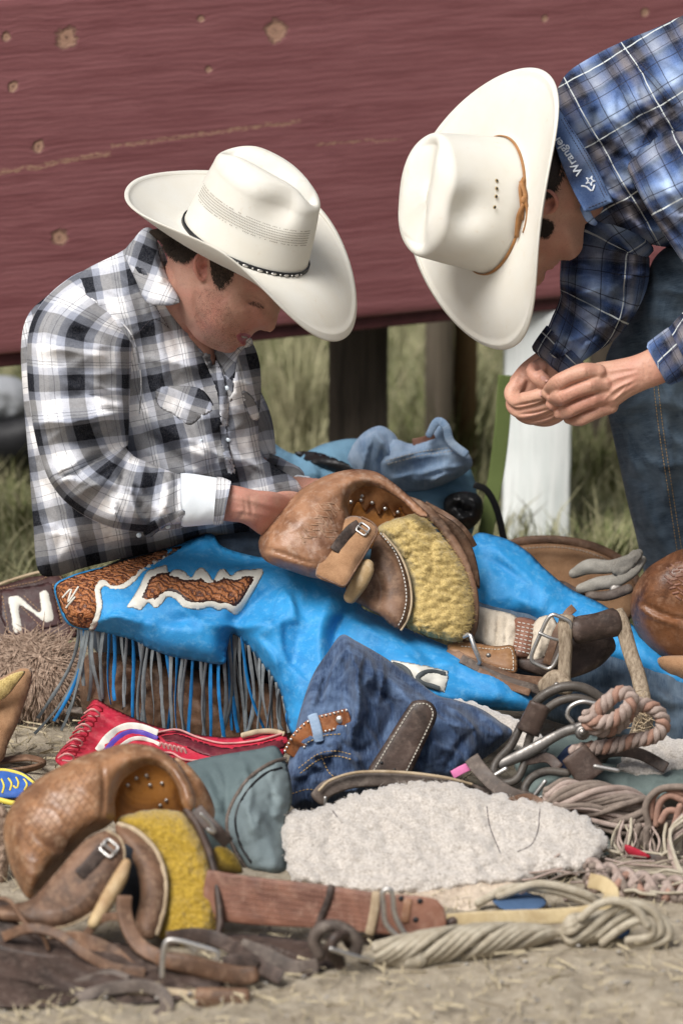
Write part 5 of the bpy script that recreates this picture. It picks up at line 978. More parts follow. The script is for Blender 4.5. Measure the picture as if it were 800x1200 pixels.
WEB = NT('lime_webbing'); _a = WEB.wave(WEB.map(WEB.uv, (1, 1, 1)), 120, .5, 'X', 1); WEB = WEB.out(WEB.mix(WEB.ramp(_a, [(.2, 0), (.6, 1)]), (.06, .085, .025), (.16, .20, .065)), .8, WEB.bump(_a, .5, .002), .2)
single('webbing_strap', strap([(592, 440, .62, 20), (588, 500, .60, 10), (582, 550, .58, 0), (575, 590, .55, -10), (566, 640, .52, 0)], 9, 1.5), WEB, 'lime green webbing strap hanging beside the white post', 'strap')
# ---- saddle behind, right
SB = Thing('saddle', 'brown leather saddle with wide round skirt lying behind the outstretched blue chap', 'saddle', pt(740., 790., .16)*np.array([1, 1, 0]))
SK = inflate([(590, 640), (612, 632), (650, 630), (690, 636), (722, 650), (742, 668), (750, 684), (742, 720), (690, 760), (620, 720), (585, 680)], (630, .42, 760, .26), 12, 10, 22, [([(640, 700), (680, 690), (720, 700)], 8, 5)], res=3.6)
SB.part('skirt', SK, MT['suede'], 'rough brown leather skirt'); SKS = Surf(SK)
SB.part('skirt_binding', loft([(a, b, c, 5.0, 2.6) for a, b, c in [(592, 640, .36), (612, 634, .355), (650, 632.5, .35), (690, 639, .345), (720, 652, .34), (738, 668, .33), (747, 684, .32)]], ring=14), MT['brown'], 'rolled stitched brown edge')
SB.part('stitching', join(*[stitches(SKS, [(606, 643), (650, 641), (688, 647), (718, 661), (738, 680)], .6, 4, 2.6, 1.2)]), MT['thread'], kind='stuff')
CANV = cloth('dirty_canvas', (.34, .32, .28), (.17, .155, .13), 1, .9, 500, .3, 16)
for k, P in enumerate(([(672, 672, .14, 6, 6), (690, 664, .12, 9, 8), (715, 664, .11, 8, 7), (738, 656, .10, 7, 6), (748, 648, .11, 5, 5)], [(680, 690, .11, 6, 6), (700, 684, .10, 8, 7), (722, 680, .09, 8, 6), (742, 668, .09, 7, 6), (752, 656, .10, 5, 5)], [(690, 698, .10, 5, 5), (712, 698, .08, 6, 5), (736, 690, .07, 6, 5)])):
    SB.part('canvas_strap', loft(P, ring=20, wr=(1.6, 7, 15, 2.2, k)), [CANV, CANV, MT['grey_leather']][k], 'frayed grey canvas strap roll')
SB.part('canvas_fray', inflate([(716, 668), (730, 652), (745, 645), (752, 650), (744, 664), (728, 678)], .085, 4, 4, 6, res=2.4, jag=3, wr=(2, 6, -30, 3)), CANV)
SB.part('latigo', strap([(640, 690, .18, 20), (656, 686, .15, 30), (672, 694, .13, 30), (690, 706, .10, 30), (706, 716, .08)], 6, 2), MT['dark'], 'dark leather strap')
SB.part('concho', stud(None, 722, 692, 9, 3, Y=.085), MT['dmetal'])
SWL = inflate([(742, 690), (756, 668), (776, 654), (800, 643), (850, 636), (890, 700), (860, 780), (800, 782), (780, 780), (762, 766), (745, 740), (738, 712)], .02, 44, 46, 46, [([(744, 700), (764, 714), (790, 724), (830, 728)], 1.8, -3.5), ([(740, 706), (764, 722), (800, 734)], 3, 3)], res=3.4)
SB.part('swell', SWL, leather('rich_brown_leather', (.20, .085, .038), (.06, .024, .012), (.34, .19, .115), .34, 1, .6), 'tooled glossy brown swell'); 
SWS = Surf(SWL)
def basket(sf, T, P, m, sx=9, sy=5, rx=3.4, ry=1.5, ang=0, parent=None, nm='basket_stamp'):
    Q = cat(P, 40, True); c = Q.mean(0); a = math.radians(ang); out = []
    for i in range(-14, 15):
        for j in range(-20, 21):
            u, v = i*sx+(sx/2 if j % 2 else 0), j*sy; x = c[0]+u*math.cos(a)-v*math.sin(a); y = c[1]+u*math.sin(a)+v*math.cos(a)
            if inside(np.array([x]), np.array([y]), Q)[0]:
                d = ((i+j) % 2)*50-25; b = a+math.radians(d); P2 = [(x-math.cos(b)*rx, y-math.sin(b)*rx), (x+math.cos(b)*rx, y+math.sin(b)*rx)]
                Y2 = sf.Y(np.array([p[0] for p in P2]), np.array([p[1] for p in P2]), .1); out.append(loft([(p[0], p[1], yy, ry, .8) for p, yy in zip(P2, Y2)], n=4, ring=7))
    T.part(nm, join(*out), m, kind='stuff', parent=parent)
basket(SWS, SB, [(780, 662), (800, 656), (840, 660), (840, 700), (800, 704), (785, 690)], MT['red_strap'], ang=12)
SB.part('lower_skirt', inflate([(770, 772), (800, 768), (870, 770), (870, 850), (800, 800), (782, 792)], -.02, 12, 12, 12), MT['suede'])
# ---- rigging on the lap
CS_ = MT['tan']
def rigging(T, parts): pass
G1 = Thing('bareback_rigging', 'tan leather riding rig with yellow sheepskin pad across the seated man\'s lap', 'riding rig', pt(440., 700., -.05))
SWP = [(303, 640), (306, 626), (317, 610), (335, 590), (355, 572), (380, 558), (404, 551), (425, 550), (443, 554), (460, 565), (480, 582), (497, 598), (503, 606), (494, 606), (486, 602), (474, 590), (458, 579), (440, 571), (424, 571), (412, 579), (407, 592), (410, 606), (414, 622), (404, 660), (378, 678), (340, 669), (311, 657)]
SWM = inflate(SWP, (550, -.03, 680, -.14), 40, 36, 40, [([(303, 641), (330, 648), (352, 656), (378, 662)], 1.4, -3), ([(303, 647), (330, 655), (360, 664)], 2.5, 2), ([(410, 575), (402, 592), (404, 612)], 6, 5), ([(330, 600), (360, 580), (395, 562)], 14, 5), ([(320, 630), (350, 610), (390, 600)], 16, 4)], res=2.8, wr=(.8, 16, 20, 1.5), sm=16)
sw = G1.part('swell', SWM, MT['tan'], 'worn tan leather swell'); SW1 = Surf(SWM)
LIN = inflate([(409, 610), (404, 584), (414, 567), (432, 560), (452, 566), (474, 582), (496, 602), (500, 620), (460, 640), (420, 640)], (560, .05, 640, .03), -20, 28, 40, [([(430, 575)], 14, -6)], res=3)
G1.part('lining', LIN, MT['amber'], 'glossy amber leather inside the swell'); LS1 = Surf(LIN)
RIM = inflate([(409, 608), (405, 588), (412, 573), (426, 565), (442, 567), (460, 574), (480, 588), (494, 602), (488, 605), (474, 603), (468, 594), (462, 606), (452, 592), (444, 605), (436, 590), (428, 600), (420, 588), (414, 596)], lambda x, y: LS1.Y(x, y, 0)-.004-.026*np.clip((600-y)/35, 0, 1), 4, 3, 3, res=2)
G1.part('scalloped_edge', RIM, leather('honey_leather', (.33, .15, .06), (.16, .06, .02), (.42, .24, .12), .4), 'scalloped leather edge with rivets')
RS = Surf(RIM)
for x, y in ((411, 588), (423, 586), (436, 589), (451, 596), (424, 581), (466, 600)): G1.part('rivet', stud(RS, x, y, 2.6, 2.2), MT['metal'])
basket(SW1, G1, [(368, 590), (392, 588), (398, 600), (388, 612), (392, 628), (372, 632), (350, 636), (352, 620), (372, 612)], leather('scuffed_leather', (.36, .21, .13), (.16, .09, .055), (.46, .33, .24), .6), 9, 4.4, 4.2, 1.0, 28, sw)
HID = hid = None
# inner back skirt pieces
PADP = [(443, 622), (452, 612), (470, 606), (492, 602), (512, 622), (530, 645), (545, 670), (553, 700), (554, 726), (546, 745), (536, 752), (520, 750), (498, 744), (478, 736), (474, 720), (480, 700), (476, 672), (464, 645)]
def curl(sc, am, s=0, ax=1.25):
    def f(x, y, d):
        wx = x+2.5*fbm(x/9, y/9, 2, 2); wy = y+2.5*fbm(x/9, y/9, 5, 2)
        f1, f2 = worley(wx/sc/ax, wy/sc, s); return (am*(np.clip(1-f1*1.25, 0, 1)**.8)*(.45+.9*vnoise(x/22, y/22, 8))+1.6*fbm(x/2.6/ax, y/2.2, 4, 2)+2.2*fbm(x/14, y/14, 6, 2))*np.clip(d/4, .2, 1)
    return f
WOOL_Y = NT('yellow_sheepskin'); _n = WOOL_Y.noise(WOOL_Y.ob, 40, 6, .7); _f = WOOL_Y.noise(WOOL_Y.ob, 420, 4, .8)
WOOL_Y = WOOL_Y.out(WOOL_Y.mix(WOOL_Y.ramp(_f, [(.35, 0), (.62, 1)]), WOOL_Y.mix(WOOL_Y.ramp(_n, [(.3, 0), (.7, 1)]), (.24, .16, .045), (.36, .25, .08)), (.62, .48, .20)), .95, WOOL_Y.bump(_f, .8, .002), .1, Sheen_Weight=.3)
PADM = inflate(PADP, (602, -.02, 752, -.12), 24, 10, 26, res=1.9, disp=curl(7.5, 7.5, 3, 1.6), sm=12, jag=1.2); G1.part('sheepskin_pad', PADM, WOOL_Y, 'yellow sheepskin pad'); PS1 = Surf(PADM)
G1.part('sheepskin_fibres', hairs(PS1, PADP, 5000, 4.5, 15, .2, 41, .4, .6, 1.0), WOOL_Y, kind='stuff')
G1.part('skirt', inflate([(478, 582), (500, 590), (516, 606), (534, 630), (548, 655), (559, 690), (561, 720), (558, 740), (550, 752), (540, 756), (548, 735), (550, 705), (544, 672), (530, 645), (512, 620), (492, 600)], (590, -.02, 755, -.11), 5, 8, 5, res=2.2), MT['brown'], 'leather skirt around the pad')
G1.part('skirt', inflate([(490, 588), (510, 596), (530, 608), (545, 624), (556, 650), (562, 680), (560, 690), (552, 672), (540, 645), (520, 618), (500, 602)], (590, .03, 690, .01), 5, 6, 6, res=2.4), MT['brown'], 'outer leather skirt')
G1.part('saddle_string', strap([(498, 590, .0, 0), (520, 602, .0, 20), (535, 612, -.01, 30), (548, 626, -.01, 20), (556, 640, .0)], 3, 1.2), MT['brown'], 'thin leather string')
FEN = inflate([(405, 688), (424, 676), (432, 660), (436, 640), (444, 626), (452, 634), (466, 650), (476, 672), (481, 700), (478, 722), (470, 737), (458, 733), (446, 722), (428, 712), (412, 702)], (620, -.06, 735, -.15), 13, 8, 14, [([(432, 655), (446, 690), (440, 720)], 7, -5)], res=2.4)
G1.part('fender', FEN, MT['brown'], 'curved brown leather fender'); FES = Surf(FEN)
G1.part('stitching', join(stitches(FES, [(445, 624), (462, 646), (472, 672), (476, 700), (472, 722), (466, 734)], .75, 4, 2.6, .8)), plain('white_stitching', (.66, .63, .58), .8), kind='stuff')
G1.part('fender_edge', loft([(a, b, c, 1.5, 2) for a, b, c in FES.line([(449, 626), (467, 648), (478, 674), (482, 702), (478, 724), (470, 738)], -.5)], ring=8), MT['edge'])
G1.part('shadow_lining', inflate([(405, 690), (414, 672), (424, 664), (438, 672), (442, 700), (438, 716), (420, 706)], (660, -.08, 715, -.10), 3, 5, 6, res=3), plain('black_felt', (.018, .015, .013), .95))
G1.part('handhold', loft([(410, 700, -.155, 8, 7), (420, 684, -.155, 10, 8), (428, 668, -.150, 10, 8), (430, 662, -.145, 8, 7)], ring=16, wr=(.8, 8, 40, 1)), leather('rawhide', (.46, .33, .18), (.28, .18, .08), (.6, .5, .36), .6), 'pale rawhide handhold end')
FLAP = inflate([(370, 674), (378, 650), (390, 628), (400, 612), (410, 605), (424, 606), (438, 613), (442, 622), (436, 634), (426, 652), (414, 672), (404, 688), (390, 684)], (605, -.10, 688, -.19), 7, 4, 7, [([(390, 640), (410, 650), (420, 660)], 12, 3)], res=2.4)
fl = G1.part('flap', FLAP, MT['suede'], 'tan suede flap with small buckle'); FP = Surf(FLAP)
G1.part('flap_edge', loft([(a, b, c, 1.2, 1.5) for a, b, c in FP.line([(372, 674), (392, 683), (404, 686), (414, 671), (427, 650), (437, 633), (442, 622), (437, 613), (424, 606)], -.2)], ring=8), MT['brown'], parent=fl)
def buckle(T, x, y, Y, w, h, ang, r=1.6, parent=None, m=None, lab=None, sqr=.75, tongue=True):
    a = math.radians(ang); P = []
    for t in np.linspace(0, 2*math.pi, 28, endpoint=False):
        c, s = math.cos(t), math.sin(t); u = w*np.sign(c)*abs(c)**(1-sqr); v = h*np.sign(s)*abs(s)**(1-sqr); P.append((x+u*math.cos(a)-v*math.sin(a), y+u*math.sin(a)+v*math.cos(a), Y(x+u*math.cos(a)-v*math.sin(a), y+u*math.sin(a)+v*math.cos(a)) if callable(Y) else Y, r, r))
    b = T.part('buckle', loft(P, closed=True, ring=8, res=2, cap=False), m or MT['metal'], lab, parent=parent)
    if tongue:
        y0 = P[0][2]; A = (x-math.cos(a)*w, y-math.sin(a)*w); Bq = (x+math.cos(a)*w*1.15, y+math.sin(a)*w*1.15); T.part('buckle_tongue', loft([(A[0], A[1], y0-.002, r*.8, r*.8), (Bq[0], Bq[1], y0-.004, r*.7, r*.7)], n=6, ring=7), m or MT['metal'], parent=b)
    return b
buckle(G1, 425, 620, lambda x, y: float(FP.Y(x, y, 3)), 6.5, 5.5, 35, 1.3, fl)
G1.part('buckle_strap', loft([(a, b, c, 6.5, 2) for a, b, c in FP.line([(392, 645), (402, 631), (412, 620), (420, 615)], 2.2, 4)], ring=14, sq=.6, cap=.6), MT['dark'], 'small strap in the buckle', parent=fl)
for i, (x, y) in enumerate(((394, 641), (399, 634), (404, 627))): G1.part('punched_hole', stud(FP, x, y, 1.1, 4.6), MT['black'], parent=fl)
# ---- cinch and stirrup between the shins
C1 = Thing('cinch', 'off-white canvas cinch with stitched brown panel and big steel buckle on the jeans', 'cinch', pt(590., 790., -.08)*np.array([1, 1, 0]))
CV = inflate([(553, 712), (575, 714), (604, 722), (610, 740), (606, 768), (588, 772), (570, 758), (556, 750), (548, 740)], (712, -.02, 772, -.09), 14, 10, 16, [([(572, 716), (568, 756)], 1.6, -4), ([(584, 718), (580, 764)], 1.6, -4), ([(594, 722), (590, 766)], 1.4, -3)], res=2.4, wr=(2, 9, 80, 2)); CVM = cloth('unbleached_canvas', (.56, .50, .41), (.36, .30, .23), 1, .95, 600, .4, 24); C1.part('canvas', CV, CVM, 'off-white canvas strap')
CP2 = inflate([(604, 724), (630, 729), (628, 748), (622, 770), (598, 768), (602, 746)], (722, -.04, 772, -.10), 12, 8, 10, res=2.4, sharp=False); C1.part('stitched_panel', CP2, MT['red_strap'], 'reddish leather panel with rows of stitching'); CPS = Surf(CP2)
C1.part('stitching', join(*[stitches(CPS, [(606-.7*i, 729+4.6*i), (627-.9*i, 733+4.7*i)], .7, 4, 2.7, .8) for i in range(8)]), plain('white_stitching2', (.66, .63, .58), .8), kind='stuff')
C1.part('canvas', inflate([(628, 728), (646, 722), (652, 732), (644, 760), (634, 775), (618, 774), (622, 752)], (722, -.05, 775, -.11), 12, 10, 12, res=2.4, wr=(3, 8, 70, 1.6), jag=3), CVM, 'frayed canvas end')
C1.part('layered_straps', loft([(610, 778, -.11, 6, 5), (640, 782, -.11, 12, 8), (662, 778, -.10, 18, 10), (688, 764, -.08, 22, 12), (708, 750, -.07, 18, 10)], ring=20, sq=.7, st=[([(636, 776), (670, 768), (706, 742)], 2, -4), ([(640, 786), (676, 780), (710, 758)], 2, -4)]), MT['dark'], 'stack of dark leather straps')
C1.part('strap', strap([(640, 778, -.13, 0), (646, 760, -.13, 20), (652, 742, -.12, 30), (664, 720, -.11, 20), (672, 712, -.10)], 5, 1.5), MT['brown'])
C1.part('strap', strap([(648, 780, -.135, 0), (656, 758, -.135, 20), (662, 738, -.13, 20), (672, 722, -.12)], 4, 1.5), MT['grey_leather'])
buckle(C1, 645, 752, -.145, 15, 31, 24, 2.4, sqr=.6, tongue=False, lab='large bent steel buckle'); C1.part('buckle_bar', tube([(632, 742, -.148), (646, 748, -.15), (662, 752, -.145)], 2.0), MT['metal'])
LT = inflate([(524, 756), (545, 752), (580, 757), (598, 756), (604, 764), (606, 784), (600, 789), (582, 786), (556, 778), (534, 772)], (750, -.11, 790, -.15), 5, 4, 6, res=2.4); C1.part('strap_end', LT, leather('golden_brown_leather', (.27, .14, .06), (.14, .06, .025), (.4, .26, .15), .4), 'golden brown stitched strap end'); LTS = Surf(LT)
C1.part('stitching', stitches(LTS, [(540, 757), (580, 761), (598, 760), (601, 782), (598, 785), (570, 780)], .6, 3.6, 2.4, .7), MT['thread'], kind='stuff'); C1.part('rivet', stud(LTS, 572, 768, 3, 2), MT['dmetal'])
C1.part('steel_ring', tube([(544, 746, -.14), (550, 744, -.15), (556, 760, -.16), (562, 776, -.16), (556, 780, -.15)], 2.6), MT['metal'], 'bent steel ring')
for k, P in enumerate(([(524, 762, -.12), (545, 774, -.14), (575, 786, -.15), (605, 796, -.15), (640, 800, -.14)], [(540, 772, -.15), (570, 788, -.16), (600, 800, -.165), (628, 808, -.16), (640, 815, -.15)], [(560, 786, -.16), (590, 802, -.17), (620, 812, -.17)])): C1.part('strap', strap([(a, b, c, 20) for a, b, c in P], 6.5-k, 2), MT[('brown', 'grey_leather', 'brown')[k]], 'folded leather strap')
WD = NT('weathered_wood'); _g = WD.noise(WD.map(WD.ob, (50, 50, 6), (0, .2, 0)), 4, 6, .7); WD = WD.out(WD.mix(WD.ramp(_g, [(.35, 0), (.65, 1)]), (.14, .10, .065), (.36, .29, .21)), .75, WD.bump(_g, .6, .002), .25)
S1T = Thing('stirrup', 'worn wooden stirrup with dark leather wrapped tread above the rope knot', 'stirrup', pt(690., 850., -.15)*np.array([1, 1, 0]))
S1T.part('tread', loft([(672, 740, -.13, 15, 15), (680, 738, -.13, 16.5, 16), (700, 734, -.12, 16, 16), (720, 729, -.11, 17, 16), (724, 728, -.11, 14, 14)], ring=24, sq=.9, cap=.3, wr=(.8, 9, 0, 1)), MT['dark'], 'dark leather wrapped tread')
S1T.part('arm', loft([(664, 722, -.13, 9, 7), (662, 735, -.14, 9, 7), (662, 765, -.15, 8, 7), (660, 800, -.16, 8, 7), (660, 812, -.16, 8, 7)], ring=16, sq=.7, cap=.3, wr=(.7, 9, 80, 2)), WD, 'short wooden arm')
S1T.part('arm', loft([(722, 716, -.10, 8, 7), (728, 730, -.11, 9, 8), (738, 765, -.13, 9, 8), (748, 795, -.15, 9, 8), (754, 830, -.18, 10, 9), (752, 850, -.19, 12, 9), (744, 866, -.20, 9, 8)], ring=16, sq=.75, cap=.3, wr=(1, 9, 80, 2)), WD, 'long wooden arm with frayed wrapping')
S1T.part('wooden_block', loft([(640, 806, -.16, 12, 9), (652, 796, -.16, 12, 9), (664, 806, -.17, 9, 8)], ring=16, sq=.7), WD); S1T.part('rivet', stud(None, 652, 803, 4, 3, Y=-.175), MT['dmetal'])
w_ = []
for i in range(34):
    a = rf.uniform(0, 6.28); x = 752+rf.uniform(-9, 9); y = rf.uniform(806, 868); w_.append(tube([(x, y, -.205+rf.uniform(-.006, .006)), (x+rf.uniform(-12, 12), y+rf.uniform(-6, 10), -.212), (x+rf.uniform(-14, 14), y+rf.uniform(-2, 18), -.205)], .7, ring=5))
S1T.part('frayed_twine', join(*w_), MT['edge'], kind='stuff')
# ------------------------------------------------------------------ front gear
def gb(px, py): return ptt(float(px), float(py), tZ(float(px), float(py), 0.))
T = Thing('lettered_leather', 'dark maroon leather panel with white letter N leaning at the left edge', 'leather sign', gb(30, 780))
NP = inflate([(-30, 700), (0, 687), (34, 676), (70, 672), (80, 684), (86, 712), (92, 745), (80, 752), (30, 760), (-30, 770)], (672, .34, 760, .26), 5, 5, 6, res=3, sharp=True); MAR = leather('maroon_leather', (.055, .022, .020), (.025, .011, .010), (.13, .07, .06), .5)
T.part('panel', NP, MAR); NS_ = Surf(NP)
patch(T, 'letter_border', [(0, 692), (12, 689), (26, 688), (50, 684), (62, 680), (74, 732), (40, 742), (10, 748), (0, 720)], NS_, leather('dark_maroon_inset', (.04, .012, .012), (.02, .008, .008), (.09, .04, .04), .5), 1.5, 1, 0, None, 3, 3, sharp=True)
patch(T, 'letter', [(7, 698), (22, 695), (47, 716), (43, 692), (58, 688), (66, 728), (53, 732), (24, 711), (29, 741), (15, 744)], NS_, WHT, 3.5, 1, 0, 'white leather letter N', 2, 2, sharp=True)
T.part('stitching', join(*[stitches(NS_, P, .6, 3.6, 2.4, 1.2) for P in ([(0, 690), (40, 682), (72, 677), (84, 740)], [(3, 698), (12, 747)], [(62, 684), (73, 730)], [(28, 698), (48, 717)], [(20, 705), (26, 712), (52, 738)])]), plain('tan_thread', (.4, .25, .14), .8), kind='stuff')
T.part('raw_edge', tube([(-20, 693, .335), (10, 681, .338), (40, 672, .34), (52, 670, .34)], 1.8), MT['edge'])
SHG = NT('shaggy_brown_wool'); _n = SHG.noise(SHG.ob, 160, 3, .7); SHG = SHG.out(SHG.mix(SHG.ramp(_n, [(.35, 0), (.65, 1)]), (.13, .08, .055), (.46, .34, .26)), .9, None, .15)
T = Thing('shaggy_fleece', 'shaggy brown wool fleece heaped at the left below the letter N', 'fleece', gb(45, 830))
SB_ = inflate([(-30, 770), (0, 752), (30, 742), (60, 744), (85, 760), (92, 790), (84, 815), (60, 828), (20, 828), (-30, 822)], .14, 40, 30, 40, wr=(4, 14, 40, 1.3), res=4); T.part('hide', SB_, SHG); SBS = Surf(SB_)
T.part('wool', join(hairs(SBS, [(-25, 772), (0, 754), (30, 744), (60, 746), (84, 762), (90, 790), (82, 812), (58, 826), (20, 826), (-25, 820)], 5200, 26, 70, .95, 51, 5, .9, 5), hairs(SBS, [(-25, 775), (0, 758), (30, 748), (60, 750), (80, 762), (86, 790), (78, 808), (58, 820), (20, 820), (-25, 812)], 3200, 20, 130, .8, 52, 10, 1.0, 5)), SHG, kind='stuff')
T = Thing('saddle_skirt', 'tan leather skirt with yellow lining cut by the left edge', 'saddle skirt', gb(10, 900))
T.part('skirt', inflate([(-30, 800), (0, 794), (24, 783), (37, 785), (37, 800), (30, 822), (22, 846), (10, 872), (2, 892), (-30, 905)], (783, -.10, 900, -.16), 10, 6, 8, res=2.6, wr=(.8, 12, 60, 2)), MT['suede'])
T.part('lining', inflate([(-20, 802), (0, 797), (16, 789), (30, 787), (20, 802), (6, 818), (-20, 830)], -.15, 4, 4, 5, res=2.4), WOOL_Y, 'yellow fleece lining')
T = Thing('printed_pouch', 'small blue pouch with yellow print and edging at the left edge', 'pouch', gb(20, 940))
PB = inflate([(-20, 905), (4, 900), (28, 905), (42, 916), (42, 926), (28, 934), (0, 936), (-20, 934)], (900, -.24, 936, -.30), 8, 6, 10, res=2.4); T.part('pouch', PB, plain('cobalt_cloth', (.04, .13, .46), .6, .4)); PBS = Surf(PB); YL_ = plain('yellow_print', (.68, .55, .08), .6, .2)
T.part('edging', loft([(a, b, c, 2.4, 1.5) for a, b, c in PBS.line([(-10, 903), (8, 903), (26, 908), (40, 918)], .4)], ring=8), YL_)
for k, P in enumerate(([(10, 912), (14, 918), (12, 926)], [(19, 911), (22, 917), (20, 924), (16, 921)], [(28, 913), (32, 919), (29, 926)], [(2, 913), (5, 921), (3, 929)])): T.part('print', loft([(a, b, c, 1.3, .6) for a, b, c in PBS.line(P, .6, 2)], ring=6), YL_)
T.part('lower_edging', tube([(-10, 935, -.31), (10, 940, -.32), (24, 944, -.33), (30, 958, -.37)], 3.2), YL_)
def ostrap(name, path, w, th, m, label, grp=None): return single(name, strap(path, w, th), m, label, 'strap', grp)
ostrap('leather_strap', [(20, 822, .12, 60), (60, 828, .10, 60), (100, 834, .08, 60), (135, 842, .06, 60)], 6, 1.8, MT['grey_leather'], 'flat grey brown strap lying on the grass below the shaggy fleece')
ostrap('leather_strap', [(-10, 894, -.14, 60), (30, 888, -.13, 60), (52, 894, -.15, 70), (30, 902, -.17, 60), (-10, 906, -.18, 60)], 6, 1.8, MT['brown'], 'folded brown strap on the dirt by the blue pouch')
# ---- red chaps
RED = leather('crimson_leather', (.46, .022, .048), (.30, .015, .03), (.58, .16, .17), .45, 1, .3)
T = Thing('folded_chaps', 'folded crimson leather chaps with white and purple stripe, lying under the blue fringe', 'chaps', gb(190, 895))
RC = inflate([(66, 893), (70, 880), (84, 866), (98, 853), (103, 830), (112, 819), (126, 826), (150, 838), (180, 850), (226, 860), (272, 864), (327, 858), (338, 866), (333, 884), (320, 900), (257, 910), (200, 915), (140, 910), (90, 905)], (819, -.06, 910, -.24), 13, 8, 12, [([(112, 822), (150, 842), (182, 853)], 5, 4), ([(150, 880), (190, 862), (226, 868)], 6, -5), ([(230, 866), (280, 870), (330, 864)], 4, -5), ([(100, 860), (130, 880)], 6, -4), ([(106, 835), (130, 850), (150, 860)], 4, -3)], res=2.8, wr=(1.5, 12, 20, 2))
rc = T.part('body', RC, RED); RCS = Surf(RC); PK = plain('pale_pink_leather_edge', (.62, .30, .28), .7, .3)
for P, c, w_ in (([(116, 880), (128, 864), (146, 853), (164, 853), (184, 860)], WHT, 5.4), ([(124, 881), (136, 867), (150, 859), (166, 859), (184, 866)], plain('purple_leather', (.10, .06, .38), .5, .3), 3.6), ([(132, 884), (144, 873), (156, 866), (170, 866), (186, 872)], WHT, 2.6)):
    T.part('stripe', loft([(a, b, c_, w_, 1.2) for a, b, c_ in RCS.line(P, 1.5, 4)], ring=10, sq=.6), c, parent=rc)
patch(T, 'lower_flap', [(184, 866), (206, 860), (232, 868), (262, 876), (300, 872), (328, 866), (334, 876), (300, 884), (262, 888), (236, 884), (210, 872)], RCS, leather('dark_crimson', (.12, .012, .022), (.05, .008, .01), (.2, .05, .05), .5), 4, 2, 0, 'dark inside of the folded flap', 4, 2.4)
for P in ([(186, 858), (208, 855), (232, 864), (262, 871), (300, 868), (330, 860)], [(176, 884), (200, 882), (216, 890), (246, 892)]): T.part('edge', loft([(a, b, c, 1.4, 2) for a, b, c in RCS.line(P, 5)], ring=7), PK)
T.part('tan_edge', loft([(a, b, c, 3.4, 2) for a, b, c in RCS.line([(284, 862), (300, 858), (318, 857), (332, 860)], 6)], ring=8), MT['edge'])
for i in range(11):
    u = i/10; x = 70+34*u; y = 888-58*u; T.part('lace_loop', tube([(x-1, y, -.21+.09*u), (x+8, y-5, -.23+.09*u), (x+17, y-1+3*u, -.225+.09*u), (x+14, y+4, -.22+.09*u), (x+4, y+3, -.212+.09*u)], 1.25, ring=6), RED if i % 3 else PK, parent=rc)
for i in range(6): T.part('white_lace', tube([(187+i*5, 874+i*1.2, -.245), (190+i*5, 870+i*1.2, -.25), (193+i*5, 876+i*1.2, -.247)], 1.5, ring=6), PK, parent=rc)
# ---- grey-green bag
GG = cloth('grey_green_cordura', (.10, .135, .138), (.06, .085, .09), 1, .75, 800, .3, 8); T = Thing('gear_bag', 'grey green cloth gear bag with zipped side pocket beside the white fleece', 'bag', gb(300, 1025))
GB1 = inflate([(205, 905), (225, 892), (262, 884), (300, 878), (322, 874), (332, 886), (340, 910), (342, 940), (334, 965), (338, 1000), (342, 1026), (320, 1032), (290, 1028), (262, 1010), (236, 980), (215, 940)], (875, -.40, 1030, -.60), 40, 30, 40, [([(240, 900), (262, 930), (268, 970)], 10, -7), ([(300, 885), (280, 910), (262, 950)], 8, 4)]+rfolds((220, 890, 330, 1000), 8, 60, 30, 60, 9, 4, 211), res=3.6, wr=(3, 26, 60, 1.8)); T.part('body', GB1, GG); GBS = Surf(GB1)
GB2 = inflate([(266, 962), (272, 940), (290, 914), (316, 896), (332, 890), (340, 912), (342, 938), (335, 962), (338, 1000), (342, 1024), (322, 1030), (296, 1024), (278, 1000), (268, 980)], lambda x, y: GBS.Y(x, y, 0), 12, 3, 14, [([(330, 895), (318, 930), (322, 1000)], 10, -6), ([(300, 920), (292, 960), (304, 1010)], 10, 4)], res=3, wr=(2, 20, 80, 2)); T.part('side_pocket', GB2, cloth('pale_grey_green', (.165, .205, .21), (.11, .14, .148), 1, .75, 800, .3, 8)); G2S = Surf(GB2)
T.part('piping', loft([(a, b, c, 2.4, 2.4) for a, b, c in G2S.line([(334, 889), (316, 895), (292, 912), (274, 938), (266, 962), (270, 984), (282, 1008), (298, 1026)], 0)], ring=9), MT['grey_leather'])
T.part('zip', loft([(a, b, c, 1.6, 1.2) for a, b, c in G2S.line([(330, 900), (312, 906), (294, 922), (280, 944), (276, 965), (282, 990), (294, 1010)], .5)], ring=7), MT['black'])
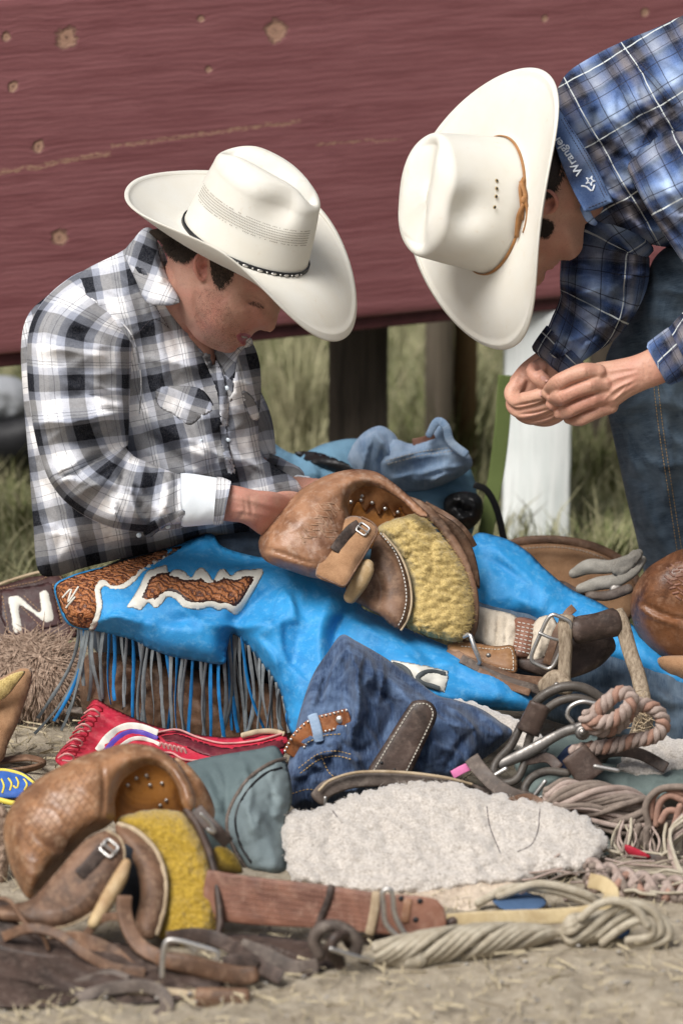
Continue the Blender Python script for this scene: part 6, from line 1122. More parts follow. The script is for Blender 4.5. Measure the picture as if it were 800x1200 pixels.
# ---- jeans pile
T = Thing('crumpled_jeans', 'crumpled dark blue jeans standing in a peak, with a studded brown belt', 'jeans', gb(440, 945))
JP = [(336, 904), (344, 866), (352, 832), (366, 792), (384, 764), (400, 744), (417, 751), (450, 770), (482, 792), (511, 814), (533, 820), (562, 830), (586, 846), (600, 858), (584, 876), (562, 892), (533, 910), (486, 920), (431, 930), (392, 940), (360, 950), (341, 944), (334, 922)]
JS = [([(401, 748), (420, 790), (416, 840), (404, 870)], 11, 12), ([(401, 748), (380, 800), (372, 850)], 9, -8), ([(410, 762), (400, 800), (396, 850)], 6, -9), ([(420, 770), (470, 810), (500, 860), (505, 900)], 9, 8), ([(430, 800), (460, 830), (440, 880)], 10, -12), ([(450, 780), (500, 820), (540, 870), (545, 900)], 9, -9), ([(510, 820), (550, 850), (560, 885)], 7, 9), ([(540, 825), (575, 850), (590, 866)], 6, -7), ([(420, 830), (412, 870), (425, 905)], 6, 9), ([(395, 870), (420, 880), (440, 870)], 5, -7), ([(560, 850), (540, 870), (520, 905)], 5, -6), ([(385, 772), (370, 810), (356, 850)], 3, 3), ([(392, 768), (378, 808), (364, 852)], 3, -3), ([(350, 905), (370, 885), (392, 890)], 4, 6), ([(345, 930), (370, 905), (400, 905)], 5, -7), ([(355, 880), (375, 870), (388, 885), (380, 905)], 4, -5), ([(360, 915), (385, 915), (400, 930)], 4, 5)]+rfolds((350, 780, 400, 850), 8, 112, 8, 70, 4, 4, 201)+rfolds((400, 770, 480, 900), 9, 75, 25, 80, 9, 6, 202)+rfolds((470, 810, 590, 900), 11, 50, 25, 70, 9, 6, 203)+rfolds((340, 850, 420, 940), 14, -10, 60, 35, 4, 4.5, 204)
JPM = inflate(JP, (744, -.20, 945, -.36), 34, 26, 46, JS, res=2.8, wr=(3.2, 22, 60, 1.8, 6), sm=18); jp = T.part('body', JPM, MT['jeans_dark']); JPS = Surf(JPM)
BL_ = loft([(a, b, c, 11, 2.5) for a, b, c in JPS.line([(342, 884), (352, 866), (368, 852), (388, 846), (408, 841)], 5, 5)], ring=14, sq=.5); blt = T.part('belt', BL_, MT['amber'] if 0 else leather('saddle_tan_belt', (.27, .095, .03), (.1, .03, .012), (.4, .2, .1), .45), 'tan belt with rows of silver studs'); BS = Surf(BL_)
for off in (-9.5, 9.5):
    Q = cat([(342, 884), (352, 866), (368, 852), (388, 846), (408, 841)], 18); tg = np.gradient(Q, axis=0); tg /= np.linalg.norm(tg, axis=1)[:, None]
    for i in range(18): x, y = Q[i, 0]-tg[i, 1]*off*.95, Q[i, 1]+tg[i, 0]*off*.95; T.part('stud', stud(BS, x, y, 1.7, 1.6, n=8), MT['metal'], parent=blt)
T.part('belt_conch', stud(BS, 398, 843, 5, 3), MT['metal'], parent=blt)
for P in ([(366, 838), (370, 850), (374, 868)],): T.part('belt_loop', loft([(a, b, c, 6, 1.5) for a, b, c in BS.line(P, 3, 4)], ring=10, sq=.5), MT['jeans_light'], 'faded belt loop')
T.part('stitching', join(*[stitches(JPS, P, .65, 3.8, 2.5, .8) for P in ([(350, 900), (372, 884), (392, 880), (412, 884)], [(352, 906), (374, 890), (394, 886), (412, 890)], [(376, 884), (386, 906), (404, 916)], [(360, 870), (380, 862), (400, 860)], [(342, 930), (362, 925), (384, 930)])]), MT['thread_gold'], kind='stuff')
T = Thing('leather_tab', 'brown stitched leather strap end standing up in front of the crumpled jeans', 'strap', gb(455, 935))
TB = inflate([(430, 908), (450, 872), (478, 828), (486, 821), (500, 821), (509, 828), (511, 842), (498, 870), (478, 910), (455, 918)], (820, -.36, 915, -.39), 5, 5, 5, res=2.6); T.part('strap', TB, MT['dark']); TS_ = Surf(TB)
T.part('stitching', stitches(TS_, [(436, 906), (456, 872), (482, 830), (490, 825), (500, 825), (506, 832), (506, 842), (492, 872), (474, 908)], .75, 4, 2.6, .7), MT['thread'], kind='stuff')
for x, y in ((447, 894), (462, 902)): T.part('punched_hole', stud(TS_, x, y, 2, .8), MT['black'])
T = Thing('curved_strap', 'curved tan brown saddle strap lying behind the white fleece', 'strap', gb(470, 945))
T.part('strap', loft([(372, 936, -.42, 10, 4, 0), (386, 923, -.42, 10, 4, 0), (420, 914, -.42, 9, 4, 0), (470, 914, -.42, 9, 4), (520, 920, -.42, 9, 4), (560, 930, -.41, 9, 4), (590, 946, -.40, 9, 4)], ring=14, sq=.55), MT['grey_leather'])
T.part('edge', tube([(374, 926, -.43), (388, 914, -.43), (420, 905, -.43), (470, 905, -.43), (520, 911, -.43), (552, 919, -.42)], 1.8), MT['edge']); T.part('metal_tip', tube([(381, 935, -.44), (381, 950, -.44)], 2.2), MT['metal'])
single('pink_strap', strap([(530, 908, -.40, 0), (545, 900, -.40), (562, 894, -.39)], 5, 2), plain('pink_nylon', (.72, .2, .42), .6, .2), 'short pink nylon strap poking out beside the stirrup leathers', 'strap')
# ---- fleeces
WOOL = NT('cream_sheepskin'); _n = WOOL.noise(WOOL.ob, 30, 6, .7); _f = WOOL.noise(WOOL.ob, 300, 4, .75)
WOOL = WOOL.out(WOOL.mix(WOOL.ramp(_f, [(.35, 0), (.6, 1)]), WOOL.mix(WOOL.ramp(_n, [(.3, 0), (.7, 1)]), (.24, .205, .17), (.39, .35, .305)), (.54, .50, .455)), .95, WOOL.bump(_f, .4, .002), .1, Sheen_Weight=.4)
def nod(sc, am, s=0):
    def f(x, y, d):
        u = .8*(1080-y)/1080; wx = x+6*fbm(x/24, y/24, 2, 2); wy = y+5*fbm(x/24, y/24, 5, 2); f1, f2 = worley(wx/sc, wy/sc/.72, s)
        return (am*(np.clip(1-f1*1.05, 0, 1)**.55)*(.55+.75*vnoise(x/34, y/26, 8))+.6*fbm(x/3.4, y/2.6, 1, 3)+9*fbm(x/24, y/15, 6, 2))*np.clip(d/7, .15, 1)
    return f
FLP = [(332, 985), (330, 965), (340, 950), (372, 946), (400, 936), (436, 926), (470, 918), (500, 914), (530, 917), (565, 928), (600, 934), (640, 941), (672, 950), (698, 966), (712, 985), (708, 1000), (694, 1014), (676, 1022), (640, 1028), (600, 1036), (560, 1042), (500, 1050), (430, 1050), (370, 1042), (342, 1030), (334, 1010)]
T = Thing('sheepskin', 'large cream sheepskin with lumpy curls lying in the middle foreground', 'sheepskin', gb(520, 1045))
FL_ = inflate(FLP, (914, -.42, 1045, -.68), 20, 12, 26, res=2.1, disp=nod(16.5, 9.5, 7), sm=12, jag=6, st=[([(560, 935), (575, 970), (585, 1010)], 5, -6), ([(395, 945), (385, 985), (400, 1030)], 9, -5), ([(470, 930), (450, 980), (470, 1030)], 10, -4)]); T.part('fleece', FL_, WOOL); FLS = Surf(FL_)
T.part('wool_fibres', hairs(FLS, FLP, 7000, 5, 40, .2, 61, .2, 2.5, 2), WOOL, kind='stuff')
T.part('dark_threads', join(*[loft([(a, b, c, .6, .5) for a, b, c in FLS.line(P, .5, 5)], ring=5) for P in ([(570, 945), (574, 970), (586, 1000)], [(632, 948), (630, 972), (622, 990), (606, 998)], [(390, 950), (400, 965)])]), MT['thread_dark'], kind='stuff')
single('sheepskin', inflate([(720, 905), (724, 882), (740, 868), (770, 862), (800, 866), (840, 870), (840, 905), (800, 906), (770, 913), (745, 912)], (862, -.24, 913, -.34), 12, 8, 14, res=2.2, disp=nod(12, 11, 17), jag=4), WOOL, 'small piece of cream sheepskin at the right edge under the stirrup', 'sheepskin')
single('sheepskin', inflate([(525, 826), (540, 820), (570, 828), (600, 840), (625, 856), (640, 872), (632, 884), (610, 880), (585, 872), (560, 850), (540, 838)], (820, -.20, 884, -.30), 10, 8, 10, res=2.2, disp=nod(11, 9, 27), jag=4), WOOL, 'strip of cream sheepskin between the dark jeans and the blue chap', 'sheepskin')
single('wool_rag', inflate([(420, 1048), (460, 1038), (520, 1030), (560, 1024), (600, 1030), (610, 1044), (590, 1058), (560, 1072), (520, 1078), (470, 1070), (430, 1062)], (1024, -.64, 1078, -.76), 9, 6, 12, res=2.4, disp=nod(8, 3, 37), wr=(3, 8, -20, 3), jag=4), cloth('dirty_wool', (.50, .42, .33), (.32, .25, .19), 1, .95, 400, .5, 30), 'flattened dirty beige wool below the cream sheepskin', 'wool')
single('felt_patch', inflate([(578, 1050), (590, 1043), (615, 1045), (640, 1054), (632, 1066), (600, 1068), (582, 1062)], (1043, -.72, 1068, -.80), 5, 4, 6, res=2.6, jag=2), cloth('faded_denim_felt', (.06, .11, .20), (.03, .06, .12), 1, .95), 'small faded blue denim patch beside the blond strap', 'cloth')
single('felt_patch', inflate([(684, 1082), (700, 1076), (722, 1082), (738, 1090), (730, 1100), (708, 1098)], (1076, -.86, 1100, -.90), 5, 4, 6, res=2.6, jag=2), cloth('faded_denim_felt2', (.05, .09, .17), (.03, .05, .10), 1, .95), 'dark blue cloth scrap under the cream rope loops', 'cloth')
GG2 = cloth('olive_grey_cloth', (.13, .165, .155), (.075, .1, .095), 1, .8, 700, .3, 12)
single('grey_cloth', inflate([(600, 880), (640, 862), (700, 862), (740, 872), (800, 880), (860, 885), (860, 935), (800, 932), (760, 940), (720, 960), (716, 1000), (704, 1030), (680, 1024), (690, 980), (660, 950), (620, 930)], (862, -.24, 1030, -.56), 14, 14, 20, [([(740, 905), (780, 912), (830, 905)], 6, 5), ([(700, 960), (708, 1000)], 6, 5)], res=3.6, wr=(3, 20, 20, 1.6)), GG2, 'olive grey cloth bag lying under the ropes at the right', 'cloth')
# ---- bit, leathers and rope in the middle right
RUB = leather('dark_strap_rubber', (.085, .072, .060), (.04, .033, .028), (.17, .15, .13), .45, 1, .4)
T = Thing('stirrup_leathers', 'dark round stirrup leathers arching up beside the crumpled jeans', 'stirrup leathers', gb(640, 930))
Ys = -.33
T.part('loop', tube([(612, 850, Ys), (624, 828, Ys), (638, 814, Ys), (660, 805, Ys), (682, 806, Ys), (700, 816, Ys), (712, 828, Ys), (716, 850, Ys), (712, 874, Ys), (704, 892, Ys+.02)], 6, ring=14), RUB, 'outer loop')
T.part('loop', tube([(630, 850, Ys-.02), (638, 834, Ys-.02), (654, 822, Ys-.02), (676, 818, Ys-.02), (694, 824, Ys-.02), (704, 836, Ys-.02), (706, 856, Ys-.02), (700, 876, Ys-.02), (688, 888, Ys-.02)], 5, ring=14), RUB, 'inner loop')
T.part('loop', tube([(610, 850, Ys-.01), (598, 874, Ys-.02), (582, 892, Ys-.03), (578, 906, Ys-.04), (588, 917, Ys-.04), (604, 914, Ys-.04), (613, 898, Ys-.03), (617, 876, Ys-.02), (623, 855, Ys-.02)], 5, ring=14), RUB, 'lower loop')
T.part('loop', tube([(664, 906, -.38), (640, 904, -.38), (622, 912, -.39), (614, 926, -.40), (620, 936, -.42)], 5, ring=12), RUB)
T.part('keeper', loft([(606, 838, Ys-.02, 1, 9), (608, 838, Ys-.02, 16, 11), (640, 852-6, Ys-.03, 16, 11), (641, 846, Ys-.03, 1, 9)][:0]+[(632, 826, Ys-.02, 13, 10), (618, 858, Ys-.02, 14, 10)], ring=18, sq=.6, cap=.2), MT['dark'], 'leather keeper')
T.part('keeper', loft([(672, 882, -.38, 17, 8), (694, 912, -.39, 19, 8)], ring=18, sq=.55, cap=.2), MT['dark'], 'lower leather keeper')
T.part('shank', loft([(586, 896, -.36, 6, 5), (620, 880, -.36, 7.5, 6), (650, 863, -.36, 6, 5), (668, 855, -.365, 6, 6), (690, 850, -.37, 7, 6)], ring=14, sq=.8), MT['dmetal'], 'dark steel shank'); T.part('bolt', stud(None, 682, 858, 9.5, 8, Y=-.372, n=16), MT['dmetal']); T.part('bolt_head', stud(None, 682, 858, 5, 4, Y=-.38, n=14), MT['dmetal'])
T.part('ring', tube([(670, 846, -.38), (664, 838, -.38), (668, 828, -.38), (682, 822, -.38), (700, 825, -.38)], 2.6), MT['metal'])
for P in ([(572, 913), (592, 901)], [(624, 935), (638, 916)], [(697, 898), (723, 903)]): T.part('bar', tube([(a, b, -.43) for a, b in P], 2.8), MT['metal'], 'bright steel bar')
T.part('strap', strap([(552, 888, -.40, 0), (562, 902, -.42, 0), (580, 920, -.44, 0), (600, 932, -.45, 0), (622, 938, -.45)], 9, 3), MT['grey_leather'], 'olive stitched strap')
T.part('strap', strap([(655, 900, -.37, 0), (640, 888, -.36, 0), (612, 892, -.36)], 6, 2), MT['dark'])
single('navy_cloth', inflate([(640, 908), (655, 884), (670, 872), (690, 876), (700, 888), (690, 905), (665, 915)], -.33, 8, 8, 10, res=3, wr=(3, 10, 40, 1.4)), cloth('navy_cloth', (.025, .04, .09), (.012, .02, .05)), 'scrap of navy cloth between the stirrup leathers', 'cloth')
def ropemat(nm, c, d, e=None):
    s = NT(nm); a = s.noise(s.ob, 60, 4, .7); f = s.noise(s.map(s.uv, (60, 900, 1)), 3, 4, .8); col = s.mix(s.ramp(a, [(.35, 0), (.65, 1)]), d, c); col = s.mix(s.ramp(f, [(.4, .6), (.6, 0)]), col, tuple(x*.45 for x in c))
    return s.out(col, .92, s.bump(f, .7, .0015, s.bump(a, .3, .002)), .15)
RG = ropemat('dusty_rose_rope', (.50, .40, .35), (.34, .25, .21)); RO = ropemat('faded_orange_rope', (.46, .27, .20), (.34, .21, .165)); RC_ = ropemat('cream_rope', (.58, .52, .41), (.40, .34, .25)); RB = ropemat('taupe_rope', (.33, .265, .22), (.19, .15, .125))
def ropet(name, label, path, R, r, strands, pitch, mats, cat_='rope', group=None, seed=0):
    T = Thing(name, label, cat_, gb(path[0][0], max(p[1] for p in path)+R), group)
    for j, M in enumerate(rope(path, R, r, strands, pitch, seed=seed)): T.part('rope_strand', M, mats[j % len(mats)])
    return T
T = ropet('rope', 'knotted dusty pink and orange braided rope hanging from the dark steel ring', [(684, 838, -.40), (700, 846, -.41), (722, 842, -.41), (736, 828, -.41), (738, 815, -.40), (726, 812, -.40), (712, 822, -.40), (700, 832, -.40), (690, 846, -.40), (706, 856, -.39), (728, 846, -.39), (746, 826, -.38), (764, 830, -.38), (776, 842, -.38), (774, 856, -.38), (758, 866, -.38), (738, 868, -.38), (722, 874, -.38), (700, 876, -.37), (670, 882, -.36)], 5.5, 4.6, 3, 26, [RG, RG, RO])
YB = -.46
# bundle of taupe strands
def bundle(T, path, n, R, r, mats, nm='rope_strand', seed=0, tw=1.0):
    q = np.random.RandomState(seed)
    for j in range(n):
        a0 = q.uniform(0, 6.28); rr = R*math.sqrt(q.uniform(.15, 1)); P = []
        for i, p in enumerate(path):
            a = a0+i*tw; sc = p[3] if len(p) > 3 else 1; P.append((p[0]+q.uniform(-1, 1), p[1]+math.cos(a)*rr*sc, p[2]-math.sin(a)*rr*sc*.0011))
        T.part(nm, tube(P, r*q.uniform(.8, 1.2), ring=7, res=4), mats[j % len(mats)])
T = Thing('rope', 'thick hank of taupe rope strands lying right of the cream sheepskin', 'rope', gb(710, 975))
bundle(T, [(640, 936, YB, .5), (665, 932, YB, .9), (700, 940, YB, 1), (735, 950, YB, 1), (765, 958, YB, .9), (788, 970, YB, .5)], 30, 25, 4.2, [RB, RB, RG, RB], seed=4, tw=.95)
bundle(T, [(650, 948, YB-.02, .5), (690, 955, YB-.02, 1), (730, 966, YB-.02, 1), (770, 966, YB-.02, .8)], 12, 12, 3, [RB, RG], seed=8, tw=.6)
T = Thing('rope', 'orange and taupe rope loops at the right edge above the frayed white strands', 'rope', gb(780, 985))
for k, (P, m) in enumerate((([(762, 958), (764, 935), (778, 924), (800, 930), (830, 936)], RO), ([(768, 966), (772, 942), (784, 932), (804, 940), (830, 948)], RO), ([(760, 970), (756, 944), (770, 926), (796, 922), (830, 926)], RB), ([(774, 962), (782, 950), (800, 952), (830, 956)], RO), ([(784, 985), (790, 966), (796, 945)], RO), ([(752, 975), (748, 995), (756, 1015), (758, 1040)], RB), ([(748, 968), (742, 990), (750, 1012)], RB), ([(757, 972), (757, 1000), (764, 1025)], RB))): T.part('rope_strand', tube([(a, b, YB-.03-.01*k/3) for a, b in P], 4.2, ring=9), m)
T = Thing('frayed_rope', 'frayed whitish rope ends at the right edge above the braid', 'rope', gb(785, 1040))
bundle(T, [(800, 968, -.54, .9), (785, 985, -.55, 1), (786, 1005, -.58, 1), (796, 1030, -.62, .8), (812, 1048, -.66, .5)], 20, 15, 2.1, [RG, RC_, RC_], seed=12, tw=.3)
T = Thing('braided_rope', 'thick taupe and orange braid at the right edge beside the blond strap', 'rope', gb(750, 1060))
for j in range(3):
    for q_ in range(4):
        P = []
        for i in range(24):
            u = i/23; x = 690+150*u; y = 1030+26*math.sin(u*2.2)*.7+6*u; a = 2*math.pi*(u*2.6+j/3); P.append((x+math.cos(q_*1.57)*3.5, y+math.sin(a)*17+math.sin(q_*1.57)*5.6, -.68-.04*u-math.cos(2*a)*.014-math.cos(q_*1.57)*.006))
        T.part('rope_strand', tube(P, 5.0, ring=8), RO if (j == 0 and q_ < 1) else (RG if q_ % 2 else RB))
single('crimson_scrap', inflate([(732, 990), (745, 994), (762, 1004), (748, 1006), (734, 1000)], -.56, 3, 3, 4, res=2), RED, 'tiny crimson leather scrap among the ropes', 'leather scrap')
# cream rope in front
T = Thing('rope', 'cream multi-strand rope hank lying in front on the dust', 'rope', gb(600, 1140))
for j in range(12):
    P = []
    for i in range(26):
        u = i/25; x = 440+285*u; yc = 1118-14*math.sin(u*1.9)-26*u*u*.8; rr = 25*math.sin(math.pi*min(1, .12+u*1.2))**.6 if u < .8 else 20; a = 2*math.pi*(u*1.55+(j//4)/3)+(j % 4)*.42; P.append((x, yc+math.cos(a)*rr*.78, -.97+.10*u-math.sin(a)*rr*.0011+.0))
    T.part('rope_strand', tube(P, 4.8, ring=8), RC_)
for k, P in enumerate(([(700, 1096), (725, 1076), (752, 1066), (776, 1078), (784, 1096), (768, 1106), (740, 1112), (705, 1116)], [(690, 1090), (716, 1068), (738, 1058), (764, 1068), (774, 1088), (762, 1100), (736, 1106)], [(706, 1104), (730, 1086), (752, 1078), (764, 1088), (760, 1098), (736, 1102)], [(680, 1076), (700, 1060), (722, 1056), (745, 1066), (758, 1084)], [(560, 1058), (600, 1040), (650, 1044), (690, 1058), (716, 1070)], [(585, 1050), (630, 1036), (680, 1046), (712, 1062)])):
    T.part('rope_strand', tube([(a, b, -.90+(.16 if k > 3 else 0)-.004*k) for a, b in P], 5.2, ring=9), RC_)
T.part('whipped_end', loft([(424, 1124, -.96, 5, 5), (440, 1122, -.96, 9, 8), (470, 1124, -.97, 12, 10), (490, 1122, -.97, 14, 11)], ring=16, wr=(2, 6, 80, 1.4)), RC_, 'whipped rope end')
single('blond_strap', strap([(524, 1080, -.85, 0), (560, 1077, -.86), (610, 1075, -.86), (660, 1073, -.86), (695, 1068, -.86, 0), (712, 1058, -.85), (716, 1046, -.82), (706, 1036, -.80), (690, 1032, -.78)], 9, 3.5), leather('blond_leather', (.50, .40, .23), (.34, .25, .13), (.62, .54, .38), .65), 'blond leather strap bent back on itself beside the cream rope', 'strap')
# ---- cinch belt of the front rigging
T = Thing('cinch_belt', 'wide reddish leather cinch belt with steel buckle running from the front rigging', 'belt', gb(400, 1100))
BT = loft([(240, 1048, -.86, 29, 5), (300, 1056, -.87, 28, 5), (372, 1062, -.88, 26, 5), (440, 1070, -.89, 24, 5), (490, 1074, -.90, 24, 5), (512, 1074, -.90, 20, 5), (520, 1073, -.90, 12, 4)], ring=40, sq=.4, cap=.5, wr=(.6, 12, 5, 3)); bt = T.part('strap', BT, MT['red_strap']); BTS = Surf(BT)
T.part('stitching', join(*[stitches(BTS, [(262, 1052+dy-4), (330, 1059+dy*.95-2), (430, 1069+dy*.86)], .55, 4.4, 3, .5) for dy in (-22, -15, -8, -1, 6, 13, 20)]), plain('dusty_thread', (.42, .22, .16), .8), kind='stuff')
for P, m, w_, nm in (([(388, 1038), (384, 1055), (376, 1075), (371, 1090)], MT['dark'], 4, 'keeper'), ([(441, 1046), (438, 1070), (433, 1094)], MT['edge'], 5.5, 'canvas_keeper')): T.part(nm, loft([(a, b, c, w_, 2) for a, b, c in BTS.line(P, 2.5, 4)], ring=10, sq=.6), m)
T.part('buckle', loft([(x, y, -.935, 3.2, 3.2) for x, y in ((448, 1046), (449, 1062), (451, 1080), (460, 1092), (474, 1103), (478, 1100), (470, 1088), (462, 1070), (460, 1050), (456, 1042))], closed=True, ring=10, cap=False, res=3), MT['metal'], 'steel roller buckle')
for x, y in ((470, 1053), (492, 1056), (465, 1078), (487, 1078)): T.part('punched_hole', stud(BTS, x, y, 3.6, .9), MT['black'])
T.part('leather_patch', loft([(a, b, c, 5, 1.5) for a, b, c in BTS.line([(478, 1054), (474, 1080)], 1.5, 4)], ring=10, sq=.6), MT['tan'])
T.part('underlayer', loft([(400, 1096, -.87, 5, 5), (440, 1100, -.88, 6, 6), (500, 1096, -.89, 6, 6), (530, 1080, -.89, 6, 6)], ring=12), MT['dark'])
# knotted dark straps
T = Thing('knotted_strap', 'dark leather strap tied in a knot below the reddish cinch belt', 'strap', gb(340, 1145))
T.part('strap', inflate([(244, 1102), (270, 1094), (320, 1096), (370, 1104), (396, 1112), (402, 1124), (384, 1136), (360, 1145), (340, 1142), (300, 1124), (268, 1112)], (1094, -.88, 1145, -1.02), 6, 5, 6, [([(282, 1100), (320, 1112), (372, 1132)], 1.6, -5), ([(286, 1108), (330, 1122)], 3, 4)], res=2.8), MT['dark'])
T.part('strap', strap([(282, 1108, -.97, 0), (310, 1118, -.99), (345, 1134, -1.01), (372, 1132, -1.01)], 9, 2.5), MT['grey_leather'])
T.part('knot', tube([(374, 1118, -1.0), (368, 1104, -1.0), (374, 1090, -1.0), (390, 1085, -1.0), (408, 1092, -1.0), (418, 1104, -1.0), (416, 1116, -1.0)], 8, ring=14), MT['grey_leather']); T.part('knot', tube([(398, 1130, -1.0), (388, 1114, -1.02), (392, 1100, -1.02), (404, 1096, -1.01), (410, 1106, -.99)], 7, ring=14), MT['dark']); T.part('pin', tube([(388, 1112, -1.03), (420, 1122, -1.02), (436, 1126, -1.0)], 3), MT['metal'])
# ---- the front rigging
T = Thing('bareback_rigging', 'honey brown leather riding rig with mustard fleece pad at the lower left', 'riding rig', gb(150, 1106))
HB = leather('honey_brown_leather', (.30, .15, .072), (.115, .052, .024), (.52, .37, .24), .36, .8, .5, .5)
SWP = [(37, 1054), (18, 1030), (7, 996), (5, 965), (20, 935), (42, 915), (67, 900), (96, 886), (124, 877), (150, 871), (180, 875), (203, 888), (221, 912), (230, 940), (222, 952), (214, 944), (208, 924), (196, 906), (178, 897), (160, 902), (143, 916), (135, 938), (135, 958), (124, 970), (104, 980), (88, 996), (62, 1026)]
SM = inflate(SWP, (872, -.70, 1060, -.86), 44, 40, 40, [([(120, 890), (122, 930), (118, 968)], 2.5, -3.5), ([(30, 970), (60, 1000), (84, 1000)], 10, 5), ([(40, 930), (80, 905), (120, 885)], 14, 4)], res=3, wr=(.9, 22, 40, 1.5), sm=18); sw = T.part('swell', SM, HB, 'honey brown leather swell stamped with scales'); SMS = Surf(SM)
sc_ = []
for i in range(-8, 9):
    for j in range(-9, 10):
        x = 74+i*9.5+(4.7 if j % 2 else 0); y = 944+j*7.6-(x-74)*.35
        if inside(np.array([x]), np.array([y]), np.array([(22, 950), (60, 915), (112, 892), (114, 960), (98, 972), (70, 1010), (36, 1010)]))[0]:
            P = [(x-4.6, y-2.4), (x, y+2.6), (x+4.6, y-2.4)]; Y3 = SMS.Y(np.array([p[0] for p in P]), np.array([p[1] for p in P]), -.1); sc_.append(loft([(p[0], p[1], yy, .6, .5) for p, yy in zip(P, Y3)], n=5, ring=6))
T.part('scale_stamp', join(*sc_), leather('dark_stamp', (.16, .075, .035), (.09, .04, .02), (.25, .14, .08), .5), kind='stuff', parent=sw)
LN = inflate([(136, 966), (132, 936), (142, 914), (160, 899), (178, 894), (198, 904), (212, 926), (222, 952), (220, 970), (180, 985)], (895, -.64, 980, -.66), -22, 30, 40, res=3); T.part('lining', LN, MT['amber'], 'amber leather inside the swell'); LNS = Surf(LN)
for x, y in ((150, 920), (160, 912), (172, 909), (176, 920), (190, 918), (195, 938), (188, 944)): T.part('rivet', stud(LNS, x, y, 2.6, 3), MT['metal'])
T.part('cantle', inflate([(203, 888), (218, 894), (236, 914), (248, 936), (252, 954), (246, 966), (234, 958), (226, 940), (218, 912)], -.66, 16, 16, 16, res=3), HB)
PP = [(137, 962), (152, 954), (176, 949), (202, 949), (221, 958), (236, 985), (247, 1020), (253, 1057), (251, 1092), (240, 1105), (212, 1107), (187, 1098), (186, 1070), (192, 1040), (190, 1018), (178, 996), (158, 975)]
MUS = NT('mustard_fleece'); _n = MUS.noise(MUS.ob, 35, 6, .7); _f = MUS.noise(MUS.ob, 260, 4, .8); MUS = MUS.out(MUS.mix(MUS.ramp(_f, [(.35, 0), (.65, 1)]), MUS.mix(MUS.ramp(_n, [(.3, 0), (.7, 1)]), (.15, .088, .008), (.31, .195, .016)), (.50, .335, .045)), .95, MUS.bump(_f, .8, .003), .1, Sheen_Weight=.3)
PM = inflate(PP, (949, -.74, 1106, -.90), 22, 14, 24, res=2.2, disp=curl(9, 3.0, 8, 1.0), jag=1.5); T.part('sheepskin_pad', PM, MUS, 'mustard yellow fleece pad'); PMS = Surf(PM); T.part('sheepskin_fibres', hairs(PMS, PP, 3000, 4, 80, .25, 71, .5, .7, 1.2), MUS, kind='stuff')
T.part('pad_binding', loft([(219, 950, -.76, 5, 8), (232, 968, -.78, 5, 9), (246, 1002, -.82, 5, 10), (255, 1045, -.86, 5, 10), (258, 1080, -.89, 5, 9), (254, 1100, -.91, 4, 7)], ring=14), MT['dark'])
FN = inflate([(136, 966), (148, 968), (164, 977), (184, 1000), (194, 1028), (193, 1062), (184, 1094), (176, 1101), (164, 1096), (158, 1080), (164, 1052), (161, 1022), (150, 998), (138, 982)], (966, -.79, 1100, -.93), 11, 8, 12, res=2.6); T.part('fender', FN, MT['brown'], 'curved brown fender'); FNS = Surf(FN)
T.part('fender_edge', loft([(a, b, c, 3.2, 3.5) for a, b, c in FNS.line([(140, 966), (160, 974), (182, 996), (193, 1026), (193, 1060), (184, 1094)], -1)], ring=10), MT['edge'], 'pale fleece edge')
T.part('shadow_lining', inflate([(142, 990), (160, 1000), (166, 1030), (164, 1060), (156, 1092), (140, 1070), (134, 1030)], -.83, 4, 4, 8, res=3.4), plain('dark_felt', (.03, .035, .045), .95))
T.part('handhold', loft([(110, 1082, -.95, 7, 7), (124, 1058, -.94, 9, 8), (140, 1030, -.93, 9, 8), (148, 1012, -.92, 6, 6)], ring=16), leather('rawhide2', (.50, .37, .20), (.32, .2, .1), (.62, .5, .34), .6), 'pale rawhide roll')
FLM = inflate([(0, 1062), (20, 1058), (38, 1052), (64, 1024), (88, 996), (105, 980), (126, 973), (141, 981), (147, 1000), (140, 1031), (121, 1058), (96, 1079), (62, 1089), (24, 1082), (0, 1078), (-20, 1070)], (973, -.86, 1090, -.96), 10, 6, 9, [([(40, 1070), (90, 1060), (130, 1010)], 12, 4)], res=2.8); fl = T.part('flap', FLM, MT['brown'], 'round tan flap with small buckle'); FLMS = Surf(FLM)
T.part('flap_edge', loft([(a, b, c, 1.6, 2) for a, b, c in FLMS.line([(24, 1082), (62, 1088), (96, 1078), (121, 1057), (140, 1030), (146, 1000), (140, 982), (126, 974)], -.4)], ring=8), MT['edge'], parent=fl)
T.part('buckle_strap', loft([(a, b, c, 8.5, 2.2) for a, b, c in FLMS.line([(94, 1026), (104, 1016), (114, 1004), (122, 994)], 2.2, 4)], ring=14, sq=.55, cap=.6), MT['dark'], 'plum brown buckle strap', parent=fl)
buckle(T, 128, 994, lambda x, y: float(FLMS.Y(x, y, 4)), 8.5, 8, 40, 1.9, fl)
T.part('strap', strap([(230, 948, -.82, 0), (240, 960, -.83), (254, 974, -.84), (268, 988, -.84)], 8, 2), MT['dark'], 'dark strap with steel loop'); T.part('steel_loop', tube([(236, 954, -.85), (246, 964, -.85), (252, 976, -.85), (244, 972, -.85)], 2), MT['metal'])
T.part('rear_pad', inflate([(250, 996), (262, 992), (276, 1002), (284, 1018), (282, 1024), (256, 1020)], -.80, 10, 8, 8, res=2.8), MUS, 'mustard fleece showing behind the belt')
single('fleece_scrap', inflate([(-20, 938), (4, 944), (12, 962), (12, 1000), (4, 1040), (-20, 1040)], -.62, 8, 8, 8, res=3, disp=curl(7, 3, 9, 1)), SHG, 'rough brown wool pad cut by the left edge behind the honey brown rig', 'fleece')
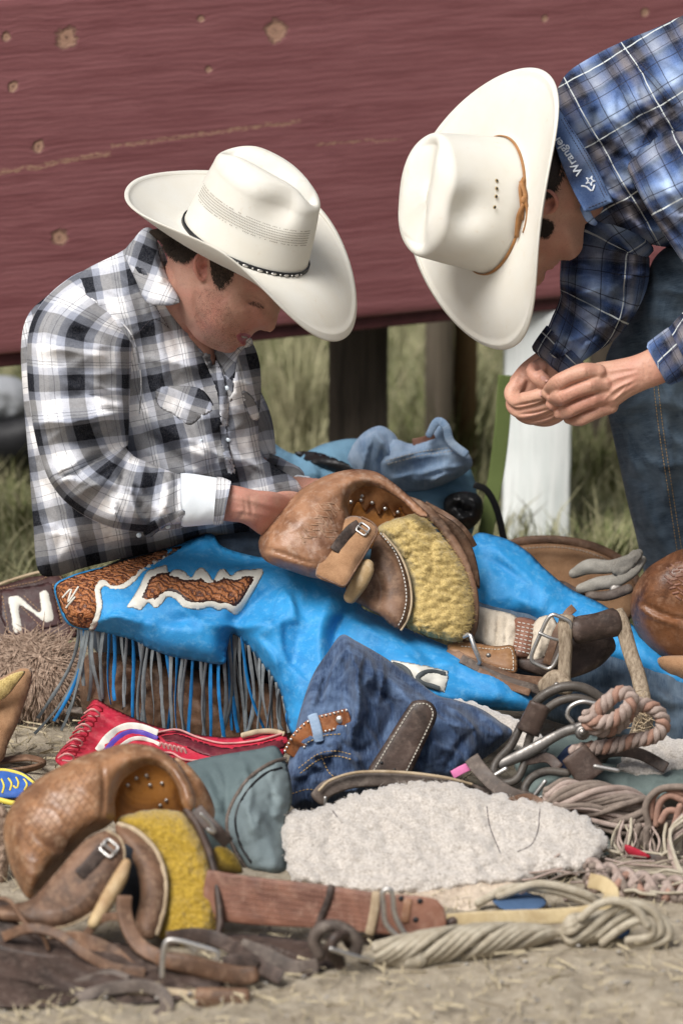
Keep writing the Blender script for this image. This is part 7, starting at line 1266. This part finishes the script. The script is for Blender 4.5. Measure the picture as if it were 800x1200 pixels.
# ---- dark straps at the lower left
def mst(name, label, parts, base):
    T = Thing(name, label, 'strap', gb(*base))
    for nm, M, m in parts: T.part(nm, M, m)
    return T
mst('dark_strap', 'wide dark leather strap sagging under the honey brown rig at the left edge', [('strap', inflate([(-20, 1050), (6, 1052), (22, 1068), (34, 1086), (50, 1092), (58, 1108), (54, 1124), (20, 1128), (-20, 1130)], (1050, -.90, 1128, -1.0), 8, 6, 10, [([(6, 1056), (24, 1080), (50, 1104)], 3, -5)], res=2.8, wr=(2, 14, 40, 2)), MT['dark']), ('edge', tube([(-4, 1052, -.95), (12, 1056, -.96), (24, 1074, -.97), (36, 1088, -.98), (50, 1096, -1.0), (57, 1112, -1.0)], 2.6), MT['brown'])], (20, 1128))
mst('dark_strap', 'twisted brown strap dropping from the rig to the steel buckle', [('strap', strap([(146, 1050, -.97, 10), (146, 1070, -.98, 20), (154, 1094, -1.0, 20), (168, 1112, -1.02, 20), (192, 1124, -1.03, 0)], 9, 3), MT['brown']), ('strap', strap([(100, 1096, -.95, 0), (118, 1078, -.95, 0), (136, 1074, -.96, 0), (150, 1078, -.97)], 5, 2.5), MT['brown']), ('strap', strap([(60, 1112, -.96, 0), (84, 1104, -.97), (104, 1108, -.99), (130, 1120, -1.0), (150, 1138, -1.03), (168, 1152, -1.04)], 13, 2.5), MT['brown'])], (150, 1140))
B_ = mst('buckled_strap', 'thick brown strap with a big pale steel buckle near the bottom left', [('strap', loft([(190, 1124, -1.04, 10, 8), (220, 1130, -1.05, 12, 8), (250, 1138, -1.05, 12, 8), (280, 1144, -1.05, 12, 7), (298, 1142, -1.05, 10, 6)], ring=18, sq=.7), MT['brown']), ('strap', strap([(262, 1130, -1.03, 0), (280, 1128, -1.03), (300, 1136, -1.03)], 10, 3), MT['dark']), ('buckle', loft([(x, y, -1.085, 3.4, 3.4) for x, y in ((190, 1144), (191, 1122), (195, 1104), (206, 1102), (230, 1108), (254, 1116), (255, 1124))], ring=12), MT['metal']), ('buckle_bar', loft([(x, y, -1.08, 4.2, 3.4) for x, y in ((222, 1108), (228, 1114), (232, 1110))], ring=10), MT['metal'])], (240, 1155))
mst('flat_strap', 'grey brown strap coiling along the bottom left corner', [('strap', strap([(-10, 1124, -1.0, 10), (14, 1134, -1.02, 20), (44, 1150, -1.05, 30), (76, 1158, -1.07, 30), (104, 1150, -1.06, 30), (130, 1144, -1.05, 20), (150, 1150, -1.06)], 8, 2.6), MT['grey_leather']), ('strap', strap([(84, 1174, -1.10, 20), (110, 1164, -1.10, 20), (140, 1157, -1.09, 10), (170, 1156, -1.09), (190, 1164, -1.10, 0), (196, 1180, -1.12), (184, 1192, -1.13)], 8, 2.6), MT['grey_leather']), ('strap', inflate([(-20, 1136), (20, 1146), (60, 1158), (90, 1166), (80, 1178), (40, 1180), (-20, 1176)], (1136, -1.03, 1180, -1.13), 7, 6, 8, res=2.8, wr=(2, 12, 15, 2.5)), MT['dark']), ('strap', strap([(-10, 1114, -.99), (20, 1122, -1.0), (60, 1128, -1.01), (110, 1130, -1.01), (150, 1142, -1.03)], 9, 3), MT['dark'])], (90, 1185))
mst('strap_roll', 'brown leather roll with a pale band at the bottom left', [('roll', loft([(232, 1170, -1.09, 13, 12), (260, 1170, -1.09, 13, 12), (290, 1171, -1.09, 13, 12)], ring=22, sq=.9, cap=.3), MT['brown']), ('pale_band', loft([(150, 1160, -1.08, 9, 8), (180, 1166, -1.08, 11, 9), (206, 1170, -1.08, 12, 10), (232, 1171, -1.08, 12, 10)], ring=20), MT['edge']), ('dark_layer', strap([(120, 1176, -1.07), (170, 1184, -1.08), (210, 1184, -1.08)], 7, 3), MT['dark'])], (230, 1185))
# pebbles
rp = np.random.RandomState(77)
pv = []
for i in range(260):
    px, py = rp.uniform(0, 800), rp.uniform(1060, 1200) if i < 200 else rp.uniform(830, 900); p = gb(px, py); r = rp.uniform(.0012, .004); v = []; f = []
    for j, (rr, z) in enumerate(((.1, -.2), (1, .1), (.85, .6), (.1, .85))):
        for k in range(6): a = k*1.047+j*.3; q = r*rr*rp.uniform(.8, 1.2); v.append((p[0]+math.cos(a)*q, p[1]+math.sin(a)*q, p[2]+z*r-.001))
    f = [(j*6+k, j*6+(k+1) % 6, (j+1)*6+(k+1) % 6, (j+1)*6+k) for j in range(3) for k in range(6)]; pv.append(dict(v=np.array(v), f=f, uv=None, mi=None))
single('pebbles', join(*pv), plain('pale_stone', (.42, .39, .35), .9, .5, 50), 'small pale pebbles scattered on the dusty ground', 'pebbles', kind='stuff')
# ------------------------------------------------------------------ the rest of the tangle
T = Thing('twisted_cord', 'thin frayed taupe cords spilling between the sheepskin and the braid', 'cord', gb(640, 1060))
q = np.random.RandomState(91)
for i in range(34):
    x = q.uniform(560, 800); y = q.uniform(1000, 1052); L = q.uniform(30, 90); a = q.uniform(-.5, .35); Y0 = gY(y)-.02; P = [(x+L*u*math.cos(a)+q.uniform(-3, 3), y+L*u*math.sin(a)*.6+q.uniform(-5, 5), Y0-.02*u) for u in (0, .33, .66, 1)]
    T.part('cord', tube(P, q.uniform(.9, 2.4), ring=6), [RG, RB, RC_][i % 3])
T = Thing('twisted_cord', 'stray light fibres hanging from the taupe rope hank over the dark gap', 'cord', gb(745, 1010))
for i in range(26):
    x = q.uniform(722, 800); y = q.uniform(958, 975); P = [(x, y, -.50), (x+q.uniform(-10, 10), y+18, -.52), (x+q.uniform(-14, 14), y+q.uniform(30, 52), -.55)]
    T.part('cord', tube(P, q.uniform(.8, 2.2), ring=6), [RG, RC_, RB][i % 3])
single('leather_strap', strap([(640, 946, -.47, 0), (620, 936, -.46), (600, 940, -.47), (580, 952, -.49)], 6, 2.5), MT['brown'], 'short brown strap tucked behind the cream sheepskin', 'strap')
single('leather_strap', strap([(740, 1000, -.54, 0), (770, 1010, -.56), (810, 1008, -.56)], 8, 3), MT['dark'], 'dark strap under the rope loops at the right edge', 'strap')
0 and single('leather_strap', strap([(560, 1094, -.90, 0), (620, 1100, -.93), (680, 1098, -.93)], 6, 2.5), MT['brown'], 'brown strap partly under the cream rope hank', 'strap')
single('leather_strap', strap([(690, 888, -.36, 0), (720, 880, -.34), (750, 884, -.34), (780, 900, -.36)], 7, 2.5), MT['dark'], 'dark strap crossing the olive cloth beside the small sheepskin', 'strap')
single('metal_ring', loft([(x, y, -.42, 2.2, 2.2) for x, y in [(640+14*math.cos(t), 942+9*math.sin(t)) for t in np.linspace(0, 6.28, 20, endpoint=False)]], closed=True, ring=8, cap=False), MT['metal'], 'steel ring among the straps above the sheepskin', 'ring')
# coarse straw and twigs on the bare earth
V = []; F_ = []
for i in range(420):
    px, py = q.uniform(-10, 810), (q.uniform(1090, 1215) if i < 300 else q.uniform(820, 905)); 
    if i >= 300: px = q.uniform(-10, 120)
    p = gb(px, py); a = q.uniform(0, 3.14); L = q.uniform(.01, .05); w_ = q.uniform(.0006, .0016); z = p[2]+q.uniform(.001, .006); o = len(V); c, s_ = math.cos(a), math.sin(a)
    for u in (0, 1): 
        for k in (-1, 1): V.append((p[0]+c*L*u-s_*w_*k, p[1]+s_*L*u+c*w_*k, z+q.uniform(-.002, .003)))
        V.append((p[0]+c*L*u, p[1]+s_*L*u, z+w_*1.4))
    F_ += [(o, o+2, o+5, o+3), (o+2, o+1, o+4, o+5)]
single('coarse_straw', dict(v=np.array(V), f=F_, uv=None, mi=None), MT['straw_litter'], 'coarse straw stalks lying on the dusty foreground', 'straw', kind='stuff')
mst('dark_strap', 'broad dark leather layer added under the lower left straps, filling their gaps with shade', [('strap', inflate([(-20, 1096), (40, 1100), (110, 1100), (170, 1112), (230, 1134), (262, 1152), (236, 1166), (180, 1176), (90, 1182), (-20, 1176)], (1096, -.96, 1182, -1.115), 4, 4, 12, rfolds((0, 1100, 240, 1175), 8, 20, 20, 80, 7, 3, 301), res=3.6), MT['dark'])], (110, 1180))  # dark underlayer put in to fill the gaps between the straps with shadow
mst('dark_strap', 'dark strap crossing under the steel buckle toward the knot', [('strap', strap([(196, 1100, -.96, 0), (230, 1096, -.95), (262, 1104, -.96), (300, 1130, -1.02), (330, 1146, -1.05)], 9, 3), MT['dark'])], (300, 1150))
mst('brown_strap', 'narrow brown strap arching below the round flap at the lower left', [('strap', strap([(4, 1098, -.98, 10), (36, 1088, -1.0, 20), (70, 1096, -1.01, 20), (100, 1118, -1.03), (132, 1134, -1.04), (170, 1140, -1.05)], 6, 2.6), MT['brown'])], (100, 1150))
